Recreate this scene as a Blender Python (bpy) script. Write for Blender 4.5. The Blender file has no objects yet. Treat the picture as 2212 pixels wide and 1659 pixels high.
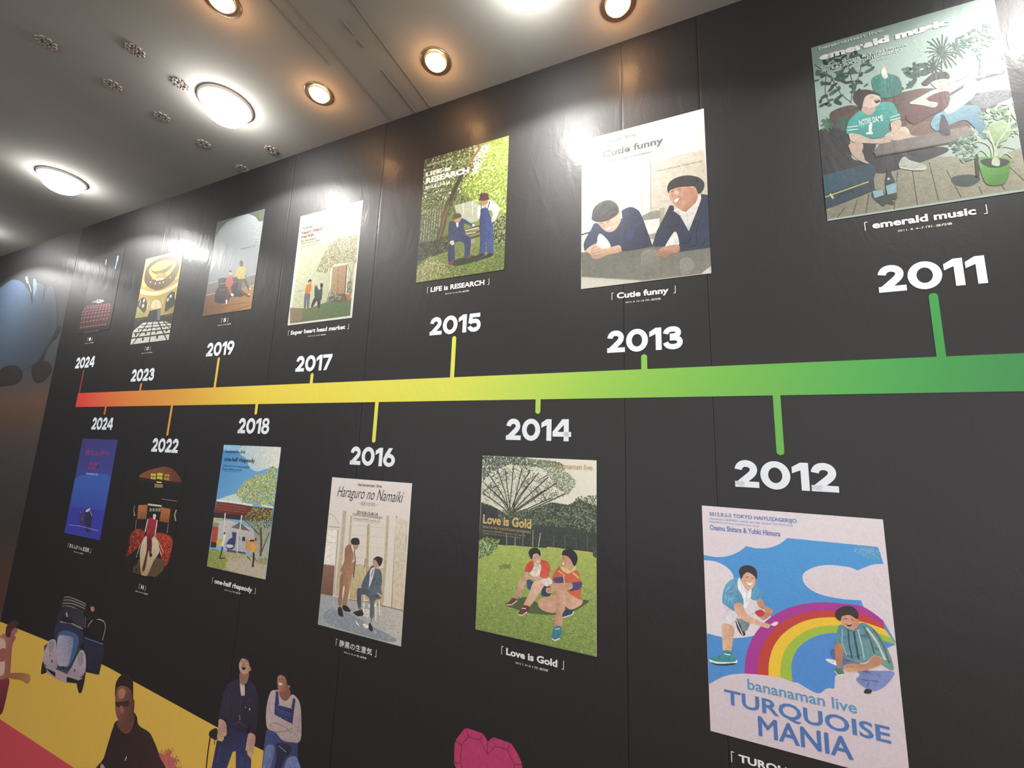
import bpy, math, random
from mathutils import Vector, Matrix
from mathutils.geometry import tessellate_polygon

# ------------------------------------------------------------------ camera, world, exposure
SC = bpy.context.scene
COL = SC.collection
CAM_H = 1.75          # lens height above the floor
WALL_D = 1.193        # lens to wall
CEIL = CAM_H + 1.343  # ceiling height
cam = bpy.data.cameras.new('camera')
cam.sensor_fit = 'HORIZONTAL'; cam.sensor_width = 36.0
cam.lens = 879.928 * 36.0 / 2212.0
cam.clip_start = .01; cam.clip_end = 100
camo = bpy.data.objects.new('camera', cam); COL.objects.link(camo)
yaw, pitch, roll = -0.401363, 0.155703, 0.0327336
fwd = Vector((math.sin(yaw)*math.cos(pitch), math.cos(yaw)*math.cos(pitch), math.sin(pitch)))
r0 = Vector((math.cos(yaw), -math.sin(yaw), 0)); u0 = r0.cross(fwd)
rt = math.cos(roll)*r0 + math.sin(roll)*u0
up = -math.sin(roll)*r0 + math.cos(roll)*u0
camo.matrix_world = Matrix(((rt.x, up.x, -fwd.x, 0), (rt.y, up.y, -fwd.y, -WALL_D), (rt.z, up.z, -fwd.z, CAM_H), (0, 0, 0, 1)))
SC.camera = camo
vs = SC.view_settings
vs.view_transform = 'Standard'; vs.look = 'None'; vs.gamma = 1.0; vs.use_curve_mapping = False
vs.exposure = 0.13
w = bpy.data.worlds.new('world'); SC.world = w; w.use_nodes = True
w.node_tree.nodes['Background'].inputs[0].default_value = (1.0, .955, .95, 1)
w.node_tree.nodes['Background'].inputs[1].default_value = WORLD_STRENGTH = 2.0
WASH_W = 31.0      # cool wall-wash spotlights
DOME_E = 45.0      # radiance of their glowing globes
WARM_E = 30.0      # radiance of the warm downlight lamps

# ------------------------------------------------------------------ helpers
def lin(h, g=1.0):
    h = h.lstrip('#')
    o = []
    for i in (0, 2, 4):
        c = int(h[i:i+2], 16)/255.0
        c = c/12.92 if c <= .04045 else ((c+.055)/1.055)**2.4
        o.append(min(c*g, .95))
    return (o[0], o[1], o[2], 1.0)

def link(o, parent=None):
    COL.objects.link(o)
    if parent: o.parent = parent
    return o

def tag(o, label=None, cat=None, group=None, kind=None):
    if label: o['label'] = label
    if cat: o['category'] = cat
    if group: o['group'] = group
    if kind: o['kind'] = kind
    return o

def empty(name, loc, label, cat, group=None):
    o = bpy.data.objects.new(name, None); o.empty_display_size = .05
    o.location = loc; link(o)
    return tag(o, label, cat, group)

def nodes_of(name):
    m = bpy.data.materials.new(name); m.use_nodes = True
    nt = m.node_tree; return m, nt, nt.nodes['Principled BSDF']

def glossy_bump(nt, b, rough, fine=True):
    """satin vinyl print: broad gloss, faint wrinkles and seams in the sheet"""
    tc = nt.nodes.new('ShaderNodeNewGeometry')
    mp = nt.nodes.new('ShaderNodeMapping'); mp.inputs['Scale'].default_value = (1.0, 1.0, .45)
    nt.links.new(tc.outputs['Position'], mp.inputs['Vector'])
    n1 = nt.nodes.new('ShaderNodeTexNoise'); n1.inputs['Scale'].default_value = 14; n1.inputs['Detail'].default_value = 5; n1.inputs['Roughness'].default_value = .6; n1.inputs['Distortion'].default_value = .8
    n2 = nt.nodes.new('ShaderNodeTexNoise'); n2.inputs['Scale'].default_value = 160; n2.inputs['Detail'].default_value = 2
    nt.links.new(mp.outputs[0], n1.inputs['Vector']); nt.links.new(tc.outputs['Position'], n2.inputs['Vector'])
    b1 = nt.nodes.new('ShaderNodeBump'); b1.inputs['Strength'].default_value = .30; b1.inputs['Distance'].default_value = .006
    b2 = nt.nodes.new('ShaderNodeBump'); b2.inputs['Strength'].default_value = .25; b2.inputs['Distance'].default_value = .0005
    nt.links.new(n1.outputs[0], b1.inputs['Height']); nt.links.new(n2.outputs[0], b2.inputs['Height'])
    nt.links.new(b1.outputs[0], b2.inputs['Normal']); nt.links.new(b2.outputs[0], b.inputs['Normal'])
    b.inputs['Roughness'].default_value = rough
    b.inputs['Specular IOR Level'].default_value = .62
    b.inputs['Coat Weight'].default_value = .12; b.inputs['Coat Roughness'].default_value = .20
    nt.links.new(b2.outputs[0], b.inputs['Coat Normal'])

def print_material(name, rough=.3, grain=.10, mottle=.0):
    m, nt, b = nodes_of(name)
    at = nt.nodes.new('ShaderNodeAttribute'); at.attribute_name = 'Col'
    no = nt.nodes.new('ShaderNodeTexNoise'); no.inputs['Scale'].default_value = 420; no.inputs['Detail'].default_value = 3
    tc = nt.nodes.new('ShaderNodeNewGeometry'); nt.links.new(tc.outputs['Position'], no.inputs['Vector'])
    mr = nt.nodes.new('ShaderNodeMapRange'); mr.inputs['From Min'].default_value = .3; mr.inputs['From Max'].default_value = .7
    mr.inputs['To Min'].default_value = 1-grain; mr.inputs['To Max'].default_value = 1+grain
    nt.links.new(no.outputs[0], mr.inputs[0])
    mx = nt.nodes.new('ShaderNodeVectorMath'); mx.operation = 'SCALE'
    no2 = nt.nodes.new('ShaderNodeTexNoise'); no2.inputs['Scale'].default_value = 75; no2.inputs['Detail'].default_value = 4
    nt.links.new(tc.outputs['Position'], no2.inputs['Vector'])
    mr2 = nt.nodes.new('ShaderNodeMapRange'); mr2.inputs['From Min'].default_value = .3; mr2.inputs['From Max'].default_value = .7
    mr2.inputs['To Min'].default_value = 1-mottle; mr2.inputs['To Max'].default_value = 1+mottle
    nt.links.new(no2.outputs[0], mr2.inputs[0])
    mm = nt.nodes.new('ShaderNodeMath'); mm.operation = 'MULTIPLY'
    nt.links.new(mr.outputs[0], mm.inputs[0]); nt.links.new(mr2.outputs[0], mm.inputs[1])
    nt.links.new(at.outputs['Color'], mx.inputs[0]); nt.links.new(mm.outputs[0], mx.inputs['Scale'])
    nt.links.new(mx.outputs[0], b.inputs['Base Color'])
    glossy_bump(nt, b, rough)
    return m

def plain(name, col, rough=.5, metal=0.0, noise=0.0, scale=30, emit=None):
    m, nt, b = nodes_of(name)
    b.inputs['Roughness'].default_value = rough; b.inputs['Metallic'].default_value = metal
    c = lin(col)
    no = nt.nodes.new('ShaderNodeTexNoise'); no.inputs['Scale'].default_value = scale; no.inputs['Detail'].default_value = 4
    tc = nt.nodes.new('ShaderNodeTexCoord'); nt.links.new(tc.outputs['Object'], no.inputs['Vector'])
    cr = nt.nodes.new('ShaderNodeValToRGB')
    cr.color_ramp.elements[0].position = .3; cr.color_ramp.elements[1].position = .7
    cr.color_ramp.elements[0].color = tuple(x*(1-noise) for x in c[:3])+(1,)
    cr.color_ramp.elements[1].color = tuple(min(x*(1+noise), 1) for x in c[:3])+(1,)
    nt.links.new(no.outputs[0], cr.inputs[0]); nt.links.new(cr.outputs[0], b.inputs['Base Color'])
    if emit:
        b.inputs['Emission Color'].default_value = emit[0]+(1,); b.inputs['Emission Strength'].default_value = emit[1]
    return m

MP = print_material('printed_vinyl', .58, .12, .13)
MF = print_material('printed_flat_art', .58, .06, .02)
ML = print_material('lettering_vinyl', .58, .02)

class Bag:
    """collects coloured flat pieces (x, z, layer) and builds one mesh"""
    def __init__(s): s.v = []; s.f = []; s.c = []
    def poly(s, pts, y, cols):
        n = len(pts)
        if n < 3: return
        if n == 3: tris = [(0, 1, 2)]
        else: tris = tessellate_polygon([[Vector((p[0], p[1], 0)) for p in pts]])
        b = len(s.v)
        s.v += [(p[0], y, p[1]) for p in pts]
        for t in tris:
            a, q, c = (pts[i] for i in t)
            ar = (q[0]-a[0])*(c[1]-a[1])-(q[1]-a[1])*(c[0]-a[0])
            if abs(ar) < 1e-12: continue
            t = tuple(t) if ar > 0 else (t[0], t[2], t[1])
            s.f.append(tuple(b+i for i in t))
        s.c += cols
    def build(s, name, mat, parent=None):
        me = bpy.data.meshes.new(name); me.from_pydata(s.v, [], s.f); me.update()
        ca = me.color_attributes.new('Col', 'FLOAT_COLOR', 'POINT')
        ca.data.foreach_set('color', [x for c in s.c for x in c])
        me.materials.append(mat)
        return link(bpy.data.objects.new(name, me), parent)

def pairs(a, k=.001): return [(a[i]*k, a[i+1]*k) for i in range(0, len(a), 2)]

def smooth(p, closed=True, n=5):
    m = len(p)
    if m < 3: return p
    o = []
    rng = range(m) if closed else range(m-1)
    for i in rng:
        if closed: a, b, c, d = p[i-1], p[i], p[(i+1) % m], p[(i+2) % m]
        else: a, b, c, d = p[max(i-1, 0)], p[i], p[i+1], p[min(i+2, m-1)]
        for j in range(n):
            t = j/n
            o.append(tuple(.5*((2*b[k])+(-a[k]+c[k])*t+(2*a[k]-5*b[k]+4*c[k]-d[k])*t*t+(-a[k]+3*b[k]-3*c[k]+d[k])*t**3) for k in (0, 1)))
    if not closed: o.append(p[-1])
    return o

def ribbon(p, wd, taper=False):
    L, R = [], []
    n = len(p)
    for i in range(n):
        a = p[max(i-1, 0)]; b = p[min(i+1, n-1)]
        dx, dy = b[0]-a[0], b[1]-a[1]; l = math.hypot(dx, dy) or 1
        nx, ny = -dy/l*wd/2, dx/l*wd/2
        L.append((p[i][0]+nx, p[i][1]+ny)); R.append((p[i][0]-nx, p[i][1]-ny))
    return [[L[i], L[i+1], R[i+1], R[i]] for i in range(n-1)]

def inside(x, y, p):
    r = False; j = len(p)-1
    for i in range(len(p)):
        if (p[i][1] > y) != (p[j][1] > y) and x < (p[j][0]-p[i][0])*(y-p[i][1])/(p[j][1]-p[i][1])+p[i][0]: r = not r
        j = i
    return r

def text_polys(txt, bold=0.0, shear=0.0):
    cu = bpy.data.curves.new('lettering', 'FONT'); cu.body = txt; cu.offset = bold; cu.shear = shear; cu.resolution_u = 3
    ob = bpy.data.objects.new('lettering', cu); COL.objects.link(ob)
    bpy.context.view_layer.update()
    me = bpy.data.meshes.new_from_object(ob.evaluated_get(bpy.context.evaluated_depsgraph_get()))
    vv = [tuple(v.co[:2]) for v in me.vertices]; ff = [tuple(p.vertices) for p in me.polygons]
    bpy.data.objects.remove(ob); bpy.data.curves.remove(cu); bpy.data.meshes.remove(me)
    xs = [v[0] for v in vv]; ys = [v[1] for v in vv]
    x0, x1, y0, y1 = min(xs), max(xs), min(ys), max(ys)
    return [((x-x0)/(x1-x0), (y-y0)/(y1-y0)) for x, y in vv], ff

def put_text(bag, txt, x0, z0, x1, z1, y, col, bold=0.0, shear=0.0):
    vv, ff = text_polys(txt, bold, shear)
    b = len(bag.v)
    bag.v += [(x0+(x1-x0)*u, y, z0+(z1-z0)*v) for u, v in vv]
    for fc in ff:
        # keep every face looking towards the room (-y)
        p = [vv[i] for i in fc]; ar = sum(p[i-1][0]*p[i][1]-p[i][0]*p[i-1][1] for i in range(len(p)))
        bag.f.append(tuple(b+i for i in (fc if ar > 0 else fc[::-1])))
    bag.c += [col]*len(vv)

CLOTH = ('printed_jacket', 'printed_jeans', 'printed_trousers', 'printed_sweater', 'printed_shirt', 'printed_guitar_player', 'printed_polo_shirt', 'printed_sofa', 'printed_hood', 'printed_side', 'printed_bib')
def folds(bg, p, y, col, seed):
    """printed creases: short lighter and darker strokes inside a garment's outline"""
    xs = [q[0] for q in p]; zs = [q[1] for q in p]
    ar = abs(sum(p[i-1][0]*p[i][1]-p[i][0]*p[i-1][1] for i in range(len(p))))/2
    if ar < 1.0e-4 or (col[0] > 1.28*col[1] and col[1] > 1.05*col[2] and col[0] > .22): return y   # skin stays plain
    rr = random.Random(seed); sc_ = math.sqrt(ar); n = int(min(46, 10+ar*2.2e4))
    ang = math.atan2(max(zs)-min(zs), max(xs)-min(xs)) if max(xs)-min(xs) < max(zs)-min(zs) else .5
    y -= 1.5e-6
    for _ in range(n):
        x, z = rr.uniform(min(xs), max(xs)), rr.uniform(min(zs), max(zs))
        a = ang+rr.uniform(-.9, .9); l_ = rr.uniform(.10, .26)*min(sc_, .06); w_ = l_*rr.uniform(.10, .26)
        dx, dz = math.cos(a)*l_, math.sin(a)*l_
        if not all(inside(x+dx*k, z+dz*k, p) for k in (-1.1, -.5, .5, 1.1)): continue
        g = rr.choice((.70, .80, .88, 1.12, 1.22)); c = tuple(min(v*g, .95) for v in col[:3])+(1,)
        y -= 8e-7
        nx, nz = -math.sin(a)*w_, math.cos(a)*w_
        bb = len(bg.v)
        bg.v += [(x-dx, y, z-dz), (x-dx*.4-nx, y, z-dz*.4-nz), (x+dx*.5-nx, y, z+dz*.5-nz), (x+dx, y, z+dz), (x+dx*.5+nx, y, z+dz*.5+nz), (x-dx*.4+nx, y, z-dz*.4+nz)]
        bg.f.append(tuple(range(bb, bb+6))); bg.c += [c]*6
    return y

GAIN = 1.0
LAYER = 3e-6
def draw(items, y0, gain=GAIN, order=None):
    """turn a list of print items into one Bag per part; later items lie on top"""
    bags = {}; y = y0
    for it in items:
        k, part = it[0], it[1]
        bg = bags.setdefault(part, Bag()); y -= LAYER
        if k == 'f':
            c1, c2, ax, sm, pts = it[2:]
            p = pairs(pts)
            if sm: p = smooth(p)
            a = lin(c1, gain)
            if c2:
                b = lin(c2, gain); q = pairs(ax); dx, dy = q[1][0]-q[0][0], q[1][1]-q[0][1]; L = dx*dx+dy*dy or 1
                cols = []
                for x, z in p:
                    t = min(max(((x-q[0][0])*dx+(z-q[0][1])*dy)/L, 0), 1)
                    cols.append(tuple(a[i]*(1-t)+b[i]*t for i in range(4)))
            else: cols = [a]*len(p)
            bg.poly(p, y, cols)
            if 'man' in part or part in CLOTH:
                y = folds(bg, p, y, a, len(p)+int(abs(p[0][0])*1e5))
        elif k == 'l':
            c1, wd, sm, pts = it[2:]
            p = pairs(pts)
            if sm: p = smooth(p, False, 4)
            for q in ribbon(p, wd*.001): bg.poly(q, y, [lin(c1, gain)]*4)
        elif k == 'o':
            c1, wd, pt = it[2:]
            x, z = pt[0]*.001, pt[1]*.001; r = wd*.0005
            bg.poly([(x+r*math.cos(i*.7854), z+r*math.sin(i*.7854)) for i in range(8)], y, [lin(c1, gain)]*8)
        elif k == 's':
            cols, n, size, kind, pts = it[2:]
            if kind != 'leaf': n, size = int(n*2.6), size*.64
            p = pairs(pts); cl = [lin(c, gain) for c in cols.split()]
            rr = random.Random(len(pts)*1000+n)
            xs = [q[0] for q in p]; zs = [q[1] for q in p]; c = 0; tries = 0
            while c < n and tries < n*12:
                tries += 1
                x = rr.uniform(min(xs), max(xs)); z = rr.uniform(min(zs), max(zs))
                if not inside(x, z, p): continue
                c += 1
                r = size*.0005*rr.uniform(.5, 1.15); an = rr.uniform(0, 6.28)
                col = rr.choice(cl); g = rr.uniform(.8, 1.2); col = tuple(min(v*g, .95) for v in col[:3])+(1,)
                if kind == 'g': rx, rz, an = r*1.25, r*.38, rr.uniform(-.35, .35)
                elif kind == 'leaf': rx, rz = r*1.15, r*.55
                else: rx, rz = r, r*.72
                q = []
                m = 6
                for i in range(m):
                    t = i*6.2832/m; e = rr.uniform(.7, 1.15)
                    a_, b_ = rx*math.cos(t)*e, rz*math.sin(t)*e
                    q.append((x+a_*math.cos(an)-b_*math.sin(an), z+a_*math.sin(an)+b_*math.cos(an)))
                bb = len(bg.v); yy = y-rr.uniform(0, 7)*1e-6
                bg.v += [(u, yy, v) for u, v in q]; bg.f.append(tuple(range(bb, bb+m))); bg.c += [col]*m
            y -= LAYER*3
        elif k == 't':
            c1, txt, bold, sh, pts = it[2:]
            p = pairs(pts)
            put_text(bg, txt, p[0][0], p[0][1], p[1][0], p[1][1], y, lin(c1, gain), bold, sh)
    return bags, y

def clip_bag(bag, hw, h):
    """trim pieces that would hang over the sheet's edge"""
    for i, (x, y, z) in enumerate(bag.v):
        bag.v[i] = (min(max(x, -hw), hw), y, min(max(z, 0), h))

def box_mesh(name, x0, x1, y0, y1, z0, z1, mat, parent=None, bevel=0):
    v = [(x, y, z) for x in (x0, x1) for y in (y0, y1) for z in (z0, z1)]
    f = [(0, 1, 3, 2), (4, 6, 7, 5), (0, 4, 5, 1), (2, 3, 7, 6), (0, 2, 6, 4), (1, 5, 7, 3)]
    me = bpy.data.meshes.new(name); me.from_pydata(v, [], f); me.materials.append(mat)
    ca = me.color_attributes.new('Col', 'FLOAT_COLOR', 'POINT')
    return link(bpy.data.objects.new(name, me), parent)

def paint(o, col):
    ca = o.data.color_attributes['Col']
    ca.data.foreach_set('color', list(col)*len(o.data.vertices))

def lathe(name, prof, mat, parent=None, seg=32):
    """prof: (radius, z) pairs turned about z"""
    v = []; f = []
    for r, z in prof:
        for i in range(seg):
            a = 6.28318*i/seg; v.append((r*math.cos(a), r*math.sin(a), z))
    for j in range(len(prof)-1):
        for i in range(seg):
            a = j*seg+i; b = j*seg+(i+1) % seg
            f.append((a, b, b+seg, a+seg))
    me = bpy.data.meshes.new(name); me.from_pydata(v, [], f); me.materials.append(mat)
    for p in me.polygons: p.use_smooth = True
    return link(bpy.data.objects.new(name, me), parent)

# ------------------------------------------------------------------ the room
black = print_material('black_wall_vinyl', .62, .08, .05)
m_ceil = plain('ceiling_paint', '#9d9b95', .9, 0, .10, 2.2)
m_floor = plain('floor_carpet', '#3a3230', .95, 0, .25, 60)
SEAMS = [-6.4, -5.6, -4.7, -3.615, -2.64, -1.656, -1.12, -.154, .073, 1.05, 2.05, 4.5]
wl = box_mesh('wall_back', -6.4, 4.5, .004, .12, 0, CEIL, black); paint(wl, lin('#101010')); tag(wl, kind='structure')
for i in range(len(SEAMS)-1):
    a, b = SEAMS[i], SEAMS[i+1]
    # each hanging of wall vinyl: its edges lift a little at the seam
    bg = Bag(); ny = 1; xs = [a+.0006, a+.006, a+.02, b-.02, b-.006, b-.0006]; ys = [.0003, -.0003, 0, 0, -.0002, .0004]
    dark = lin('#0f0e0f')
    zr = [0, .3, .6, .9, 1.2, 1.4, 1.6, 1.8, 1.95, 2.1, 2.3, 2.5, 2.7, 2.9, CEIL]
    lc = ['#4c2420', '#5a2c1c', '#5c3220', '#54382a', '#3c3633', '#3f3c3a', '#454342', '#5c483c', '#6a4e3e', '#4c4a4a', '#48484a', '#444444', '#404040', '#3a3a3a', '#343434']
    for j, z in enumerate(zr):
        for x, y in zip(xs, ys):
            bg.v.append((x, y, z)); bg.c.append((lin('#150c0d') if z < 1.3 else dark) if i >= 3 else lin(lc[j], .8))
    k = len(xs)
    for j in range(len(zr)-1):
        for q in range(k-1): bg.f.append((j*k+q, j*k+q+1, (j+1)*k+q+1, (j+1)*k+q))
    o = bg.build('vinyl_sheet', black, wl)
ce = box_mesh('ceiling', -6.4, 4.5, -6.0, .12, CEIL, CEIL+.1, m_ceil); tag(ce, kind='structure')
fl = box_mesh('floor', -6.4, 4.5, -6.0, .12, -.1, 0, m_floor); tag(fl, kind='structure')

wb = box_mesh('added_wall_left', -6.5, -6.4, -6.0, .12, 0, CEIL, plain('added_wall_dark', '#1e1c1c', .8, 0, .1, 3)); tag(wb, kind='structure')  # unseen dark wall, added to keep grazing world light off the left prints

# coloured bands printed along the foot of the wall
def band(name, top, bottom, col, label):
    o = Bag(); c = lin(col)
    for j in range(len(top)):
        o.v += [(top[j][0], -.0004, top[j][1]), (bottom[j][0], -.0004, bottom[j][1])]; o.c += [c, c]
    for j in range(len(top)-1): o.f.append((2*j, 2*j+1, 2*j+3, 2*j+2))
    return tag(o.build(name, ML), label, 'wall stripe')
BX = [-3.612, -3.1, -2.5, -1.7, -1.2, 0, 4.45]
YT = [.682, .690, .692, .653, .640, .618, .54]
band('painted_band', list(zip(BX, YT)), [(x, .243) for x in BX], '#e4ba4c', 'wide mustard yellow band printed low on the black wall')
band('painted_band', [(x, .243) for x in BX], [(x, .02) for x in BX], '#cf4a55', 'coral red band printed below the yellow band near the floor')

# ------------------------------------------------------------------ the timeline
GR = [(-3.238, '#d8423e'), (-3.15, '#dc4a3c'), (-2.93, '#de6a3e'), (-2.617, '#de8a3e'), (-2.3, '#e0a03e'), (-2.05, '#e4b83e'), (-1.75, '#ead048'), (-1.4, '#ecdc4c'), (-1.08, '#e8e050'), (-.73, '#dce252'),
      (-.436, '#b8d84e'), (-.219, '#96cc48'), (.03, '#7cc044'), (.242, '#62b446'), (.4, '#48aa48'), (.53, '#389c46'), (.8, '#24783e'), (1.3, '#2a7a70'), (4.45, '#3050a0')]
def grad(x):
    for i in range(len(GR)-1):
        if x <= GR[i+1][0]:
            a, b = GR[i], GR[i+1]; t = max(0, (x-a[0])/(b[0]-a[0])); A, B = lin(a[1]), lin(b[1])
            return tuple(A[k]*(1-t)+B[k]*t for k in range(4))
    return lin(GR[-1][1])
ZT, ZB = .19574*WALL_D+CAM_H, .12756*WALL_D+CAM_H
tl = empty('timeline', (-.1, 0, ZB), 'long rainbow timeline bar running red to yellow to green across the black wall', 'timeline')
bg = Bag(); n = 120
for i in range(n+1):
    x = -3.251+(4.45+3.251)*i/n; c = grad(x)
    bg.v += [(x+.1, -.0006, ZT-ZB), (x+.1, -.0006, 0)]; bg.c += [c, c]
for i in range(n): bg.f.append((2*i, 2*i+1, 2*i+3, 2*i+2))
bg.build('bar', ML, tl)
TICKS = [('2024', -3.238, 2.124, 1), ('2023', -2.617, 2.024, 1), ('2019', -2.008, 2.127, 1), ('2017', -1.394, 2.026, 1), ('2015', -.731, 2.130, 1), ('2013', -.099, 2.027, 1), ('2011', .537, 2.133, 1), ('2009', 1.17, 2.03, 1),
         ('2024', -2.922, 1.857, 0), ('2022', -2.316, 1.754, 0), ('2018', -1.703, 1.856, 0), ('2016', -1.048, 1.753, 0), ('2014', -.416, 1.857, 0), ('2012', .217, 1.754, 0)]
for yr, x, z, upw in TICKS:
    if x > 1: continue
    bg = Bag(); r = .0082; c = grad(x)
    if x < -3.2: c = lin('#8a3a3c')
    zz = z-ZB; sg = 1 if upw else -1
    pts = [(x+.1+r*math.cos(a), zz-sg*r+sg*r*math.sin(a)) for a in [math.pi*i/10 for i in range(11)]]
    base = (ZT-ZB if upw else 0)
    pts = [(x+.1+r, base)]+pts+[(x+.1-r, base)]
    bg.poly(pts, -.00065, [c]*len(pts))
    bg.build('tick', ML, tl)

# ------------------------------------------------------------------ year numerals (own geometric bold figures)
def bez(a, b, c, d, n=10):
    return [tuple((1-t)**3*a[k]+3*(1-t)**2*t*b[k]+3*(1-t)*t*t*c[k]+t**3*d[k] for k in (0, 1)) for t in [i/n for i in range(n+1)]]
def ring(cx, cz, rx, rz, tx, tz, n=40):
    o = []
    for i in range(n):
        a, b = 6.28318*i/n, 6.28318*(i+1)/n
        o.append([(cx+rx*math.cos(a), cz+rz*math.sin(a)), (cx+rx*math.cos(b), cz+rz*math.sin(b)), (cx+(rx-tx)*math.cos(b), cz+(rz-tz)*math.sin(b)), (cx+(rx-tx)*math.cos(a), cz+(rz-tz)*math.sin(a))])
    return o
def digit(ch):
    S = .255
    if ch == '0': return 1.0, ring(.5, .5, .5, .52, .265, .235)
    if ch == '1': return .54, [[(.28, 0), (.54, 0), (.54, 1), (.28, 1)], [(0, .60), (.28, .72), (.28, 1.0), (.0, .83)], [(.28, .9), (.54, .9), (.54, 1), (.36, 1)]]
    if ch == '2':
        p = bez((.135, .66), (.15, .80), (.26, .892), (.40, .892))+bez((.40, .892), (.56, .892), (.67, .80), (.67, .675))[1:]+bez((.67, .675), (.67, .57), (.60, .50), (.50, .41))[1:]+[(.17, .12)]
        return .84, ribbon(p, S)+[[(0, 0), (.84, 0), (.84, .22), (0, .22)], [(0, .1), (.3, .0), (.34, .22), (.05, .22)]]
    if ch == '3':
        p = bez((.12, .69), (.15, .82), (.26, .89), (.42, .89))+bez((.42, .89), (.57, .89), (.67, .83), (.67, .73))[1:]+bez((.67, .73), (.67, .63), (.57, .575), (.42, .575))[1:]+[(.30, .575)]
        q = [(.30, .50)]+bez((.42, .50), (.62, .50), (.73, .43), (.73, .31))+bez((.73, .31), (.73, .18), (.60, .11), (.44, .11))[1:]+bez((.44, .11), (.26, .11), (.15, .18), (.115, .31))[1:]
        return .86, ribbon(p, .235)+ribbon(q, .235)
    if ch == '4': return .96, [[(.58, 0), (.84, 0), (.84, 1), (.58, 1)], [(0, .2), (.96, .2), (.96, .42), (0, .42)], [(0, .42), (.26, .42), (.84, 1.0), (.50, 1.0)]]
    if ch == '5':
        q = bez((.14, .50), (.22, .56), (.32, .585), (.44, .585))+bez((.44, .585), (.62, .585), (.735, .49), (.735, .35))[1:]+bez((.735, .35), (.735, .20), (.61, .11), (.44, .11))[1:]+bez((.44, .11), (.27, .11), (.16, .18), (.12, .30))[1:]
        return .86, ribbon(q, .235)+[[(.12, .78), (.80, .78), (.80, 1), (.12, 1)], [(.05, .48), (.27, .44), (.36, 1), (.12, 1)]]
    if ch == '6': return .87, ring(.435, .34, .435, .35, .255, .21)+[[(.0, .34), (.24, .36), (.40, .58), (.66, 1), (.38, 1), (.12, .66)]]
    if ch == '9':
        w_, p = digit('6'); return w_, [[(w_-x, 1-z) for x, z in q] for q in p]
    if ch == '7': return .84, [[(0, .78), (.84, .78), (.84, 1), (0, 1)], [(.12, 0), (.40, 0), (.84, .84), (.56, .84)]]
    if ch == '8': return .86, ring(.43, .735, .375, .285, .24, .175)+ring(.43, .295, .43, .315, .255, .195)

NUM = [('2011', .441, .190, 2.145, 'biggest year figures, white 2011 above the long green tick'), ('2013', -.203, .208, 2.037, 'white 2013 figures below the Cutie funny caption'),
       ('2015', -.835, .206, 2.140, 'white 2015 figures on the tall yellow-green tick'), ('2017', -1.493, .200, 2.035, 'white 2017 figures on a short yellow tick'),
       ('2019', -2.109, .200, 2.136, 'white 2019 figures below the caption S'), ('2023', -2.723, .211, 2.034, 'small white 2023 figures on the short orange tick'),
       ('2024', -3.348, .213, 2.134, 'white 2024 figures above the bar at its red end'), ('2024', -3.031, .213, 1.776, 'white 2024 figures below the bar over the blue poster'),
       ('2022', -2.428, .215, 1.675, 'white 2022 figures under the long amber tick'), ('2018', -1.805, .198, 1.775, 'white 2018 figures below the bar over the car park poster'),
       ('2016', -1.152, .206, 1.670, 'white 2016 figures under the long yellow tick'), ('2014', -.521, .211, 1.775, 'white 2014 figures under the short lime tick'),
       ('2012', .115, .213, 1.672, 'white 2012 figures under the long green tick')]
WHITE = lin('#ecf4fb')
for txt, x0, wd, z0, lab in NUM:
    o = empty('year_number', (x0, 0, z0), lab, 'lettering', None)
    parts = [digit(c) for c in txt]; gap = .06
    tot = sum(p[0] for p in parts)+gap*3; kx = wd/tot; kz = .0655; x = 0
    for (w_, polys), ch in zip(parts, txt):
        bg = Bag(); y = -.0007
        for q in polys:
            y -= 2e-7; bg.poly([(x+px*kx, pz*kz) for px, pz in q], y, [WHITE]*len(q))
        bg.build('digit', ML, o)
        x += (w_+gap)*kx

# ------------------------------------------------------------------ captions
CAPW = lin('#efeeea')
CAP = [('emerald music', .427, .221, 2.308, '2011. 8. 4~7 俳優座劇場'), ('Cutie funny', -.189, .179, 2.200, '2013. 8. 15~18 俳優座劇場'), ('LIFE is RESEARCH', -.858, .254, 2.303, '2015. 8. 13~16 俳優座劇場'),
       ('Super heart head market', -1.563, .341, 2.197, '2017. 8. 10~13 俳優座劇場'), ('S', -2.030, .048, 2.298, '2019. 8. 9~12 俳優座劇場'), ('O', -2.640, .050, 2.198, '2023. 8. 3~6 俳優座劇場'), ('●', -3.266, .054, 2.296, '2024. 8. 1~4 俳優座劇場'),
       ('赤えんぴつ in 武道館', -3.039, .233, 1.152, '2024. 12. 4~5 武道館'), ('H', -2.343, .052, 1.052, '2022. 8. 4~7 俳優座劇場'), ('one-half rhapsody', -1.837, .266, 1.152, '2018. 8. 2~5 俳優座劇場'),
       ('腹黒の生意気', -1.139, .177, 1.052, '2016. 8. 12~14 俳優座劇場'), ('Love is Gold', -.512, .188, 1.154, '2014. 7. 31~8. 3 俳優座劇場'), ('TURQUOISE MANIA', .078, .284, 1.047, '2012. 8. 2~5 俳優座劇場')]
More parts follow.
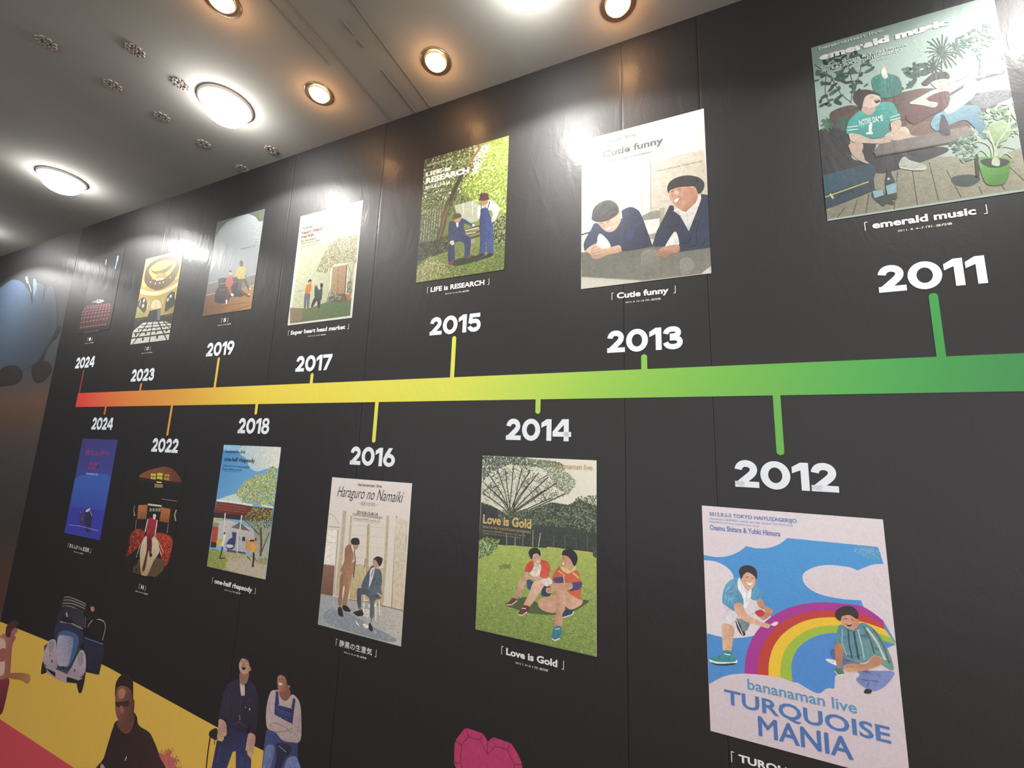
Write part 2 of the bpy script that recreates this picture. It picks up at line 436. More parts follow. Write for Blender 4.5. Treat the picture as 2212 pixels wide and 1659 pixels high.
for name, x0, wd, z0, date in CAP:
    lab = 'small white caption reading %s with a tiny date line' % (name if name != '●' else 'one round sign')
    o = empty('caption', (x0+wd/2, 0, z0), lab, 'lettering')
    b1 = Bag(); t = .0016; h = .0225; hw = wd/2; y = -.0007
    for s_ in (1, -1):
        # corner brackets
        X = -hw*s_
        def q(ax, az): return (X+s_*ax, (h-az) if s_ > 0 else az)
        for pl in ([q(0, 0), q(t, 0), q(t, h), q(0, h)], [q(0, 0), q(.0062, 0), q(.0062, t), q(0, t)]):
            b1.poly(pl, y, [CAPW]*4); y -= 2e-7
    b1.build('bracket', ML, o)
    b2 = Bag(); mg, mr_ = .0152, .0185
    if len(name) < 3: mg = mr_ = wd*.30
    desc = any(c in name for c in 'pyg'); asc_only = not desc
    jp = ord(name[0]) > 0x2000
    zb, zt = (.0008, .0222) if jp else ((-.0035, .0208) if desc else (.0018, .0208))
    put_text(b2, name, -hw+mg, zb, hw-mr_, zt, -.0007, CAPW, .034 if not jp else .006)
    b2.build('title_text', ML, o)
    b3 = Bag(); put_text(b3, date, -.049, -.0155, .049, -.0088, -.0007, lin('#d0cec8'), .02)
    b3.build('date_text', ML, o)

# ------------------------------------------------------------------ printed posters and wall figures (mm, measured on the wall)
DATA = {
 '2012': {'org': [0.2196, 1.1007], 'w': 0.3666, 'h': 0.5186, "items": [
  ['f','paper','#dcd3d7','#cfc0c6',[8.5,472.6,70,44.6],0,[-183.2,518.3,182.6,518.7,183.3,25.8,-183.1,0.7]],
  ['f','printed_sky','#4394d2','#4a8aca',[6.2,435.7,-44.2,128.9],0,[-183.5,397.5,-179.8,397.2,-174.6,396.8,-168.6,396.3,-162.4,396.1,-156.7,396.2,-151.6,396.6,-146.5,397.3,-141.4,398.2,-136.4,399.4,-131.3,401,-126.1,403,-120.8,405.4,-115.6,408.2,-110.6,411.1,-106,414,-101.6,417.3,-97.3,421,-93.4,424.7,-90.1,427.9,-87.7,430.2,-67.2,427.7,-64,428,-59.4,428.4,-54,428.9,-48.5,429.7,-43.4,430.9,-38.5,432.5,-33.6,434.5,-28.7,436.7,-23.9,439.2,-19.5,441.9,-15.1,445.2,-10.6,449,-6.5,453,-3,456.4,-0.5,458.8,169.5,458.7,176.4,423.9,173.8,423.5,170.2,423,165.9,422.3,161.1,421.2,156.3,419.5,151,416.9,144.8,413.4,138.5,409.6,133.1,406.2,129.3,403.9,115.1,408.8,110.6,409,104.2,409.2,96.7,409.4,89.2,409.3,82.4,409,76.4,408.2,70.6,407.2,65,405.9,59.6,404.3,54.5,402.4,49.4,400.1,44.3,397.4,39.5,394.5,35.3,391.5,31.8,388.7,29.1,386,26.9,383.5,25.4,380.9,24.5,378.2,24,375.2,24,371.7,24.4,367.8,25.4,363.9,27.1,360.1,29.7,356.6,33,353.3,37.1,350.2,41.9,347.3,47.4,344.8,53.4,342.8,60.2,341.2,67.9,340.1,76,339.3,84.2,338.9,92.1,338.7,100.3,338.8,109.2,339.4,117.7,340.2,124.9,341,130,341.4,134.4,325.5,136.1,323.7,138.5,321.1,141.2,318.2,144.3,315.3,147.5,312.9,151.2,310.9,155.5,308.9,159.8,307.2,163.6,305.8,166.2,304.8,183.2,266.2,167.8,260,114.7,256,71.1,175.1,67.9,151.1,66.2,150.6,63.8,150.1,60.9,149.3,57.7,148.2,54.5,146.6,50.8,144.2,46.5,141.1,42.2,137.8,38.4,134.8,35.8,132.8,0.5,145.9,-5.3,146.7,-13.4,147.8,-23.1,148.9,-33.2,149.9,-43,150.2,-52.4,149.9,-62.1,149.2,-71.9,148.1,-81.9,146.7,-91.9,144.8,-102.2,142.4,-112.8,139.7,-123.4,136.5,-133.7,132.9,-143.3,128.8,-152.6,123.6,-161.8,117.2,-170.3,110.8,-177.5,105.1,-182.7,101.1]],
  ['f','printed_sky','#ddd4d8',None,None,0,[-183.6,385.1,-179.9,385.3,-174.8,385.7,-168.9,386,-162.8,386,-157.2,385.4,-151.9,384.1,-146.6,382.4,-141.4,380.2,-136.6,377.9,-132.4,375.3,-129,372.6,-125.9,369.6,-123.4,366.4,-121.3,363.3,-119.7,360.2,-118.7,356.9,-118.4,353.5,-118.4,350.2,-118.6,347.4,-118.6,345.4,-100.1,318.6,-94.3,315.9,-85.8,312.1,-76.3,307.8,-67.4,303.4,-60.6,299.6,-56,296.3,-52.6,293.2,-50.1,290.3,-48.2,287.3,-46.6,284.1,-45.3,280.9,-44.4,277.6,-44.1,274.2,-44.3,270.6,-45.3,266.6,-47,262.1,-49.3,257,-52.3,251.8,-56,246.6,-60.4,242,-65.9,237.8,-72.2,233.8,-79.3,230,-86.8,226.6,-94.6,223.5,-102.9,220.6,-111.9,218,-121.2,215.7,-130.5,213.8,-139.6,212.6,-149.1,212.2,-159.2,212.6,-169,213.4,-177.4,214.3,-183.4,214.8]],
  ['s','printed_sky','#6fa8b8 #5a9cc4',40,8.4,'d',[130.5,455.8,169.3,455.2,174,428.6,146.2,435.3,123.6,442.8]],
  ['f','printed_rainbow','#a5308f',None,None,0,[-106.1,141.6,-105.5,146.6,-104.7,153.6,-103.8,161.8,-102.5,170.4,-100.9,178.4,-99.1,185.8,-97,193.3,-94.6,200.8,-91.8,208.4,-88.3,216.2,-84.2,224.2,-79.5,232.5,-74.4,240.7,-68.8,248.8,-62.9,256.4,-56.7,263.6,-50.1,270.5,-43.1,277.1,-35.9,283.3,-28.5,289,-21,294.3,-13.2,299.2,-5.3,303.7,2.8,307.8,11.1,311.6,19.7,315,28.5,318.1,37.5,320.8,46.4,323.1,55.2,325.1,63.9,326.6,72.7,327.6,81.3,328.4,89.6,328.9,97.3,329.3,104.4,329.8,111.2,330.3,117.6,330.5,123.5,330.3,129.1,329.6,134.2,328.1,138.8,326,143,323.5,147,320.9,150.8,318.4,154.5,315.7,158.2,312.7,161.5,309.8,164.3,307.2,166.3,305.4,166.2,297.6,161.4,300,154.6,303.4,146.6,307.3,138.3,310.8,130.6,313.2,123.6,314.3,116.8,314.6,109.9,314.3,103,313.8,96,313.3,88.9,312.8,81.7,312.1,74.4,311.2,67.2,310.1,60.1,308.8,53.1,307.2,46.3,305.5,39.5,303.5,32.7,301.2,25.8,298.4,18.7,295.1,11.4,291.5,4.1,287.4,-3.1,283,-9.9,278.3,-16.5,273.2,-22.9,267.9,-29,262.2,-34.9,256.3,-40.4,250,-45.7,243.2,-50.8,236,-55.5,228.6,-59.8,221.2,-63.6,214,-66.8,207.1,-69.5,200.4,-71.7,193.7,-73.6,187,-75.3,180.3,-76.6,172.8,-77.7,164.7,-78.4,156.9,-79,150.2,-79.4,145.5]],
  ['f','printed_rainbow','#bd3a30',None,None,0,[-79.4,145.5,-79,150.2,-78.4,156.9,-77.7,164.7,-76.6,172.8,-75.3,180.3,-73.6,187,-71.7,193.7,-69.5,200.4,-66.8,207.1,-63.6,214,-59.8,221.2,-55.5,228.6,-50.8,236,-45.7,243.2,-40.4,250,-34.9,256.3,-29,262.2,-22.9,267.9,-16.5,273.2,-9.9,278.3,-3.1,283,4.1,287.4,11.4,291.5,18.7,295.1,25.8,298.4,32.7,301.2,39.5,303.5,46.3,305.5,53.1,307.2,60.1,308.8,67.2,310.1,74.4,311.2,81.7,312.1,88.9,312.8,96,313.3,103,313.8,109.9,314.3,116.8,314.6,123.6,314.3,130.6,313.2,138.3,310.8,146.6,307.3,154.6,303.4,161.4,300,166.2,297.6,167,288.7,163.6,289.7,158.7,291,152.9,292.5,146.7,294,140.4,295.2,134.1,296.2,127.4,297.2,120.4,298.1,113.4,298.7,106.6,299,100,299.1,93.6,298.8,87.2,298.3,80.7,297.6,74.2,296.6,67.5,295.4,60.7,294,53.9,292.3,47.1,290.3,40.5,287.9,33.9,285.2,27.5,282.3,21.1,278.9,14.7,275.3,8.5,271.2,2.2,266.6,-4.1,261.6,-10.2,256.2,-16.1,250.6,-21.5,244.8,-26.5,238.9,-31.1,232.6,-35.3,226.2,-39.1,219.7,-42.6,213,-45.6,206.1,-48.1,198.9,-50.2,191.7,-52.1,184.7,-53.6,177.9,-54.7,171.2,-55.5,164.2,-56,157.7,-56.3,152.1,-56.5,148.2]],
  ['f','printed_rainbow','#e9c02e',None,None,0,[-56.5,148.2,-56.3,152.1,-56,157.7,-55.5,164.2,-54.7,171.2,-53.6,177.9,-52.1,184.7,-50.2,191.7,-48.1,198.9,-45.6,206.1,-42.6,213,-39.1,219.7,-35.3,226.2,-31.1,232.6,-26.5,238.9,-21.5,244.8,-16.1,250.6,-10.2,256.2,-4.1,261.6,2.2,266.6,8.5,271.2,14.7,275.3,21.1,278.9,27.5,282.3,33.9,285.2,40.5,287.9,47.1,290.3,53.9,292.3,60.7,294,67.5,295.4,74.2,296.6,80.7,297.6,87.2,298.3,93.6,298.8,100,299.1,106.6,299,113.4,298.7,120.4,298.1,127.4,297.2,134.1,296.2,140.4,295.2,146.7,294,152.9,292.5,158.7,291,163.6,289.7,167,288.7,175.9,274.3,172.1,275.2,166.7,276.3,160.5,277.7,153.9,279.1,147.6,280.2,141.6,281.3,135.6,282.3,129.4,283.2,123.2,284,116.9,284.3,110.6,284.3,104.1,284,97.6,283.4,91.2,282.7,84.9,281.7,78.7,280.7,72.6,279.5,66.5,278.1,60.6,276.4,54.7,274.5,48.8,272.3,43.1,269.9,37.5,267.2,31.9,264.1,26.4,260.8,20.9,256.9,15.4,252.7,10,248.2,4.9,243.5,0.2,238.7,-4.2,233.8,-8.3,228.7,-12.1,223.5,-15.6,218.1,-18.7,212.6,-21.5,207,-23.9,201.2,-25.9,195.3,-27.7,189.3,-29.3,183.1,-30.6,176.2,-31.7,168.5,-32.4,161,-33,154.5,-33.5,149.9]],
  ['f','printed_rainbow','#9cb93c',None,None,0,[-33.5,149.9,-33,154.5,-32.4,161,-31.7,168.5,-30.6,176.2,-29.3,183.1,-27.7,189.3,-25.9,195.3,-23.9,201.2,-21.5,207,-18.7,212.6,-15.6,218.1,-12.1,223.5,-8.3,228.7,-4.2,233.8,0.2,238.7,4.9,243.5,10,248.2,15.4,252.7,20.9,256.9,26.4,260.8,31.9,264.1,37.5,267.2,43.1,269.9,48.8,272.3,54.7,274.5,60.6,276.4,66.5,278.1,72.6,279.5,78.7,280.7,84.9,281.7,91.2,282.7,97.6,283.4,104.1,284,110.6,284.3,116.9,284.3,123.2,284,129.4,283.2,135.6,282.3,141.6,281.3,147.6,280.2,153.9,279.1,160.5,277.7,166.7,276.3,172.1,275.2,175.9,274.3,182.9,262.3,180.3,262.7,176.8,263.2,172.6,263.9,167.8,264.6,162.9,265.4,157.5,266.5,151.7,267.8,145.5,269.2,139.1,270.3,132.8,270.9,126.6,270.9,120.2,270.5,113.9,269.8,107.5,269,101.3,268.2,95.2,267.5,89.3,266.8,83.3,265.9,77.5,264.9,71.8,263.6,66.1,262,60.5,260.2,54.9,258.1,49.5,255.7,44.1,252.9,38.7,249.7,33.4,246.1,28.1,242.2,23.1,238,18.5,233.7,14.1,229.3,10.1,224.7,6.3,219.8,2.9,214.8,-0.1,209.6,-2.7,204.2,-5,198.6,-7,192.8,-8.5,186.8,-9.7,180.5,-10.3,173.3,-10.4,165.1,-10.2,157.1,-9.9,150.1,-9.7,145.3]],
  ['f','printed_sky','#4a88ce',None,None,0,[-9.7,145.3,-9.9,150.1,-10.2,157.1,-10.4,165.1,-10.3,173.3,-9.7,180.5,-8.5,186.8,-7,192.8,-5,198.6,-2.7,204.2,-0.1,209.6,2.9,214.8,6.3,219.8,10.1,224.7,14.1,229.3,18.5,233.7,23.1,238,28.1,242.2,33.4,246.1,38.7,249.7,44.1,252.9,49.5,255.7,54.9,258.1,60.5,260.2,66.1,262,71.8,263.6,77.5,264.9,83.3,265.9,89.3,266.8,95.2,267.5,101.3,268.2,107.5,269,113.9,269.8,120.2,270.5,126.6,270.9,132.8,270.9,139.1,270.3,145.5,269.2,151.7,267.8,157.5,266.5,162.9,265.4,167.8,264.6,172.6,263.9,176.8,263.2,180.3,262.7,182.9,262.3,111.3,213,105.3,207.7,96.4,200,86.6,191.2,77.5,182.5,71.1,175.1,68.2,169,67.6,163.4,68.1,158.5,68.6,154.3,67.9,151.1,66,149.3,63.6,148.9,60.8,149,57.7,149,54.6,147.9,51.4,145.2,48.2,141.4,44.7,137.4,40.7,134.2,35.8,132.8,29.3,133.8,21.3,136.6,13,140.2,5.6,143.7,0.5,145.9]],
  ['f','printed_man','#dbd3d9',None,None,1,[-144.1,285.6,-115.9,275.7,-91.8,279.9,-74.1,297.3,-76.7,312.1,-67.1,302.1,-59.9,281.8,-86.3,255,-113.4,257.3,-124.6,237.9,-145.4,240.6]],
  ['f','printed_man','#2c363c',None,None,1,[-118.6,256.3,-108.6,248.7,-99.1,229,-106.1,224.1,-115.1,236]],
  ['l','printed_man','#e8e4e4',1.8,0,[-117.5,256.5,-104.7,225.1]],
  ['f','printed_man','#7a8c90',None,None,1,[-116,259.3,-89.3,262.3,-93.8,240,-104.2,234.5,-108.7,248]],
  ['f','printed_man','#c99c7e','#ddb597',[-124.8,234.2,-147.6,230],1,[-147,242.8,-123.5,239.9,-125.6,216,-132.2,184.3,-147.9,182.2,-149.4,211.4]],
  ['f','printed_man','#3d8a92',None,None,1,[-178.8,156.7,-172.5,163.4,-153.5,171.7,-146.1,183.3,-133.2,184.1,-125.8,175,-121,167.1,-128.1,161,-163,153.6]],
  ['f','printed_man','#ece6e6',None,None,1,[-179.2,156.3,-163,154.7,-128.1,161.7,-120.7,167.9,-123,160.3,-159.6,151.1,-177.2,150.9]],
  ['f','printed_man','#2a2c2c',None,None,1,[-177.2,150.9,-159.7,150.7,-124.1,160.1,-130.1,154.6,-163.3,146.7]],
  ['l','printed_man','#e8e4e4',2.1,0,[-146.4,176,-133.6,175.8]],
  ['f','printed_man','#6aa6c8','#4f8cb4',[-133.9,343.1,-105.4,281.2],1,[-108.8,354.2,-128.5,343.9,-141.1,323.3,-145.9,294.6,-139.9,286.3,-115.3,275.1,-106.7,288.2,-99.5,296.7,-99.8,326,-104.5,334.5]],
  ['f','printed_man','#5c9ac0',None,None,1,[-81.6,333.2,-71.3,349.4,-65.4,334.9,-61.2,313.9,-71.8,307.8,-82.9,309.6,-84.8,317.3]],
  ['f','printed_man','#f0ecef',None,None,1,[-107,354.5,-99,340.8,-89.4,327.6,-81.6,334.3,-84,313.8,-91.1,294.5,-99,286.6,-100.5,311.2,-110.5,331.7]],
  ['l','printed_man','#c8c4cc',1.1,0,[-91.1,327.3,-93.6,297.7]],
  ['f','printed_man','#c79a80','#dcb296',[-101.2,296.4,-109.5,265.9],1,[-120.4,291.4,-104,296,-94.7,275.8,-69.2,263.1,-52.9,260.7,-46.4,258.7,-51.8,250.7,-66.5,252.2,-96.4,256.7,-116.8,271.9]],
  ['f','printed_man','#c08c70',None,None,1,[-71.8,307.8,-60.6,311.8,-54,298.9,-40.5,293.7,-44.6,280.2,-60.7,266.7,-68.5,276,-55.4,286.2,-67.5,294.8]],
  ['f','printed_man','#c23338',None,None,1,[-76.5,282.5,-63.8,289,-56.2,282.4,-64.7,273.1,-71.9,274]],
  ['f','printed_man','#ead2c6',None,None,1,[-45.7,259.5,-36.2,267.6,-29.8,265.9,-37.4,258.2]],
  ['f','printed_man','#d8a688','#e2b597',[-98,363.2,-78.8,336.5],1,[-102.3,359.6,-93.5,369.4,-80.4,370.1,-72.1,360.3,-73.6,344.6,-81.6,333.2,-90.7,329.6,-99.1,339.3]],
  ['f','printed_man','#2a2322',None,None,1,[-105.8,372.6,-97,382.8,-83,386.1,-72.4,381.6,-67.5,371.2,-70.3,355.4,-74.7,363.6,-87.3,369.6,-96.6,362.7,-101.2,352.4,-105,361.5]],
  ['l','printed_man','#3a2a26',1.4,0,[-92,357.4,-86.1,359]],
  ['l','printed_man','#3a2a26',1.4,0,[-81.1,357.5,-76.4,356.7]],
  ['f','printed_man','#fbf4f0',None,None,1,[-91.2,346.4,-84.4,345.2,-78.2,346.9,-81.9,341.2,-87.4,341.1]],
  ['l','printed_man','#b07c64',1.1,0,[-83.2,355.7,-82.1,350.7,-84.9,349.2]],
  ['f','printed_seated_man','#53608c','#7c8cc0',[83.4,223.5,141.3,171.9],1,[65.9,223.1,74.7,231.6,111.8,219.6,127.1,200.4,171.9,207.7,172,196.2,153.5,171.6,134.9,160.4,118.8,166.1,108.4,177.1,114.6,191.2,82.1,205.2,67.5,212.9]],
  ['f','printed_seated_man','#e4e0e4',None,None,1,[56.5,207.3,73.6,208.3,76.9,198.5,63.1,200.8]],
  ['f','printed_seated_man','#4f7a58',None,None,1,[70.7,188.7,81.2,194.2,88,184,74.9,178.5]],
  ['l','printed_seated_man','#e4e0e4',1.9,0,[70.8,186.1,76.6,178.9,86.7,182.5]],
  ['f','printed_seated_man','#2a2430',None,None,1,[120,153.7,124,162.3,133.9,162.7,130.5,154.7]],
  ['f','printed_seated_man','#57899a','#6c9484',[87.2,273.8,167.5,225],1,[88,284,105,278.1,112,276.8,126.3,294.9,145.5,288.6,160.4,268.1,171.4,238.4,174,210,153.4,218.2,157.1,229.7,143,231.9,128.4,216,111.2,212.4,91.7,218,75.4,241,80.5,262.6]],
  ['l','printed_seated_man','#2c4258',3.7,0,[111.8,273.5,113.9,246,116,218.8]],
  ['l','printed_seated_man','#a9c4cc',2.5,0,[119.4,279.8,124,248,126,221]],
  ['l','printed_seated_man','#3c5660',2.5,0,[130,288.4,140.4,261,144.4,236]],
  ['l','printed_seated_man','#b8c8c0',4.3,0,[135.5,286.1,151.4,259.9,162.3,227]],
  ['l','printed_seated_man','#4c6a64',2.8,0,[146.6,284.9,162,255.6,168.6,222.1]],
  ['l','printed_seated_man','#2c4258',2.5,0,[102,276.6,101.3,250.1,104.6,218.1]],
  ['l','printed_seated_man','#8fb4c0',2.2,0,[91.7,274.7,88.7,247.6,94.9,222.6]],
  ['f','printed_seated_man','#b37a5c',None,None,1,[75.3,239.9,89.4,241.1,88.2,217.9,83.4,196.7,75.6,196.9]],
  ['f','printed_seated_man','#b98466','#cf9c7c',[111,209.7,109.7,193.4],1,[87.3,198.1,99.5,207.3,128.1,212.7,142.9,230.9,157.4,227.6,153.2,216.2,127,199.7,103.9,191.4,90.1,189.7]],
  ['l','printed_seated_man','#8c5c44',0.9,0,[93.1,199.4,106.2,202.2]],
  ['f','printed_seated_man','#c48a6c','#d49c80',[115.2,298.9,94.4,291.8],1,[89.6,293.6,93.9,304.5,108.8,309.4,120.2,303.8,122,290.9,113,278,105,278.1,94.9,283.3]],
  ['f','printed_seated_man','#2a201e',None,None,1,[80.7,304.5,84.3,313.6,99.8,324.7,115.8,324.7,123,313.6,120,301.1,107.8,306.9,93.5,302.4,89.1,291.6,81.3,296.9]],
  ['l','printed_seated_man','#302220',1.3,0,[96.3,297.2,102.2,298.9]],
  ['l','printed_seated_man','#302220',1.3,0,[108.8,298.4,113.6,297.3]],
  ['f','printed_seated_man','#5c2c28',None,None,1,[99.9,287.5,108.2,289.7,109,285.2,103,282.7]],
  ['l','printed_seated_man','#f4ece8',1.3,0,[100.8,287.3,108.1,288.7]],
  ['t','printed_lettering','#5a74b4','2012.8.2-5 TOKYO HAIYUZAGEKIJO',0.02,0,[-166.9,492.5,20.9,504.2]],
  ['t','printed_lettering','#7c90c0','information: HORIPRO awards fan club "passion" 03-5434-0755',0,0,[-167.2,484.1,12,491.5]],
  ['t','printed_lettering','#7c90c0','HORIPROCOM http://www.horipro.co.jp/',0,0,[-167.5,477,-57.5,482.7]],
  ['t','printed_lettering','#5a74b4','Osamu Shitara & Yuhki Himura',0.02,0,[-166.7,460.5,-14.3,473.2]],
  ['t','printed_title','#5790ba','bananaman live',0.012,0,[-100.4,109,104.9,131.8]],
  ['t','printed_title','#4b74ae','TURQUOISE',0.02,0,[-150.4,60.5,158.4,98.5]],
  ['t','printed_title','#4a6ea8','MANIA',0.0,0,[-83,16.7,89.4,56.2]],
  ['t','printed_title','#4a6ea8','MANIA',0.0,0,[-81,18.3,91.8,58]],
  ['t','printed_title','#4a6ea8','MANIA',0.0,0,[-82,16.7,90.7,58.4]],
  ['l','printed_seated_man','#b98468',0.9,0,[103.4,295.5,102.4,289.9]],
  ['l','printed_man','#c09078',1.1,0,[-73.9,351.9,-75.2,340.7]],
 ]},
 '2011': {'org': [0.5362, 2.3484], 'w': 0.3641, 'h': 0.5145, "items": [
  ['f','paper','#7b9791','#b4c8bc',[-104.1,515.5,88,328.2],0,[-183.9,524.7,185.1,501.6,182.5,5.7,-185.3,4.8]],
  ['f','printed_floorboards','#8d8a74','#a6a38a',[-139,60.8,161,47.9],0,[-185.1,29,-139.9,48.5,-79.1,125.5,-32.9,117.5,21.6,127.3,66.5,115.1,110.6,87.6,185.7,105.1,182.9,5.6,-185.3,4.8]],
  ['l','printed_floorboards','#4c4a3e',2,0,[-34.3,101.6,-49.3,3.6]],
  ['l','printed_floorboards','#4c4a3e',2,0,[-6.7,98.6,-5.9,6.1]],
  ['l','printed_floorboards','#4c4a3e',1.9,0,[25.5,110.2,32.5,9.3]],
  ['l','printed_floorboards','#4c4a3e',1.9,0,[53.9,82.9,71.9,8.2]],
  ['l','printed_floorboards','#4c4a3e',1.8,0,[156.4,67.9,179.5,21.1]],
  ['l','printed_floorboards','#4c4a3e',2.1,0,[-144.5,28.7,-161.7,5.8]],
  ['l','printed_floorboards','#4c4a3e',2.1,0,[-118.3,43.7,-129.4,6.6]],
  ['l','printed_floorboards','#4c4a3e',2.1,0,[-93.9,54.6,-103.9,5.4]],
  ['l','printed_floorboards','#4c4a3e',1.8,0,[104.2,28,107.2,8.5]],
  ['l','printed_floorboards','#4c4a3e',1.8,0,[141.1,23,144.6,10.3]],
  ['s','printed_floorboards','#77745f #a8a58c #6a6856 #918e78',260,5.6,'g',[-140.2,44.4,-33.3,113.5,65.7,107.4,183.6,98.2,181.7,9.6,-173.9,10]],
  ['f','printed_floorboards','#3c4a48',None,None,1,[61.1,61.6,92.4,61.5,108.7,46,89.3,31.6,64.3,41.4]],
  ['f','printed_sofa','#4b3c37','#6b4c42',[-136.8,297.9,79.9,248],1,[-157.3,282.1,-150.7,306.1,-110.2,311.5,-77.6,291,-45.4,311.6,2.1,313.3,44.3,307,129.3,263.8,146,250,155.7,222.7,128.5,207.8,122.8,177.8,45.7,177.2,-7.4,209.6,-37.1,201.8,-126.8,219.8,-157,241.9]],
  ['f','printed_sofa','#2a2b2b',None,None,1,[-187.1,255.4,-155.7,259.3,-122.4,235.9,-120.2,183.2,-116.1,156.4,-81.4,134.4,-184.6,127.8,-186.5,201.8]],
  ['f','printed_sofa','#2a5648',None,None,1,[-138.1,280.5,-121.9,283.3,-113.6,268.3,-120.2,244,-137.3,248.3]],
  ['f','printed_sofa','#252529',None,None,1,[-82.7,172.7,42.8,147.6,61.4,130.4,26.2,118,0.7,112.8,-57.4,103.3,-79.8,117.3]],
  ['f','printed_sofa','#7a5c46',None,None,1,[-6.3,221.8,43.8,214.5,46.4,185.1,2.3,190.1]],
  ['f','printed_sofa','#7c8087',None,None,1,[112.5,253.4,142.2,262.6,181.7,253.5,185.3,236.4,156.1,226.5,135.1,220.8,118.5,235.1]],
  ['s','printed_sofa','#5c6068 #a0a4a8 #8c9096',90,5,'d',[120.1,250.8,142,261.4,181.5,251.5,182.4,237.4,156.6,230.4,130.6,227.1]],
  ['s','printed_plants','#1f3a38 #28463f #35584e #203230',80,20.4,'leaf',[-182.7,466.6,-146.4,478.5,-63.8,459.4,-54.5,403.5,-69.2,393.3,-88.7,384.8,-71.4,367.2,-67.7,336.9,-118.8,323.3,-151,325.1,-176.7,333.7,-156.1,391,-182.1,400.3,-186.3,439.5]],
  ['l','printed_plants','#2a3c36',1.6,1,[-178,460,-145.1,405.5,-129.3,354,-109.6,320.2]],
  ['l','printed_plants','#2a3c36',1.5,1,[-147.6,462.4,-160.6,374.1,-153.8,330.6]],
  ['l','printed_plants','#2a3c36',1.5,1,[-108.7,456.5,-102.4,371.6,-109.9,315.9]],
  ['l','printed_plants','#2a3c36',1.5,1,[-70.8,450.7,-88.7,384.8,-97.6,351.9]],
  ['l','printed_plants','#2a3c36',1.5,1,[-91.5,349.8,-74.7,326.1]],
  ['s','printed_plants','#3f6a4c #32533c',14,15.1,'leaf',[-170.1,286.2,-157,286.5,-150.7,262.2,-162.4,256.9]],
  ['s','printed_plants','#294a40 #365c50 #22403a',34,19.5,'leaf',[2.8,386.1,37.3,381.6,51.7,354.5,40.8,343.6,14.9,327.3,1.6,340.7,-9,320.7,8.7,323]],
  ['l','printed_plants','#3e564e',2.3,1,[76.6,394.2,91,391.9,99.9,385]],
  ['l','printed_plants','#3e564e',2.3,1,[76.6,394.2,92.1,382.4,101.7,369.2]],
  ['l','printed_plants','#3e564e',2.3,1,[76.6,394.2,90.6,372,99.2,352]],
  ['l','printed_plants','#3e564e',2.3,1,[76.6,394.2,88.1,378.5,95.1,362.7]],
  ['l','printed_plants','#3e564e',2.3,1,[76.6,394.2,85.1,369.8,90.2,348.4]],
  ['l','printed_plants','#3e564e',2.3,1,[76.6,394.2,78.6,375.2,79.3,357.1]],
  ['l','printed_plants','#3e564e',2.3,1,[76.6,394.2,79.8,370.4,81.3,349.3]],
  ['l','printed_plants','#3e564e',2.3,1,[76.6,394.2,73.4,366.8,70.7,343.1]],
  ['l','printed_plants','#3e564e',2.3,1,[76.6,394.2,69.2,377.3,63.7,360.5]],
  ['l','printed_plants','#3e564e',2.3,1,[76.6,394.2,68.5,372.5,62.6,352.6]],
  ['l','printed_plants','#3e564e',2.3,1,[76.6,394.2,66.7,383.7,59.5,371.1]],
  ['l','printed_plants','#3e564e',2.3,1,[76.6,394.2,61.1,388.8,50.2,379.6]],
  ['l','printed_plants','#3e564e',2.3,1,[76.6,394.2,58.8,385.7,46.2,374.5]],
  ['l','printed_plants','#3e564e',2.3,1,[76.6,394.2,61.3,396.7,50.3,392.7]],
  ['l','printed_plants','#3e564e',2.3,1,[76.6,394.2,58.4,406.5,45.5,409.2]],
  ['l','printed_plants','#3e564e',2.3,1,[76.6,394.2,62.8,403.2,52.9,403.7]],
  ['l','printed_plants','#3e564e',2.3,1,[76.6,394.2,61.6,412.9,50.9,419.9]],
  ['l','printed_plants','#3e564e',2.3,1,[76.6,394.2,63.1,423.6,53.4,437.8]],
  ['l','printed_plants','#3e564e',2.3,1,[76.6,394.2,65.7,416.9,57.7,426.6]],
  ['l','printed_plants','#3e564e',2.3,1,[76.6,394.2,68.7,425.7,62.8,441.3]],
  ['l','printed_plants','#3e564e',2.3,1,[76.6,394.2,75.4,420.1,74,431.9]],
  ['l','printed_plants','#3e564e',2.3,1,[76.6,394.2,74.2,424.9,71.9,440]],
  ['l','printed_plants','#3e564e',2.3,1,[76.6,394.2,80.6,428.5,82.6,445.9]],
  ['l','printed_plants','#3e564e',2.3,1,[76.6,394.2,84.8,417.8,89.6,428]],
  ['l','printed_plants','#3e564e',2.3,1,[76.6,394.2,85.4,422.6,90.7,436]],
  ['l','printed_plants','#3e564e',2.3,1,[76.6,394.2,87.2,411.4,93.7,417.2]],
  ['l','printed_plants','#3e564e',2.3,1,[76.6,394.2,92.7,406.2,102.7,408.6]],
  ['l','printed_plants','#3e564e',2.3,1,[76.6,394.2,95,409.2,106.5,413.7]],
  ['l','printed_plants','#3e564e',2.3,1,[76.6,394.2,92.5,398.4,102.4,395.7]],
  ['l','printed_plants','#3e564e',2.3,1,[76.6,394.2,95.3,388.7,107,379.7]],
  ['l','printed_plants','#4c6a5e',2.3,1,[104.4,395.9,113,395.9,118.1,390.4]],
  ['l','printed_plants','#4c6a5e',2.3,1,[104.4,395.9,112.6,387.9,117.5,377.2]],
  ['l','printed_plants','#4c6a5e',2.3,1,[104.4,395.9,109,380.9,111.5,365.6]],
  ['l','printed_plants','#4c6a5e',2.3,1,[104.4,395.9,106.9,384.6,108,371.7]],
  ['l','printed_plants','#4c6a5e',2.3,1,[104.4,395.9,101.6,382.9,99.2,368.8]],
  ['l','printed_plants','#4c6a5e',2.3,1,[104.4,395.9,98.7,391,94.3,382.2]],
  ['l','printed_plants','#4c6a5e',2.3,1,[104.4,395.9,96.5,391,90.7,382.2]],
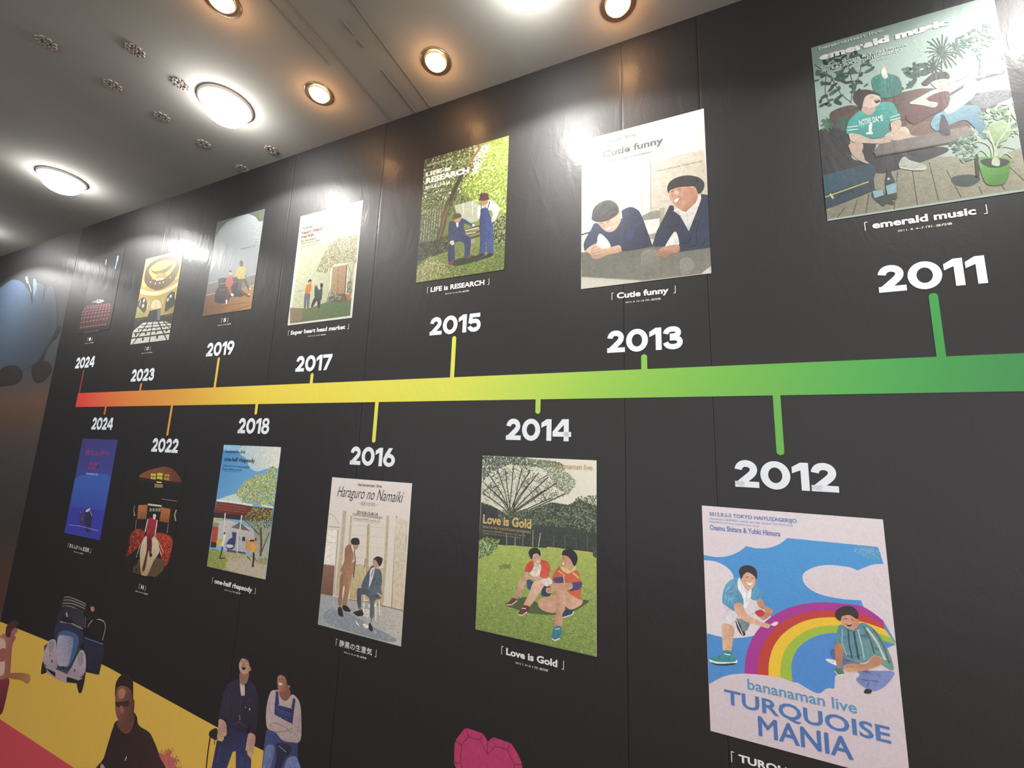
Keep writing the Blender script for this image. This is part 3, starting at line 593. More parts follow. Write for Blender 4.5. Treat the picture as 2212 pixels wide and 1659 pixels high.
  ['l','printed_plants','#4c6a5e',2.3,1,[104.4,395.9,92.8,399,84.5,395.6]],
  ['l','printed_plants','#4c6a5e',2.3,1,[104.4,395.9,96.2,406.5,90.2,408.1]],
  ['l','printed_plants','#4c6a5e',2.3,1,[104.4,395.9,95.3,409.9,88.6,413.8]],
  ['l','printed_plants','#4c6a5e',2.3,1,[104.4,395.9,100.7,411.5,97.7,416.5]],
  ['l','printed_plants','#4c6a5e',2.3,1,[104.4,395.9,105,415.3,104.8,422.8]],
  ['l','printed_plants','#4c6a5e',2.3,1,[104.4,395.9,106.6,417.7,107.6,426.8]],
  ['l','printed_plants','#4c6a5e',2.3,1,[104.4,395.9,110.6,409.7,114.1,413.5]],
  ['l','printed_plants','#4c6a5e',2.3,1,[104.4,395.9,115,403.9,121.5,403.8]],
  ['l','printed_plants','#4c6a5e',2.3,1,[104.4,395.9,112.9,401,117.9,399]],
  ['l','printed_plants','#2e443e',2.3,1,[58,360.7,67.4,360.6,73,355]],
  ['l','printed_plants','#2e443e',2.3,1,[58,360.7,67,352,72.5,340.8]],
  ['l','printed_plants','#2e443e',2.3,1,[58,360.7,63.1,344.5,66,328.2]],
  ['l','printed_plants','#2e443e',2.3,1,[58,360.7,60.8,348.4,62.1,334.7]],
  ['l','printed_plants','#2e443e',2.3,1,[58,360.7,55,346.4,52.4,331.5]],
  ['l','printed_plants','#2e443e',2.3,1,[58,360.7,51.7,355.1,46.9,345.8]],
  ['l','printed_plants','#2e443e',2.3,1,[58,360.7,49.3,355.1,43,345.8]],
  ['l','printed_plants','#2e443e',2.3,1,[58,360.7,45.2,363.7,36,360.1]],
  ['l','printed_plants','#2e443e',2.3,1,[58,360.7,48.9,371.7,42.2,373.6]],
  ['l','printed_plants','#2e443e',2.3,1,[58,360.7,47.8,375.4,40.4,379.7]],
  ['l','printed_plants','#2e443e',2.3,1,[58,360.7,53.8,377.2,50.4,382.7]],
  ['l','printed_plants','#2e443e',2.3,1,[58,360.7,58.4,381.4,58.2,389.6]],
  ['l','printed_plants','#2e443e',2.3,1,[58,360.7,60.2,383.9,61.2,393.9]],
  ['l','printed_plants','#2e443e',2.3,1,[58,360.7,64.6,375.4,68.5,379.7]],
  ['l','printed_plants','#2e443e',2.3,1,[58,360.7,69.6,369.2,76.7,369.4]],
  ['l','printed_plants','#2e443e',2.3,1,[58,360.7,67.2,366.1,72.8,364.2]],
  ['l','printed_plants','#b8c8b4',2.2,1,[113.2,161,120.9,161.8,125.4,157.3]],
  ['l','printed_plants','#b8c8b4',2.2,1,[113.2,161,120.2,154.4,124.3,144.9]],
  ['l','printed_plants','#b8c8b4',2.2,1,[113.2,161,116.2,148.1,117.6,134.5]],
  ['l','printed_plants','#b8c8b4',2.2,1,[113.2,161,114.1,151.4,114.1,139.9]],
  ['l','printed_plants','#b8c8b4',2.2,1,[113.2,161,108.7,151.1,105.1,139.4]],
  ['l','printed_plants','#b8c8b4',2.2,1,[113.2,161,106.9,159.1,102.1,152.8]],
  ['l','printed_plants','#b8c8b4',2.2,1,[113.2,161,104.8,160.5,98.7,155.1]],
  ['l','printed_plants','#b8c8b4',2.2,1,[113.2,161,103.3,169.3,96,169.7]],
  ['l','printed_plants','#b8c8b4',2.2,1,[113.2,161,108.2,174.1,104.3,177.7]],
  ['l','printed_plants','#b8c8b4',2.2,1,[113.2,161,108.7,177.6,105.1,183.5]],
  ['l','printed_plants','#b8c8b4',2.2,1,[113.2,161,114,175.5,114,180]],
  ['l','printed_plants','#b8c8b4',2.2,1,[113.2,161,119,174.9,122.3,179]],
  ['l','printed_plants','#b8c8b4',2.2,1,[113.2,161,121.4,174.6,126.3,178.6]],
  ['l','printed_plants','#b8c8b4',2.2,1,[113.2,161,121.7,165.6,126.8,163.6]],
  ['l','printed_plants','#4c7458',2.6,1,[-164.8,268.8,-158.1,270.3,-154.1,265.5]],
  ['l','printed_plants','#4c7458',2.6,1,[-164.8,268.8,-158.8,263.9,-155.3,254.8]],
  ['l','printed_plants','#4c7458',2.6,1,[-164.8,268.8,-163,259.4,-162.3,247.3]],
  ['l','printed_plants','#4c7458',2.6,1,[-164.8,268.8,-165.3,262.5,-166,252.5]],
  ['l','printed_plants','#4c7458',2.6,1,[-164.8,268.8,-170.4,264.6,-174.5,256]],
  ['l','printed_plants','#4c7458',2.6,1,[-164.8,268.8,-170.9,271.9,-175.5,268.1]],
  ['l','printed_plants','#4c7458',2.6,1,[-164.8,268.8,-172.4,274.7,-177.9,272.8]],
  ['l','printed_plants','#4c7458',2.6,1,[-164.8,268.8,-171.3,282.3,-176.1,285.4]],
  ['l','printed_plants','#4c7458',2.6,1,[-164.8,268.8,-165.7,282.3,-166.8,285.5]],
  ['l','printed_plants','#4c7458',2.6,1,[-164.8,268.8,-163.7,284,-163.4,288.3]],
  ['l','printed_plants','#4c7458',2.6,1,[-164.8,268.8,-160.1,278.1,-157.5,278.4]],
  ['l','printed_plants','#4c7458',2.6,1,[-164.8,268.8,-156.8,272.7,-152,269.5]],
  ['s','printed_plants','#547c6c #6a9482 #3c6254',80,11.2,'leaf',[111.9,429.2,151.2,444.5,180.6,425.4,174.6,394.5,151.2,370.7,138.2,346.8,131,378.9,112,403.5]],
  ['l','printed_plants','#5c7468',2.5,0,[142.5,357.5,135.9,310.4]],
  ['l','printed_plants','#5c7468',1.3,0,[173,403.5,182.7,374.6,177.1,335.7]],
  ['f','printed_mannequin','#2f8276','#2a6a62',[-51.8,380.1,-11.8,321.7],1,[-62.4,370.6,-45.7,380.1,-37.6,385.9,-29.4,376.2,-8.8,355.4,-9.2,311.3,-44.2,308.6,-59.2,328.7]],
  ['f','printed_mannequin','#dcd6c8',None,None,1,[-42.2,385.4,-36.7,395.9,-33.5,394.6,-30.1,367.6,-38,363.9]],
  ['l','printed_mannequin','#1f4f4a',1.4,0,[-32.5,364.1,-34.6,312.3]],
  ['f','printed_guitar_player','#77a9bb','#4f8296',[79.9,248,122.8,154.2],1,[37.1,208.4,51.1,232.8,79.1,240.1,103.2,240.2,123.2,230.4,129,207.6,130.7,151.8,124.9,145,112.3,177.1,96.6,202,60.8,192.9,46.7,188.2]],
  ['f','printed_guitar_player','#b9d2cf','#d3e0da',[13.3,278.7,109.9,278.8],1,[4.6,277.4,28.7,290.4,52,299.2,84.9,298,112.4,277.9,120.9,258.6,77.8,227.4,65.1,235.7,55,273]],
  ['f','printed_guitar_player','#6a3432','#4c2a2c',[26.7,270,50.3,224.8],1,[-3.8,248.4,21.2,271.8,50.9,287.8,75.7,287.5,78.5,269.1,69,242.6,40,232.2,10.5,218.3,-3.1,231.3]],
  ['l','printed_guitar_player','#565258',6.5,0,[72.9,273.1,119.8,297.8,146.6,303.2,178.6,303.5]],
  ['l','printed_guitar_player','#cfd4cc',2.3,0,[94.2,309.2,116.6,317.6]],
  ['f','printed_guitar_player','#d6cdc0',None,None,1,[4.6,277.4,31,285.4,40.9,271.5,55.4,262.4,48.8,251.8,26.3,265.9]],
  ['f','printed_guitar_player','#d4d8cf',None,None,1,[107.7,296,120.6,305.8,131.3,291.6,127.2,267.8,110.3,257.4,103.7,276]],
  ['f','printed_guitar_player','#d8d4cb','#b8ada2',[54.4,323.7,79.5,297.8],1,[49.1,321.4,60.7,330.7,76.4,321.6,82.4,305.1,71.1,295.8,57.7,300.5]],
  ['f','printed_guitar_player','#2e2e30',None,None,1,[31.9,325,44.4,336.7,56.4,345,78.2,340.3,83.5,321.5,68.3,323.7,51.5,322.6,40.1,315.3]],
  ['l','printed_guitar_player','#3c3638',1.3,0,[60.8,318,66.2,316]],
  ['l','printed_guitar_player','#f4f0ea',1.3,0,[68,306.9,73.7,308.3]],
  ['l','printed_guitar_player','#a89c90',1,0,[40.4,265.4,52.1,257.3]],
  ['l','printed_guitar_player','#a89c90',1,0,[39.4,261.5,49.8,253.1]],
  ['f','printed_seated_man','#22252b',None,None,1,[-97.3,199.1,-70.1,190.3,-75.8,165.7,-89.7,143.4,-94.7,163.3]],
  ['f','printed_seated_man','#c2aa96',None,None,1,[-122,201,-98,198.4,-94.9,183.8,-101,160.8,-87.1,137.6,-99.4,143.4,-115.5,164.7,-122,183.7]],
  ['f','printed_seated_man','#c9b09a','#e0cbb8',[-26.4,190.2,-7,213.7],1,[-36.4,210,-21.1,218,-9.6,216.6,-3.3,204.2,-3.8,182.8,-27,184.5,-39.3,189.8]],
  ['f','printed_seated_man','#3da49b','#2f8a84',[-90.3,287.2,-66.7,202.1],1,[-106.5,279.3,-90.1,289.4,-76.1,271.7,-52.8,296.7,-29.3,291.4,-19.9,264.2,-16,241.7,-36.4,236.3,-41.4,220,-39.5,201.6,-75.6,203.9,-100.3,219.7,-124.9,231.4,-120.4,261.6]],
  ['l','printed_seated_man','#d8e2da',2.5,0,[-122,249.8,-101.2,247.8]],
  ['l','printed_seated_man','#d8e2da',2.5,0,[-123.2,241.4,-101,238.2]],
  ['l','printed_seated_man','#d8e2da',2.4,0,[-34.9,251.1,-16.4,253.7]],
  ['l','printed_seated_man','#d8e2da',2.4,0,[-35.9,242.9,-16.1,243.9]],
  ['t','printed_seated_man','#dde8dc','NOTRE DAME',0.02,0,[-98.1,246.8,-49.6,263.1]],
  ['f','printed_seated_man','#e0e8dc',None,None,0,[-79.7,242.5,-71.3,248.5,-74.8,221.6,-71.9,219.8,-72.9,215,-86.5,219.1,-86.2,223.3,-80.7,223.4,-78.9,237.9]],
  ['f','printed_seated_man','#cbb6a2',None,None,1,[-119.7,230.7,-100.1,222.7,-73,199.7,-52.6,200,-41,190.3,-43,184.2,-56.4,183.8,-91.5,195.7,-115.9,207]],
  ['f','printed_seated_man','#c8b29e',None,None,1,[-35.7,235.2,-17.7,238.9,-17.7,217,-36.4,196.5,-41.7,183,-54.4,189.2,-49.8,204.7,-36.6,214.3]],
  ['l','printed_seated_man','#9c8470',1,0,[-62.9,194.6,-48.8,203.1]],
  ['l','printed_seated_man','#9c8470',1,0,[-58.9,189.2,-43.4,197.3]],
  ['l','printed_seated_man','#9c8470',1,0,[-56.2,185.5,-40.5,190.2]],
  ['f','printed_seated_man','#b8a290',None,None,1,[-86.5,303.6,-61.5,293.1,-65,276.8,-76.2,270.4,-88.7,286.7]],
  ['f','printed_seated_man','#c9b29f','#d8c4b4',[-81.1,323.9,-56.1,293.4],1,[-87.1,325.9,-68,333.5,-52.1,318.3,-50.3,300.2,-62.4,290.3,-77.4,293.5,-87.7,303.1]],
  ['f','printed_seated_man','#24211f',None,None,1,[-103.9,331.7,-95.4,348.4,-73.3,344.2,-54.6,328.8,-50.4,317.7,-65.3,328.2,-77.8,326.3,-84.6,310.9,-89,294.7,-98.4,310.2]],
  ['f','printed_seated_man','#4a2a28',None,None,1,[-62.6,309.6,-52.9,309,-50.5,302,-58.6,298.7]],
  ['l','printed_seated_man','#f0e8e0',1.1,0,[-61.5,308.4,-53,307.7]],
  ['l','printed_seated_man','#302622',1.1,0,[-70.8,318.1,-63,319.8]],
  ['f','printed_seated_man','#b6bdae',None,None,1,[-30.5,112,-25.3,131.9,-16.9,136.2,-8.8,125,11.7,110.7,19.7,101.3,14.9,92.2,-6.3,97.2]],
  ['l','printed_seated_man','#e2e6d8',2,0,[-30.1,110.3,-6.2,98.4,16.4,95.8]],
  ['f','printed_table','#6c635d','#8c847c',[-69.5,169,98.5,169.4],0,[-76.4,165.9,-62.3,183.9,46.4,185.1,100.1,184.8,111.6,165.4,91.3,150.9,43.3,152.7,-70.9,152.6]],
  ['l','printed_table','#3a3434',4.2,0,[-73.9,152.6,43.1,151.2,91.1,149.3]],
  ['f','printed_table','#37343a',None,None,1,[51.1,182.8,55.3,214.2,63.5,225.5,69.1,194.4,69,171.8,56.5,170.7]],
  ['l','printed_table','#1c1c20',4.5,0,[59.8,209.5,60.2,227.8]],
  ['f','printed_table','#26262a',None,None,0,[104.7,104.7,111.2,102.9,107.2,51.6,101.8,53]],
  ['f','printed_suitcase','#2b5568','#23404e',[-166,118,-80.5,109.2],0,[-184.6,127.8,-84.1,137.3,-74,115.8,-81.9,92.1,-185.1,74.7]],
  ['f','printed_suitcase','#1f4356','#1a3442',[-169.7,67.8,-83.5,72.7],0,[-185.1,74.7,-81.9,92.1,-81.4,63.2,-184.9,32.4]],
  ['l','printed_suitcase','#c8c264',3.3,0,[-184.4,66.1,-91.2,87.8]],
  ['l','printed_suitcase','#d8d080',4.3,0,[-171.8,73.4,-165.9,58.5]],
  ['l','printed_suitcase','#10181e',2.8,0,[-156.1,56.3,-151.5,67,-125.9,71.1,-123.6,61.4]],
  ['f','printed_bottles','#17241e','#3a4a40',[-56.2,82.5,-36.4,77.7],0,[-60.4,81.5,-55.1,102.7,-53.7,111.5,-48,110,-47.1,100.7,-42.5,81.2,-39.2,66.2,-41.8,30.6,-59.5,28.6,-60.8,63.3]],
  ['f','printed_bottles','#8fb7c2',None,None,0,[-59.8,68.7,-39.2,72.7,-40.9,46.5,-58.3,44.8]],
  ['l','printed_bottles','#c8d8dc',5.4,0,[-55.4,85.6,-50.7,86.1]],
  ['f','printed_bottles','#1a2620','#33453c',[-84.2,64.7,-70.6,16.9],0,[-88.7,53.4,-84.3,63.9,-66.9,59.8,-57.5,34.2,-47.7,22,-49.9,15.7,-61.4,23,-69.2,15.8,-85.6,40.5]],
  ['f','printed_bottles','#8fb7c2',None,None,0,[-86.3,61.1,-66.9,60.6,-65.2,45.6,-84.4,41]],
  ['s','printed_pot_plant','#5c8570 #7ca080 #46685a #94b490',70,11.5,'leaf',[64.4,147.5,92.6,163.2,117,148.1,112.2,102.6,80.4,95.6]],
  ['s','printed_pot_plant','#7c9c74 #8fae84 #b4c8a4 #64845c',60,14.3,'leaf',[128.1,215.9,165.4,219.5,184.8,193.5,174.6,146.4,144.1,116.9,129.8,148.2]],
  ['f','printed_pot_plant','#8fb07c','#a8c496',[137.6,149.8,167.2,168],1,[133.5,158.8,142.9,175.5,161.2,181.6,171.1,159.1,163.4,134.4,142.5,125.1,132.7,139.5]],
  ['l','printed_pot_plant','#c8d2b0',2.7,1,[132.7,81.7,133.1,120,116.2,140.4,100.3,137.2]],
  ['l','printed_pot_plant','#c8d2b0',2.7,1,[133.9,81.4,144.9,124.4,166.3,160.5,173.4,201.1]],
  ['l','printed_pot_plant','#c8d2b0',2.7,1,[132.7,81.7,151.3,114.9,172.3,105.1]],
  ['l','printed_pot_plant','#c8d2b0',2.7,1,[132.7,81.7,118.7,116.3,102.2,105.4]],
  ['l','printed_pot_plant','#c8d2b0',2.7,1,[135.1,81.1,154.5,98.7,165.1,84.4]],
  ['l','printed_pot_plant','#c8d2b0',2.7,1,[132.5,79.9,139.6,110.5,133.9,162.6]],
  ['f','printed_pot_plant','#5fa83c','#4c8834',[119.6,77.5,151.8,31.6],1,[110,94.7,124.3,97.4,153.1,86.9,160.8,74.3,150.9,31.8,136.7,23.3,119.4,28.9,112.8,47.2]],
  ['f','printed_pot_plant','#2c3426',None,None,1,[112.2,88.7,126.4,93,150.5,85.3,159.6,74.6,145.9,66.1,126.4,69.7]],
  ['f','printed_pot_plant','#c8d0b4',None,None,1,[130.3,78.5,135.1,92.5,143.7,86.4,143,71.4,136.5,71.2]],
  ['s','printed_pot_plant','#b8c8ac #d0dcc4 #8ca488',30,10.4,'leaf',[161,224.9,185.5,220.6,184.4,189.7,183.2,136.2,169.7,124.9]],
  ['t','printed_title','#c6d6ca','bananaman live',0.03,0,[-165.8,499,-27,509.8]],
  ['t','printed_title','#f2f6f0','emerald music',0.06,0,[-166.8,466.1,99,487]],
  ['t','printed_lettering','#c8d6cc','Osamu Shitara & Yuhki Himura',0.02,0,[-164.8,440.8,15.9,449.5]],
  ['t','printed_lettering','#c8d6cc','2011.8.4-7 TOKYO HAIYUZAGEKIJO',0.02,0,[-165.8,427.1,3,438.3]],
  ['t','printed_lettering','#b0c4b8','information: HORIPRO fan club "passion"',0,0,[-157.3,419.3,-17.7,424.2]],
 ]},
 '2013': {'org': [-0.0998, 2.246], 'w': 0.3659, 'h': 0.5175, "items": [
  ['f','paper','#e0e2da','#d8d6c8',[11.6,505.3,4.3,69.9],0,[-182.7,517,182.1,518.8,183.2,0.2,-182.3,-0.8]],
  ['f','printed_room','#d3ccbd','#c8beaa',[32.2,363.9,169.6,244.7],0,[30.7,384.3,178.8,383,183.6,236.5,149.7,167,53.3,211.7,27.5,218]],
  ['f','printed_room','#e6e3d8',None,None,0,[-53.5,384,5.7,384.3,2.8,209.4,-8.3,229,-54.8,243.2]],
  ['f','printed_room','#dddacf',None,None,0,[5.7,383.4,30.7,384.3,27.5,218,2.8,209.4]],
  ['l','printed_room','#bcb7a6',1.7,0,[5.7,382,2.8,210.2]],
  ['l','printed_room','#9c937e',2,0,[30.7,383,27.5,218.8]],
  ['f','printed_room','#8d8b80',None,None,0,[2.1,208.7,27.5,218,52.3,217,52.5,191.6,5.6,193.4]],
  ['f','printed_room','#e4e2d8',None,None,0,[5.6,193.4,52.5,190.8,42.7,146.5,16.8,146.3,10.5,169.4]],
  ['f','printed_room','#9a988c',None,None,0,[16.8,146.3,42.7,146.5,34.9,127,22.1,131.4]],
  ['l','printed_room','#bdbdb2',6.1,0,[-108.6,382.1,-108.8,313.4]],
  ['l','printed_room','#b4b4a8',2.7,0,[-182.4,304.9,-54.1,316.3]],
  ['l','printed_room','#cfcfc4',1.7,0,[-53.5,386.2,-54.8,243.2]],
  ['l','printed_room','#c4c4b8',1.8,0,[-135.8,379.7,-135.8,315]],
  ['l','printed_room','#3a3c42',5.2,0,[-182.5,182.2,-156.5,185.4]],
  ['l','printed_room','#c8c8bc',2.2,0,[-181.3,256.3,-98.8,261.5]],
  ['f','printed_room','#a9a594',None,None,0,[53.2,223.6,66.4,222.5,66.6,200.5,55.7,156.6,51.1,160.8]],
  ['l','printed_room','#87836f',1.2,0,[54.6,222,53.3,161.2]],
  ['l','printed_room','#8c8a78',1.8,0,[-180.3,312.3,-170.4,312.8]],
  ['f','printed_room','#e4e4dc',None,None,0,[41.7,101,50.3,161.8,100.5,152.1,105.7,90]],
  ['f','printed_table','#6a6a60','#87877a',[4.9,107.3,21.6,9.9],0,[-183,121.6,-111.4,119.3,27.2,107.6,183.5,76,183.6,19,155.8,2.1,3.1,3.5,-181.7,40.2]],
  ['f','printed_table','#8c8a7e','#7c7b70',[4.6,90.6,21.8,18],1,[0.9,91.2,34.3,98.1,51.7,62.4,47.2,22.5,3.4,16.5,-3.5,54.5]],
  ['f','printed_table','#97958a',None,None,1,[104.5,50,125.4,54.7,140.2,36.5,130.8,10.4,106.8,9.9]],
  ['l','printed_table','#a09e90',2.6,0,[-181.7,39.8,-72.4,18.7,3.1,3.5,155.8,2.1]],
  ['l','printed_table','#c8c5b6',1.3,0,[-181.6,32.8,-0.6,-1.3]],
  ['f','printed_table','#dcd9cc',None,None,0,[155.8,2.1,183.7,21.3,183.5,0.1,157.3,-2]],
  ['f','printed_leaning_man','#2e3a5a','#262c44',[-131.6,201.2,5.3,132.4],1,[-175.1,137.1,-172.3,159.8,-152.3,194,-139.1,213.8,-111.2,195,-91.1,178,-70.9,211.3,-58.8,237.4,-31.2,245.6,-8.3,229.8,2.8,205.1,13.5,168.9,28.8,113.6,26.4,105.2,-56.1,104,-60.7,118.4,-90.6,122.7,-99.2,146.8,-122.6,174.7,-131.6,164.9,-135.7,144.4,-166.7,123.3]],
  ['f','printed_leaning_man','#2e3a68',None,None,1,[-44.1,145.5,-35.9,178.4,-24.6,159,-32.6,134.9]],
  ['f','printed_leaning_man','#e2e2da',None,None,1,[-129.2,158.7,-121.4,173.6,-98.5,145.7,-91.4,122.8,-111.4,121.9,-126.8,136.3]],
  ['f','printed_leaning_man','#d2b298','#b88f76',[-111.4,127.1,-111.5,96.8],1,[-168.8,127.2,-139,144.1,-130.8,134.8,-111.4,121.9,-67.6,126.5,-59.2,111.8,-62.4,103.4,-103.4,99.8,-122.7,92.1,-144.7,95.6,-156.3,112.8]],
  ['l','printed_leaning_man','#94705a',1.7,0,[-150.1,129.3,-135.7,133.5]],
  ['l','printed_leaning_man','#94705a',1.7,0,[-152.2,120.9,-123.5,125.7]],
  ['l','printed_leaning_man','#94705a',1.7,0,[-150.1,112.6,-121.5,115.8]],
  ['l','printed_leaning_man','#94705a',1.7,0,[-146,103.2,-123.5,105.2]],
  ['f','printed_leaning_man','#c69f86','#dcb8a0',[-123.4,204.1,-70.9,211.3],1,[-130.8,214.4,-111.1,214.1,-78.8,227,-62.7,241.3,-57.4,222.6,-64.7,196.1,-82.3,175.9,-102.3,177.1,-118.5,193.4]],
  ['l','printed_leaning_man','#efece6',3.8,0,[-59.6,237.6,-57.5,213]],
  ['f','printed_leaning_man','#32312e','#4a4844',[-139.9,234.2,-94.6,278.5],1,[-150.3,234.5,-143.3,265.6,-120,281.9,-94.6,283,-74.5,267.4,-65.5,245.5,-70,228.7,-92.9,216.6,-114.4,213,-135.8,217.2,-148.2,226]],
  ['l','printed_leaning_man','#3c2c28',1.7,0,[-124.2,207.8,-115.2,208.7]],
  ['l','printed_leaning_man','#3c2c28',1.7,0,[-103.8,209.1,-94.1,212.5]],
  ['f','printed_leaning_man','#f4efe8',None,None,1,[-103.9,187.9,-92.6,192.8,-91,188.1,-99.9,182.7]],
  ['l','printed_leaning_man','#9c745c',1.3,0,[-112,202.7,-109.6,194.7,-106.3,194.1]],
  ['f','printed_laughing_man','#252d3f','#333d55',[65.5,183.9,165.2,123.6],0,[91.1,223.9,81,226.9,65.7,195.6,42.8,150.7,30.2,111.2,35.2,103.7,65.2,100.2,93.8,141.9,103.3,103.4,101,94.9,101.8,76.2,183.5,76,183.7,237.3,165.5,244,163.9,227.4,150.4,187.2,129.7,135.1,108.6,186.8,93.1,205]],
  ['l','printed_laughing_man','#3a4560',1.9,0,[150.4,187.2,165.6,229.1]],
  ['l','printed_laughing_man','#161c2a',1.8,0,[150.5,90.3,148.3,126.8,159.9,164.9]],
  ['f','printed_laughing_man','#e9e7e2','#d4d2cc',[98.6,210.6,142.9,168.4],0,[89.1,205.9,101.6,215.8,123,198.7,151.7,223.1,164.9,245.8,165.6,228.3,150.4,186.4,129.7,135.9,115.9,173.8,106.2,203.9]],
  ['l','printed_laughing_man','#b8b6ae',1.1,0,[123,197.9,127.8,183.7,129.8,138.4]],
  ['l','printed_laughing_man','#b8b6ae',1.1,0,[106.2,203.9,122.6,184.8,128,191.9]],
  ['f','printed_laughing_man','#e4e4dc',None,None,1,[65.2,100.2,93.1,141.2,103.3,104.2,98.2,98.6,74.1,97.9]],
  ['f','printed_laughing_man','#c79c80','#a87c62',[63.4,97.3,62.7,68.8],1,[38.3,76,48.8,91.5,63.4,98.9,99.7,99.2,102.6,77.6,77,72.1,66.9,65.7,48.3,70.3]],
  ['l','printed_laughing_man','#8a6450',1.5,0,[43.2,84.2,57.8,90.8]],
  ['l','printed_laughing_man','#8a6450',1.5,0,[46.6,75.5,66.6,84.4]],
  ['l','printed_laughing_man','#8a6450',1.5,0,[59.1,69.3,77.2,78.6]],
  ['f','printed_laughing_man','#c99c80','#b98468',[92.6,253.9,144.8,225.5],1,[81.3,265,93.2,277.6,118.4,278.4,141.1,271.3,153.7,252.5,154.6,229.5,138,209.6,123,197.9,105.7,209.9,91.2,229.8,82.3,248.6]],
  ['f','printed_laughing_man','#b07c62',None,None,0,[109.1,204.2,137.4,210.6,153.6,229.7,151.5,219.9,123.6,196.1]],
  ['f','printed_laughing_man','#2b2a29','#3c3b39',[82.6,286.1,130,308.6],1,[75.2,281.8,82.2,301.2,101.4,311.5,130.1,312,157.8,300,173.1,282,174.5,264.2,167,248.6,157.7,247.4,149.8,270.1,128.9,275.9,104.8,279.1,84.1,274.6,79.1,266.4]],
  ['f','printed_laughing_man','#c08c72',None,None,1,[141.9,264.4,149.7,268,152,252.9,145.6,247.7]],
  ['f','printed_laughing_man','#f4eee6',None,None,1,[94.4,240.9,105.3,246,106.6,242.3,101.4,234.3,96.4,234.5]],
  ['l','printed_laughing_man','#7c4a3c',1.2,0,[93,242,106.1,247.5,108.7,239.8,101.9,227.4]],
  ['l','printed_laughing_man','#382824',2,0,[85,268.4,93.8,271.5]],
  ['l','printed_laughing_man','#382824',1.9,0,[103.1,271,112.9,272.9]],
  ['l','printed_laughing_man','#a0705a',1.6,0,[91.4,262.7,87.2,254.3,91.8,250.7]],
  ['f','printed_laughing_man','#b98870',None,None,1,[117.8,260.8,126.8,262.9,131.7,253.4,126.1,242.1,119.2,247.9]],
  ['f','printed_laughing_man','#dcb298',None,None,1,[94.7,266.2,103.8,269.1,106.4,259.2,99.8,255.7]],
  ['l','printed_laughing_man','#a87460',1.2,0,[107.5,248.4,113.6,238.7,109.5,220.7]],
  ['l','printed_laughing_man','#a87460',1.1,0,[139.3,268.4,142.9,250.8,147.3,247.3]],
  ['f','printed_title','#6c6a5c',None,None,0,[-165,442.8,-170.2,457.6,-158.1,449.5,-152.9,459.5,-148.6,450.7,-146.9,468.3,-142.6,449.1,-135.8,459.5,-134.1,449.6,-120.6,457.2,-130.7,439.2]],
  ['t','printed_title','#66655c','bananaman live',0.01,0,[-165.1,483.9,-11.8,497.7]],
  ['t','printed_title','#5c5c52','Cutie funny',0.03,0,[-115.6,427.6,68,459.2]],
  ['t','printed_lettering','#64645a','2013.8.15-18 TOKYO HAIYUZAGEKIJO',0.02,0,[-166.6,411.9,34.8,419.4]],
  ['t','printed_lettering','#a4a498','information: HORIPRO awards fan club "passion" 03-5434-0755',0,0,[-167.4,402.7,12.3,405]],
  ['t','printed_lettering','#a4a498','HORIPROCOM http://www.horipro.co.jp/',0,0,[-167.4,394.2,-53.3,397.2]],
  ['t','printed_lettering','#9c9686','Osamu Shitara & Yuhki Himura',0.01,0,[43.9,345.5,172.4,349.8]],
 ]},
 '2015': {'org': [-0.7308, 2.3497], 'w': 0.3622, 'h': 0.5123, "items": [
  ['f','paper','#4e5a3c','#8a9c48',[-166.4,365.1,174.2,393.2],0,[-184.4,514.1,181.5,511.2,181.3,0.3,-178.9,-0.6]],
  ['s','printed_foliage','#2c3a24 #3d4d2e #55633f #c8cfb8 #8c9870 #242e1e',520,15.2,'d',[-184.3,512.2,64.3,510.8,69.7,403.9,26.3,364.9,-39.9,302.4,-181.1,310.6]],
  ['s','printed_foliage','#a8bc48 #86a63a #c8d470 #6a8a30 #d8e08c #5a7830',620,13.7,'d',[87.3,505.3,180.7,506,182.5,284.6,181,211.9,132.1,243.2,53.4,281.7,-1.4,343.7,2.2,381.9,46.7,409.9,67.1,454.8]],
  ['s','printed_foliage','#d4dcc8 #c0ccac #e0e4d4',70,13.9,'d',[42.2,495.5,109.7,504.5,89.4,459.9,69.7,403.9,36.6,384.6]],
  ['s','printed_foliage','#394a2c #566a3c #788c50 #2a3622',360,13.6,'d',[-182.9,334.1,-39.9,302.4,-30.7,345,53.4,281.7,43.2,262.3,-95.1,236.1,-176.3,173.4]],
  ['f','printed_foliage','#aeb39e',None,None,0,[-31.6,283.9,47.5,287.4,72.1,266.8,70.9,201.9,35.4,198.2,-11.9,228.2]],
  ['l','printed_foliage','#8c927c',1.2,0,[-30,286.4,70.6,274.2]],
  ['l','printed_foliage','#8c927c',1.2,0,[-29.5,278.5,71,266.5]],
  ['l','printed_foliage','#8c927c',1.2,0,[-29,270.7,71.4,258.9]],
  ['l','printed_foliage','#8c927c',1.2,0,[-28.6,262.9,71.7,251.3]],
  ['l','printed_foliage','#8c927c',1.1,0,[-28.1,255.1,72.1,243.7]],
  ['l','printed_foliage','#8c927c',1.1,0,[-27.6,247.3,72.5,236.2]],
  ['l','printed_foliage','#8c927c',1.1,0,[-27.1,239.5,72.9,228.6]],
  ['l','printed_foliage','#8c927c',1.1,0,[-26.6,231.7,73.3,221.1]],
  ['l','printed_foliage','#8c927c',1.1,0,[-26.1,224,73.6,213.5]],
  ['l','printed_foliage','#d8dccc',3.4,0,[6.7,283.9,8,242.6]],
  ['l','printed_foliage','#d8dccc',2.8,0,[44.8,285.8,47.2,229.1]],
  ['l','printed_foliage','#979c82',4.3,0,[-170.5,296.8,-171.5,167]],
  ['l','printed_foliage','#979c82',4.3,0,[-159,294.4,-160.1,164.9]],
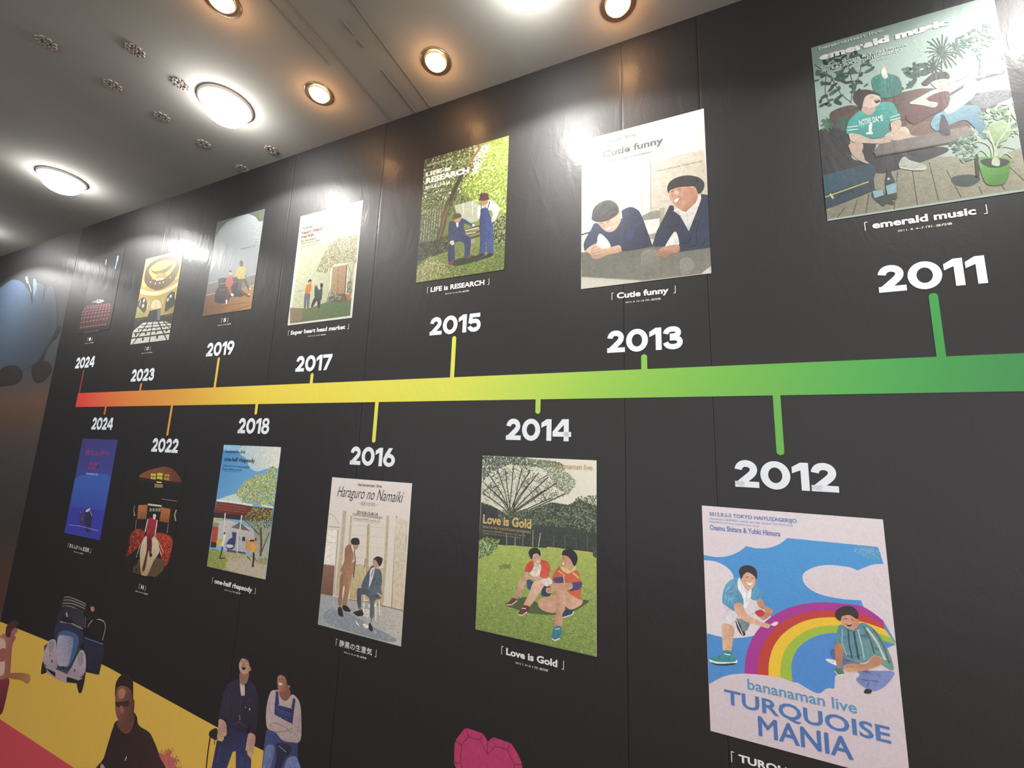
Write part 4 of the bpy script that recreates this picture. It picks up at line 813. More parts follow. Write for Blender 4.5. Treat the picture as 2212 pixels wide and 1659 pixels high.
  ['l','printed_foliage','#979c82',4.2,0,[-147.6,292,-148.8,162.9]],
  ['l','printed_foliage','#979c82',4.2,0,[-136.2,289.6,-137.6,160.9]],
  ['l','printed_foliage','#979c82',4.2,0,[-125,287.2,-126.5,159]],
  ['l','printed_foliage','#979c82',4.2,0,[-113.7,284.8,-115.4,157]],
  ['l','printed_foliage','#979c82',4.2,0,[-102.6,282.4,-104.4,155]],
  ['l','printed_foliage','#979c82',4.1,0,[-91.5,280.1,-93.4,153.1]],
  ['s','printed_foliage','#2c3824 #46563a #5c7044',120,12.3,'d',[-185.2,282.7,-92.1,280.2,-95.3,153.4,-181.3,157.5]],
  ['l','printed_foliage','#51452f',25.5,1,[-97.5,142.9,-80.6,200.1,-67,263.7,-49.6,315.7]],
  ['l','printed_foliage','#3e3526',19.9,1,[-51.9,305.1,-31.4,356.4,-5.1,406.2,21.9,444.4]],
  ['l','printed_foliage','#7c6446',12.8,1,[11.1,430.3,38.2,462.6,65,497.6]],
  ['l','printed_foliage','#6e5c42',6.9,1,[-89.6,157.9,-73.8,231.9,-55.6,289.1]],
  ['s','printed_foliage','#242c1e #323c26 #1c241a #46523a',260,13.2,'d',[-181.3,157.5,-101.7,160.1,-46.2,171.8,-40.5,84.8,-144.6,85.2,-182.1,91.1]],
  ['s','printed_foliage','#242a20 #30382a #1c221a #a8a49c',140,10.7,'d',[131.7,190.7,181,211.9,180.9,104.4,133.2,97.5]],
  ['f','printed_grass','#7c8a44','#64763a',[-142.1,52.2,140.7,45.4],0,[-181.1,63.4,-145.1,90.7,-39,105.9,85,95.5,180.1,99.5,181.3,0.3,-178.9,-0.6]],
  ['s','printed_grass','#8c9a4a #6f8038 #a8ae60 #4c5c2c #3c4a28',700,10.6,'g',[-179.8,63.2,-145.1,90.7,-38.6,100.5,84.8,100.7,179.6,99.6,181.3,1.3,-178.4,1]],
  ['s','printed_grass','#b8b07c #a4a070 #c8c090 #7c7a4c',160,11.8,'d',[-180.2,52.3,-121.3,97.8,-59.3,61.1,-33.4,20.3,-78.9,5.7,-177.3,3]],
  ['f','printed_grass','#2c3824',None,None,1,[-41.7,58.4,42.4,71.4,129.7,57.3,87.4,48.8,-0.6,41.6]],
  ['l','printed_bench','#5a4440',11.1,0,[13.2,172.5,79.2,179]],
  ['l','printed_bench','#5a4440',7.8,0,[19.8,156.4,80.7,159.8]],
  ['l','printed_bench','#5a4440',8.8,0,[27.5,139,82.6,143.7]],
  ['l','printed_bench','#d8d2c4',3.9,0,[20,172.9,75.6,174.5]],
  ['l','printed_bench','#c8c2b4',3.3,0,[23.6,158.9,65.4,159]],
  ['f','printed_bench','#9c9484',None,None,0,[43.4,134.1,62.2,134.9,63.2,116.9,46.6,117.7]],
  ['f','printed_seated_man','#2e3c66',None,None,1,[-29.7,141.8,-7.1,149.5,29.6,151.4,45.6,134.7,45.8,91.7,42.6,68.2,25,65.9,22.6,106.1,15.8,127.3,-6.3,136.6,-21.7,124.3,-16.2,64,-41.9,62.7,-46.7,117.9]],
  ['f','printed_seated_man','#2f3a58','#394a70',[-46.1,215.4,26.4,158.3],1,[-50.8,215.2,-34.8,222.4,-16.7,212.3,5.6,224.7,41,199.3,56.1,188.3,47.4,185.2,14.9,201.2,21.6,164.6,27.9,151.7,-7,147.4,-34.3,141.5,-47.4,146]],
  ['f','printed_seated_man','#e4dfd2',None,None,1,[-20.5,216.8,-10.1,216.9,-10,196.3,-14.4,193.9]],
  ['f','printed_seated_man','#e0dcd0',None,None,1,[49.8,192.2,58.2,190.6,56.4,183.5,50.1,185.8]],
  ['f','printed_seated_man','#b08a70',None,None,1,[-29.6,232.9,-5.2,232.3,-1.5,217.4,-15.5,211.5,-25.2,217.8]],
  ['f','printed_seated_man','#55492f',None,None,1,[-35.7,237.4,-28.4,250.2,-6.1,246.6,1.7,232,-11.9,228.2,-31.6,227.8]],
  ['f','printed_seated_man','#d8c4ac',None,None,1,[-41.2,140.6,-26.9,143.4,-21.9,128.6,-33.3,126.3]],
  ['l','printed_seated_man','#1c1c1c',2.8,0,[-37.8,132.5,-40.9,63.6]],
  ['f','printed_seated_man','#6a4436',None,None,1,[-40.1,51.8,-33.4,64.5,-20.3,65.7,-26.6,48.7]],
  ['f','printed_seated_man','#6a4436',None,None,1,[28.8,67.3,41.1,75.8,53.8,66.5,37.3,63.9]],
  ['f','printed_standing_man','#d9d4c4',None,None,1,[72.8,207.8,67.6,256,83.5,259,99.5,245.9,109.1,273.7,131.2,264.5,157,233.6,154.4,221.6,137.8,186.4,125.6,196.2,131.1,217,117.4,234.7,100.6,223.4]],
  ['f','printed_standing_man','#2e3c66','#3c5084',[79.8,201.1,129,191.3],1,[80.1,227.6,80.9,245.6,106.2,243.4,118.2,216.6,130.6,179.5,134.6,138.3,139.6,70.9,134.7,63.6,115.8,70.8,106.7,117.6,105.9,66.3,84.2,68.8,83.7,121.6,77.6,201.6]],
  ['l','printed_standing_man','#2e3c66',4.3,0,[107.9,240.4,115.9,267.9]],
  ['l','printed_standing_man','#2e3c66',3.8,0,[84.3,242.8,81.3,259.5]],
  ['f','printed_standing_man','#c8ac94',None,None,1,[125.6,197.2,136.9,194.9,134.6,186,126,187.7]],
  ['f','printed_standing_man','#a07c64',None,None,1,[78.7,278.3,103.5,277.1,107.5,261.2,89.1,257.8]],
  ['f','printed_standing_man','#4a302c',None,None,1,[68.9,284.8,75.2,293.1,75.6,307.1,103.4,302.9,110.7,286.2,110.1,276.7,87.1,276.4]],
  ['f','printed_standing_man','#332a26',None,None,1,[78.1,70.8,96.9,73.9,101.7,63.9,81.2,64.1]],
  ['f','printed_standing_man','#332a26',None,None,1,[111.1,56.2,118.5,69.3,136.7,64.3,132.4,55.9]],
  ['t','printed_title','#dcdccc','bananaman live',0.01,0,[-167.6,479.2,-57.8,491]],
  ['t','printed_title','#ecebdc','LIFE is',0.05,0,[-170,436.1,-57.9,454]],
  ['t','printed_title','#ecebdc','RESEARCH',0.05,0,[-167.5,403.8,23.9,429.2]],
  ['t','printed_lettering','#e4e4d4','2015.8.13-8.16',0.04,0,[-169.4,379.8,-56.4,394.1]],
  ['t','printed_lettering','#c8c8b4','TOKYO HAIYUZAGEKIJO',0,0,[-168.5,368.5,-47.1,369.7]],
  ['t','printed_lettering','#c8c8b4','information: HORIPRO awards fan club',0,0,[-169,357.6,-59.8,354.1]],
 ]},
 '2017': {'org': [-1.3913, 2.243], 'w': 0.3626, 'h': 0.5128, "items": [
  ['f','paper','#e8e9dc',None,None,0,[-178.6,510.6,181.2,520.9,180.7,-0.3,-179.1,-1.2]],
  ['f','printed_building','#c9cfae','#c2c6a4',[-174.2,405.1,159,190.6],0,[-165.9,499.9,170,511.8,170.7,9.8,-167.7,7.7]],
  ['f','printed_building','#cdd8c6','#d6ddd0',[-159.6,487.5,169.2,461.5],0,[-165.9,499.9,170,511.8,172,444.9,93.5,459.1,-46.2,440.6,-161.7,451.6]],
  ['l','printed_building','#aeb294',5.7,0,[-50.9,437.4,93.7,457,172.5,432.9]],
  ['l','printed_building','#e0e2cc',3.8,0,[-49,442.4,93,462.8]],
  ['l','printed_building','#9c9c80',3.8,0,[-21.5,434.2,-19.4,396.8]],
  ['l','printed_building','#9c9c80',3.7,0,[86.7,447.1,88.2,415.7]],
  ['l','printed_building','#b2b696',1.5,0,[-156.3,448.4,-149.6,77.3]],
  ['l','printed_building','#b2b696',1.5,0,[-142.3,449.1,-136.3,77]],
  ['l','printed_building','#b2b696',1.5,0,[-128.3,449.4,-123.1,76.8]],
  ['l','printed_building','#b2b696',1.5,0,[-114.4,449.7,-109.3,76.1]],
  ['l','printed_building','#b2b696',1.5,0,[-100.7,450.4,-96.3,75.9]],
  ['l','printed_building','#b2b696',1.5,0,[-86.9,450.6,-83.2,75.2]],
  ['l','printed_building','#b2b696',1.4,0,[-73.2,450.9,-70.3,75]],
  ['l','printed_building','#b2b696',1.4,0,[-59.7,451.2,-56.9,74.7]],
  ['l','printed_building','#b2b696',1.4,0,[-46.2,451.9,-44.1,74.1]],
  ['l','printed_building','#b2b696',1.4,0,[-32.8,452.1,-31.4,73.9]],
  ['l','printed_building','#b2b696',1.4,0,[-19.4,452.4,-18.7,73.3]],
  ['l','printed_building','#b2b696',1.4,0,[-6.2,453.1,-5.6,73]],
  ['l','printed_building','#b2b696',1.4,0,[7,453.3,6.9,72.8]],
  ['l','printed_building','#b2b696',1.4,0,[20.4,451.4,19.3,72.2]],
  ['l','printed_building','#b2b696',1.4,0,[33.9,448.8,31.7,72]],
  ['l','printed_building','#b2b696',1.4,0,[47.2,446.1,44,71.4]],
  ['l','printed_building','#b2b696',1.4,0,[60.5,443.4,56.7,71.1]],
  ['l','printed_building','#b2b696',1.4,0,[73.7,440.8,68.8,70.9]],
  ['l','printed_building','#b2b696',1.4,0,[86.8,438.2,80.9,70.3]],
  ['l','printed_building','#b2b696',1.4,0,[99.8,435.6,92.9,70.1]],
  ['l','printed_building','#b2b696',1.4,0,[112.8,433,105.4,69.5]],
  ['l','printed_building','#b2b696',1.3,0,[125.6,430.4,117.2,69.3]],
  ['l','printed_building','#b2b696',1.3,0,[138.4,427.9,129,69.1]],
  ['l','printed_building','#b2b696',1.3,0,[151.1,425.3,140.8,68.5]],
  ['s','printed_building','#b0b494 #a8aa88 #d4d8bc',120,6.9,'d',[-157.3,402,-33.6,387.9,-48.6,101.6,-170.8,95.5]],
  ['f','printed_building','#dfe0c8',None,None,0,[37.3,247.2,133.8,242.2,141.3,105.9,45.6,106]],
  ['f','printed_building','#b3966f','#a58860',[49.1,225.8,130.3,118.6],0,[47.9,234.6,123.4,234.1,129.8,108.1,51,109.2]],
  ['l','printed_building','#7c6444',2.2,0,[83.2,233.2,89,107.7]],
  ['l','printed_building','#53483a',5.2,0,[126.4,233.7,131.7,107.8]],
  ['o','printed_building','#4c4034',5.3,[88.7,165.1]],
  ['l','printed_building','#8c8460',2.8,0,[-142.1,150.4,-107.7,150.2]],
  ['s','printed_foliage','#a09870 #84845a #bcbc98 #b0a078 #6c6e48 #989a6c',850,10.2,'d',[-42,231.3,-19.5,288,13.4,342.9,70.1,364.9,169.1,360.7,175.4,287.6,174.7,234,129,242.9,56.4,244.3,11.3,211.6,-31,225.7]],
  ['s','printed_foliage','#e8ecd4 #f4f4e4',60,6,'d',[-42,231.3,-19.5,288,13.4,342.9,70.1,364.9,167,359.1,172.3,234.3,55.9,248.3,-0.6,225.2]],
  ['l','printed_foliage','#8c7c60',2.6,0,[129.7,237,154.2,191.2,156.5,153]],
  ['l','printed_foliage','#8c7c60',2.6,0,[162.8,235.8,159,190.6,149.4,153.9]],
  ['f','printed_grass','#6d7a4e','#5f7850',[-145.2,53,130.4,43.5],0,[-178.6,80.4,-68.7,64.7,29.4,81,168.1,84,170.7,9.8,-167.7,7.7]],
  ['f','printed_grass','#8b7a5e',None,None,0,[-178.6,80.4,-105.6,68.6,-94.1,28.2,-117,7.8,-167.7,7.7]],
  ['s','printed_grass','#4f6e48 #6c8256 #47623e #7c8a5c',220,6.4,'g',[-99,60,30,77.2,168.1,76.6,170.6,11.3,-96.3,9]],
  ['f','printed_grass','#6c5c48',None,None,1,[46.1,102.1,131.8,107.1,145.1,75.5,69,76.6]],
  ['s','printed_grass','#56624a #6e7a5c #444e3c #b8bcb0',130,8.8,'d',[29.4,81,46.3,136.7,82.5,120.7,124.9,87.2,49.3,78.8]],
  ['s','printed_grass','#5f6e4c #7c8a64 #48563c',60,8.6,'d',[135.1,155.8,162.9,157.8,167.3,102.8,141.3,105.9]],
  ['f','printed_grass','#b87446',None,None,0,[137,102.7,165.1,101.5,161.8,75.4,147.7,76.7]],
  ['f','printed_man','#6a6876',None,None,1,[-97.3,136.9,-68.9,134.7,-64.1,95.5,-64,67.3,-74,65.2,-82.1,105.4,-82.3,69.3,-94.4,73.7]],
  ['f','printed_man','#cc8b2e',None,None,1,[-97.2,166.8,-85.8,178.2,-66.7,174.8,-61.1,158.2,-68.8,133.8,-96.8,140.4]],
  ['l','printed_man','#a0402c',2.3,0,[-88.3,173.7,-88.4,139.8]],
  ['l','printed_man','#a0402c',2.3,0,[-80.3,172.6,-80.4,138.8]],
  ['l','printed_man','#a0402c',2.3,0,[-72.4,171.6,-72.5,137.9]],
  ['f','printed_man','#c09478',None,None,1,[-81.6,184.8,-67.1,184.8,-67.8,175.8,-77.5,174.7]],
  ['f','printed_man','#2a221e',None,None,1,[-85.6,183.7,-83.3,196.2,-69.8,196,-66.3,185.9,-76.9,188.2]],
  ['f','printed_man_in_green','#3c2c2c',None,None,1,[-35,112.5,-3,100.2,-1.9,64.5,-12.9,64.2,-22.2,93.8,-42.8,68.9,-52.3,77.7]],
  ['f','printed_man_in_green','#2f4c39',None,None,1,[-43.8,159.2,-33.7,166.5,-19.4,145,1.4,147.1,4.6,103.2,-2.3,95.4,-35.8,111,-42.1,140]],
  ['f','printed_man_in_green','#d8c8b0',None,None,1,[-21.2,157,-8.6,157.4,-9.2,143.7,-16.6,142.7]],
  ['f','printed_man_in_green','#2c2018',None,None,1,[-12.5,159.8,-10.1,171.3,1.6,166.6,3.7,151.9,-7,149.7]],
  ['o','printed_man_in_green','#d8b898',6.4,[-37.1,162.2]],
  ['t','printed_title','#1e1c1a','Super',0.03,0,[-160.6,440.7,-92.9,455.2]],
  ['t','printed_title','#6c201c','heart head',0.03,0,[-162.7,419.1,-39.4,436.8]],
  ['t','printed_title','#6c201c','market',0.03,0,[-162.5,400.5,-82.5,416.8]],
  ['t','printed_lettering','#3a3830','2017.8.10-8.13',0.03,0,[-159.4,380.5,-69.9,391.6]],
  ['t','printed_lettering','#44423a','TOKYO HAIYUZAGEKIJO',0.02,0,[-158.8,369.5,-40.6,376]],
  ['t','printed_lettering','#66645a','information: HORIPRO awards fan club',0,0,[-160.2,358,-42.3,362.4]],
  ['t','printed_lettering','#66645a','HORIPROCOM http://www',0,0,[-161.3,350.7,-56.6,353.4]],
  ['t','printed_lettering','#7c7a6c','bananaman live',0,0,[66.9,486.2,114.2,488.4]],
 ]},
 '2019': {'org': [-2.0046, 2.3446], 'w': 0.3555, 'h': 0.5027, "items": [
  ['f','paper','#7c8284','#949a9c',[-90.5,212.2,161.4,398.8],0,[-178.9,500.1,179.1,502.4,175.9,-1.2,-175.1,0.8]],
  ['f','printed_room','#5a5e58',None,None,0,[-178.9,500.1,-18.6,501.1,-103.3,487.6,-144.8,457.1,-174.7,419.2,-179.9,463.7]],
  ['f','printed_room','#515a4a',None,None,0,[58.4,501.8,179.1,502.4,180.1,440.5,148.5,441.4,115.7,475.6]],
  ['s','printed_room','#48543e #667060',40,9.1,'d',[86.4,496.5,176.8,498.3,177.7,443.3,149.8,444.3]],
  ['s','printed_room','#a8aeb0 #7c8486 #8c9294',60,12.3,'d',[108.9,445.5,176.7,432.1,175.4,324.2,117.9,334.3]],
  ['l','printed_room','#5f6466',2.3,1,[-66.1,368.8,-62.8,300.5,-67.6,254.9]],
  ['f','printed_room','#757068',None,None,0,[-175.5,170.7,-98.9,174.3,22.4,178.1,177.5,171.7,176,113.4,36.9,109.3,-176.8,110.6]],
  ['l','printed_room','#aaa69e',5.3,0,[-175.5,170.7,-98.6,172.8]],
  ['l','printed_room','#aaa69e',4.8,0,[113.2,168.1,177.4,172.6]],
  ['l','printed_room','#aaa69e',5.2,0,[-174.5,109.9,-108.3,111]],
  ['l','printed_room','#aaa69e',4.8,0,[118.3,111.3,175.9,116.8]],
  ['f','printed_room','#7a5238','#a67c48',[-145.6,36.3,161.8,46.3],0,[-176,107.3,-104.2,107.8,24.6,106.4,177.1,111.1,175.9,-1.2,-175.1,0.8]],
  ['l','printed_room','#6a4a30',2.8,0,[-114.4,19.5,25.9,40,164.3,33.2]],
  ['l','printed_room','#6a4a30',2.9,0,[-174.9,44,-39.7,42.8]],
  ['l','printed_room','#6a4a30',2.7,0,[21.3,1.1,170,19.8]],
  ['l','printed_room','#6a4a30',2.9,0,[-157.6,87.7,-100.5,76.6]],
  ['f','printed_room','#2e2a2f',None,None,1,[-94.1,63.2,-104.4,117.9,-86.1,147.4,-98.6,182,-64.7,186.5,-37.1,181.8,22.3,179,80.6,143.4,89.8,98.3,124.3,80.9,95.6,69.6,18.4,75.2,-2.3,51.1]],
  ['l','printed_room','#8c8c94',3.4,0,[-77.9,155.5,-37.8,154.7]],
  ['l','printed_room','#707078',3.3,0,[18.3,151.7,40.7,152.3]],
  ['l','printed_room','#5c5860',2.8,0,[-76.9,121.3,-29.9,118.5]],
  ['f','printed_man_in_red','#5a3634',None,None,1,[-19.8,132.1,10.2,126,2,91.4,-0.5,60.6,-14.9,61.4,-19,98.4]],
  ['f','printed_man_in_red','#ac4f3c',None,None,1,[-36.9,165.9,-24.5,184.6,0.7,189.2,16,165.5,17.9,138.4,7.7,125.4,20.3,102.5,32.6,86.8,16.4,84.3,-12.3,128,-31.2,139.4]],
  ['f','printed_man_in_red','#c8aca0',None,None,1,[-19.2,208.8,-4.8,209,-0.3,193.9,-11.8,192.8]],
  ['f','printed_man_in_red','#3c302c',None,None,1,[-21.9,209.2,-17.2,218.1,-4.7,214.4,-3.1,206.9]],
  ['f','printed_man_in_red','#e4e0dc',None,None,1,[-16.9,64.7,-4.1,65.4,-1.7,48.4,-10.3,46.2]],
  ['f','printed_man_in_red','#e4e0dc',None,None,1,[17,94,31.3,93.1,39.2,79.8,23.4,81.7]],
  ['f','printed_man_in_yellow','#50462f',None,None,1,[55.5,166.8,102.9,163.3,135.3,118.7,156.6,97.7,141.1,95.3,108.7,134.4,87.2,141.6,87.9,107.2,130.5,81.1,159.7,62.9,141.7,61.6,80.1,99.5]],
  ['f','printed_man_in_yellow','#b39f52',None,None,1,[33.7,216.9,53.7,228.4,80.9,219.8,101.3,202.5,97.4,172.1,109.7,160.6,57.5,163.4,41.3,179.9,19.9,174.8,27.6,199.8]],
  ['f','printed_man_in_yellow','#5c4c38',None,None,1,[46.3,248.9,57,259.4,73.7,246,73.5,228.1,57.4,226]],
  ['f','printed_man_in_yellow','#c8bca8',None,None,1,[143.8,106.7,156.4,105.1,156.8,96.4,146.8,97.6]],
  ['f','printed_man_in_yellow','#c8bca8',None,None,1,[144.5,78.5,157,77,157.1,70.1,147.1,71.3]],
  ['t','printed_lettering','#63696c','bananaman live',0.02,0,[40.4,315.8,149.9,322.9]],
 ]},
 '2023': {'org': [-2.6132, 2.2428], 'w': 0.3528, 'h': 0.499, "items": [
  ['f','paper','#cdb76a','#b89c52',[35.2,455.1,-44.9,163.1],0,[-176.6,498.8,177.2,498.9,175.5,0.6,-176.2,-0.6]],
  ['f','printed_ceiling','#dcd08c','#d8c878',[-138.9,482.3,132.1,390],0,[-176.6,498.8,177.2,498.9,185.7,333,-161.8,328.8]],
  ['f','printed_ceiling','#6f5c44','#85704e',[-134.2,351.1,118.3,442.2],1,[-157.5,380.2,-156.8,432.4,-117.5,467.4,-30.6,486.1,52.4,480.5,125.3,451.1,157.9,416,159.3,375.1,126,325.4,62.2,299,-8.7,293,-90.7,318.6,-140.5,351.9]],
  ['f','printed_ceiling','#d8c878',None,None,1,[-121,415.7,-118.8,437.3,-48.6,462,33.7,460.5,110.1,443.4,129,419.4,102.8,388.3,77,367,22.7,354.4,-50.8,359.4,-93.6,385.8]],
  ['f','printed_ceiling','#8c7c50',None,None,1,[-126,438.3,-67.4,411,7.7,408.3,82.8,427.5,102.6,442.1,81.6,402.4,22.1,385.8,-62.9,395.4]],
  ['f','printed_ceiling','#bca85c',None,None,1,[-36.8,362.6,-29,393.2,47.5,381.2,61.6,359.1,24.2,349.1]],
  ['o','printed_ceiling','#f4e8c0',10.9,[-67.4,367.8]],
  ['o','printed_ceiling','#f4e8c0',10.9,[-87.3,350]],
  ['o','printed_ceiling','#f4e8c0',10.8,[-37.3,335.6]],
  ['o','printed_ceiling','#f4e8c0',10.7,[4.5,332.6]],
  ['o','printed_ceiling','#f4e8c0',10.6,[37,332.3]],
  ['o','printed_ceiling','#f4e8c0',10.4,[95.8,350.3]],
  ['o','printed_ceiling','#f4e8c0',10.5,[62.6,370]],
  ['l','printed_ceiling','#f4e8c0',12.1,0,[-34.8,355.7,30.9,354.3]],
  ['l','printed_ceiling','#ece0b6',23.7,1,[-182.2,310.6,-98.3,287.4,5.1,273.2,105.5,285.6,188.4,308.2]],
  ['t','printed_lettering','#7c6c3c','bananaman live',0,0,[-52.4,431.5,60.8,434.9]],
  ['f','printed_hall','#434840',None,None,1,[-181,221.8,-167.3,256.2,-125.5,265.1,-90.4,238.2,-81.5,196.9,-97.7,172.4,-138.9,196.9]],
  ['f','printed_hall','#434840',None,None,1,[92.7,226.2,106,255,133.8,267.3,165.5,252.7,174.1,188.9,136.2,172.8,100,157.2]],
  ['o','printed_hall','#d8d8c0',23.1,[-120,246.6]],
  ['o','printed_hall','#d8d8c0',21.6,[128.9,242.5]],
  ['o','printed_hall','#d8d8c0',23,[-119.2,216.1]],
  ['o','printed_hall','#d8d8c0',21.7,[107.8,225.4]],
  ['f','printed_hall','#e8dcb4',None,None,1,[-32.4,190.7,-33.4,230.7,3.1,237.5,40.2,223.3,55.2,187.2]],
  ['l','printed_hall','#bca468',3.3,0,[1.3,235.2,8.7,189.8]],
  ['l','printed_hall','#e4d8b0',6.2,0,[-156.9,256,-152.8,219.7]],
  ['l','printed_hall','#e4d8b0',6,0,[-65,245.4,-61.1,209.7]],
  ['l','printed_hall','#e4d8b0',5.8,0,[62.6,240.5,65.9,205.7]],
  ['l','printed_hall','#e4d8b0',5.7,0,[167.4,257.3,170.4,223]],
  ['l','printed_hall','#e4d8b0',6,0,[-76.1,226.5,-72.2,190.9]],
  ['l','printed_hall','#e4d8b0',6.2,0,[-166.2,216.1,-162,180]],
  ['f','printed_hall','#a0a452',None,None,0,[-175.6,204.3,-79.6,154.1,-174.8,151.8]],
  ['f','printed_hall','#a09c58',None,None,0,[100.2,156.2,175.5,183.9,174.9,143.3]],
  ['f','printed_hall','#302e28',None,None,0,[-177.8,150.1,-57.1,148.4,-45.5,179.1,23.1,181.8,66.6,141.1,184.9,145.6,175.9,82.9,-185.9,71.1]],
  ['f','printed_hall','#6a7282',None,None,0,[24.7,184.6,56.9,181.2,66.8,117.8,40.9,119.3]],
  ['o','printed_hall','#b8b09c',5.4,[-142.1,137.6]],
  ['o','printed_hall','#b8b09c',5.4,[-116.7,137.7]],
  ['o','printed_hall','#b8b09c',5,[123.1,135.6]],
  ['o','printed_hall','#b8b09c',5,[142.5,135.6]],
  ['o','printed_hall','#b8b09c',5,[165.4,136.1]],
  ['f','printed_tiled_floor','#e2e2d4',None,None,0,[-87.5,116.5,117.4,105.4,177,84.7,175.5,0.6,-176.2,-0.6,-169.3,78.7]],
  ['l','printed_tiled_floor','#1e1e1a',9.2,0,[-45.1,113.6,-96.9,58.8,-153.1,-0.2]],
  ['l','printed_tiled_floor','#1e1e1a',9.1,0,[5,110,3.2,60.4,3.1,-0.1]],
  ['l','printed_tiled_floor','#1e1e1a',8.9,0,[53.3,109.4,106,56.6,160.3,0.3]],
  ['l','printed_tiled_floor','#1e1e1a',6.3,0,[101.7,105.9,178.6,59]],
  ['l','printed_tiled_floor','#1e1e1a',8.1,0,[-174.9,36.2,177.7,34.2]],
  ['l','printed_tiled_floor','#1e1e1a',6.7,0,[-162.1,64.1,181.2,57.9]],
  ['l','printed_tiled_floor','#1e1e1a',5.3,0,[-130,84.4,179.2,76.4]],
  ['l','printed_tiled_floor','#1e1e1a',4,0,[-101.4,101.3,158.2,92.1]],
  ['o','printed_tiled_floor','#23231e',20,[-139.1,53.3]],
  ['o','printed_tiled_floor','#23231e',19.5,[-44.1,54.5]],
  ['o','printed_tiled_floor','#23231e',19,[51.2,55.5]],
  ['o','printed_tiled_floor','#23231e',18.5,[143.9,54.4]],
  ['o','printed_tiled_floor','#23231e',19.5,[-62.3,21.7]],
  ['o','printed_tiled_floor','#23231e',18.9,[68.3,23.4]],
  ['o','printed_tiled_floor','#23231e',12,[-118.5,74.5]],
  ['o','printed_tiled_floor','#23231e',11.7,[-35.6,75.9]],
  ['o','printed_tiled_floor','#23231e',11.5,[45.5,75.2]],
  ['o','printed_tiled_floor','#23231e',11.2,[116.6,74.8]],
 ]},
 '2024a': {'org': [-3.2169, 2.3525], 'w': 0.3543, 'h': 0.5011, "items": [
  ['l','printed_stage','#a9b6ba',8.8,0,[-14.7,457.9,-11,424.2]],
  ['l','printed_stage','#d2e2ee',12.4,0,[116.2,459.7,115.4,427.3]],
  ['l','printed_stage','#5a86c4',13.9,0,[115.4,427.3,108.8,378]],
  ['f','printed_stage','#a6aea6',None,None,1,[-93.5,190.8,-34.6,196.4,-19.1,203.5,58.4,185.7,22.7,175.5,-5.1,164.3,-30,183.6]],
  ['l','printed_stage','#e8ece4',9.3,0,[-13.7,194,-7.6,165.6]],
  ['l','printed_stage','#1c1c1c',9.3,0,[-11.4,201.5,-8.3,184.5]],
  ['f','printed_seats','#4a2a2e',None,None,1,[-202.6,79.6,-167.2,166.2,-69.4,180.8,152.2,150.8,174.2,44.6,142.7,26.3,-178.2,29.8]],
  ['l','printed_seats','#9c6668',8,0,[-135.7,165.7,-116.7,169.4]],
  ['l','printed_seats','#9c6668',7.9,0,[-102.8,164.2,-84,167.9]],
  ['l','printed_seats','#9c6668',7.8,0,[-70.3,162.7,-51.6,166.4]],
  ['l','printed_seats','#9c6668',7.8,0,[-38,161.2,-19.5,164.9]],
  ['l','printed_seats','#9c6668',7.7,0,[-6.1,159.8,12.2,163.4]],
  ['l','printed_seats','#9c6668',7.7,0,[25.5,158.3,43.6,162]],
  ['l','printed_seats','#9c6668',7.6,0,[56.7,156.9,74.7,160.6]],
  ['l','printed_seats','#9c6668',7.5,0,[87.7,155.5,105.5,159.2]],
  ['l','printed_seats','#9c6668',7.5,0,[118.3,154.1,135.9,157.7]],
  ['l','printed_seats','#9c6668',8,0,[-162.8,154.5,-141.4,158.2]],
  ['l','printed_seats','#9c6668',7.9,0,[-126.2,153,-105,156.7]],
  ['l','printed_seats','#9c6668',7.9,0,[-89.9,151.5,-69,155.2]],
  ['l','printed_seats','#9c6668',7.8,0,[-54.1,150,-33.5,153.7]],
  ['l','printed_seats','#9c6668',7.7,0,[-18.7,148.6,1.7,152.3]],
  ['l','printed_seats','#9c6668',7.7,0,[16.3,147.1,36.5,150.8]],
  ['l','printed_seats','#9c6668',7.6,0,[50.9,145.7,70.9,149.4]],
  ['l','printed_seats','#9c6668',7.5,0,[85.1,144.3,104.9,148]],
  ['l','printed_seats','#9c6668',7.5,0,[119,143,138.6,146.6]],
  ['l','printed_seats','#9c6668',8,0,[-177.5,137.9,-154.8,141.8]],
  ['l','printed_seats','#9c6668',7.9,0,[-138.7,136.6,-116.2,140.4]],
  ['l','printed_seats','#9c6668',7.9,0,[-100.3,135.2,-78.1,139]],
  ['l','printed_seats','#9c6668',7.8,0,[-62.4,133.9,-40.4,137.7]],
  ['l','printed_seats','#9c6668',7.7,0,[-25,132.6,-3.2,136.3]],
  ['l','printed_seats','#9c6668',7.7,0,[12,131.3,33.5,135]],
  ['l','printed_seats','#9c6668',7.6,0,[48.6,130,69.9,133.7]],
  ['l','printed_seats','#9c6668',7.5,0,[84.8,128.7,105.8,132.4]],
  ['l','printed_seats','#9c6668',7.5,0,[120.5,127.5,141.3,131.1]],
  ['l','printed_seats','#9c6668',8,0,[-186.6,120.2,-162.8,124.1]],
  ['l','printed_seats','#9c6668',7.9,0,[-146.1,118.9,-122.7,122.7]],
  ['l','printed_seats','#9c6668',7.9,0,[-106.2,117.6,-83,121.3]],
  ['l','printed_seats','#9c6668',7.8,0,[-66.8,116.2,-43.9,120]],
  ['l','printed_seats','#9c6668',7.7,0,[-27.8,114.9,-5.2,118.7]],
  ['l','printed_seats','#9c6668',7.6,0,[10.6,113.7,33,117.4]],
  ['l','printed_seats','#9c6668',7.6,0,[48.6,112.4,70.8,116.1]],
  ['l','printed_seats','#9c6668',7.5,0,[86.2,111.1,108,114.8]],
  ['l','printed_seats','#9c6668',7.4,0,[123.2,109.9,144.9,113.6]],
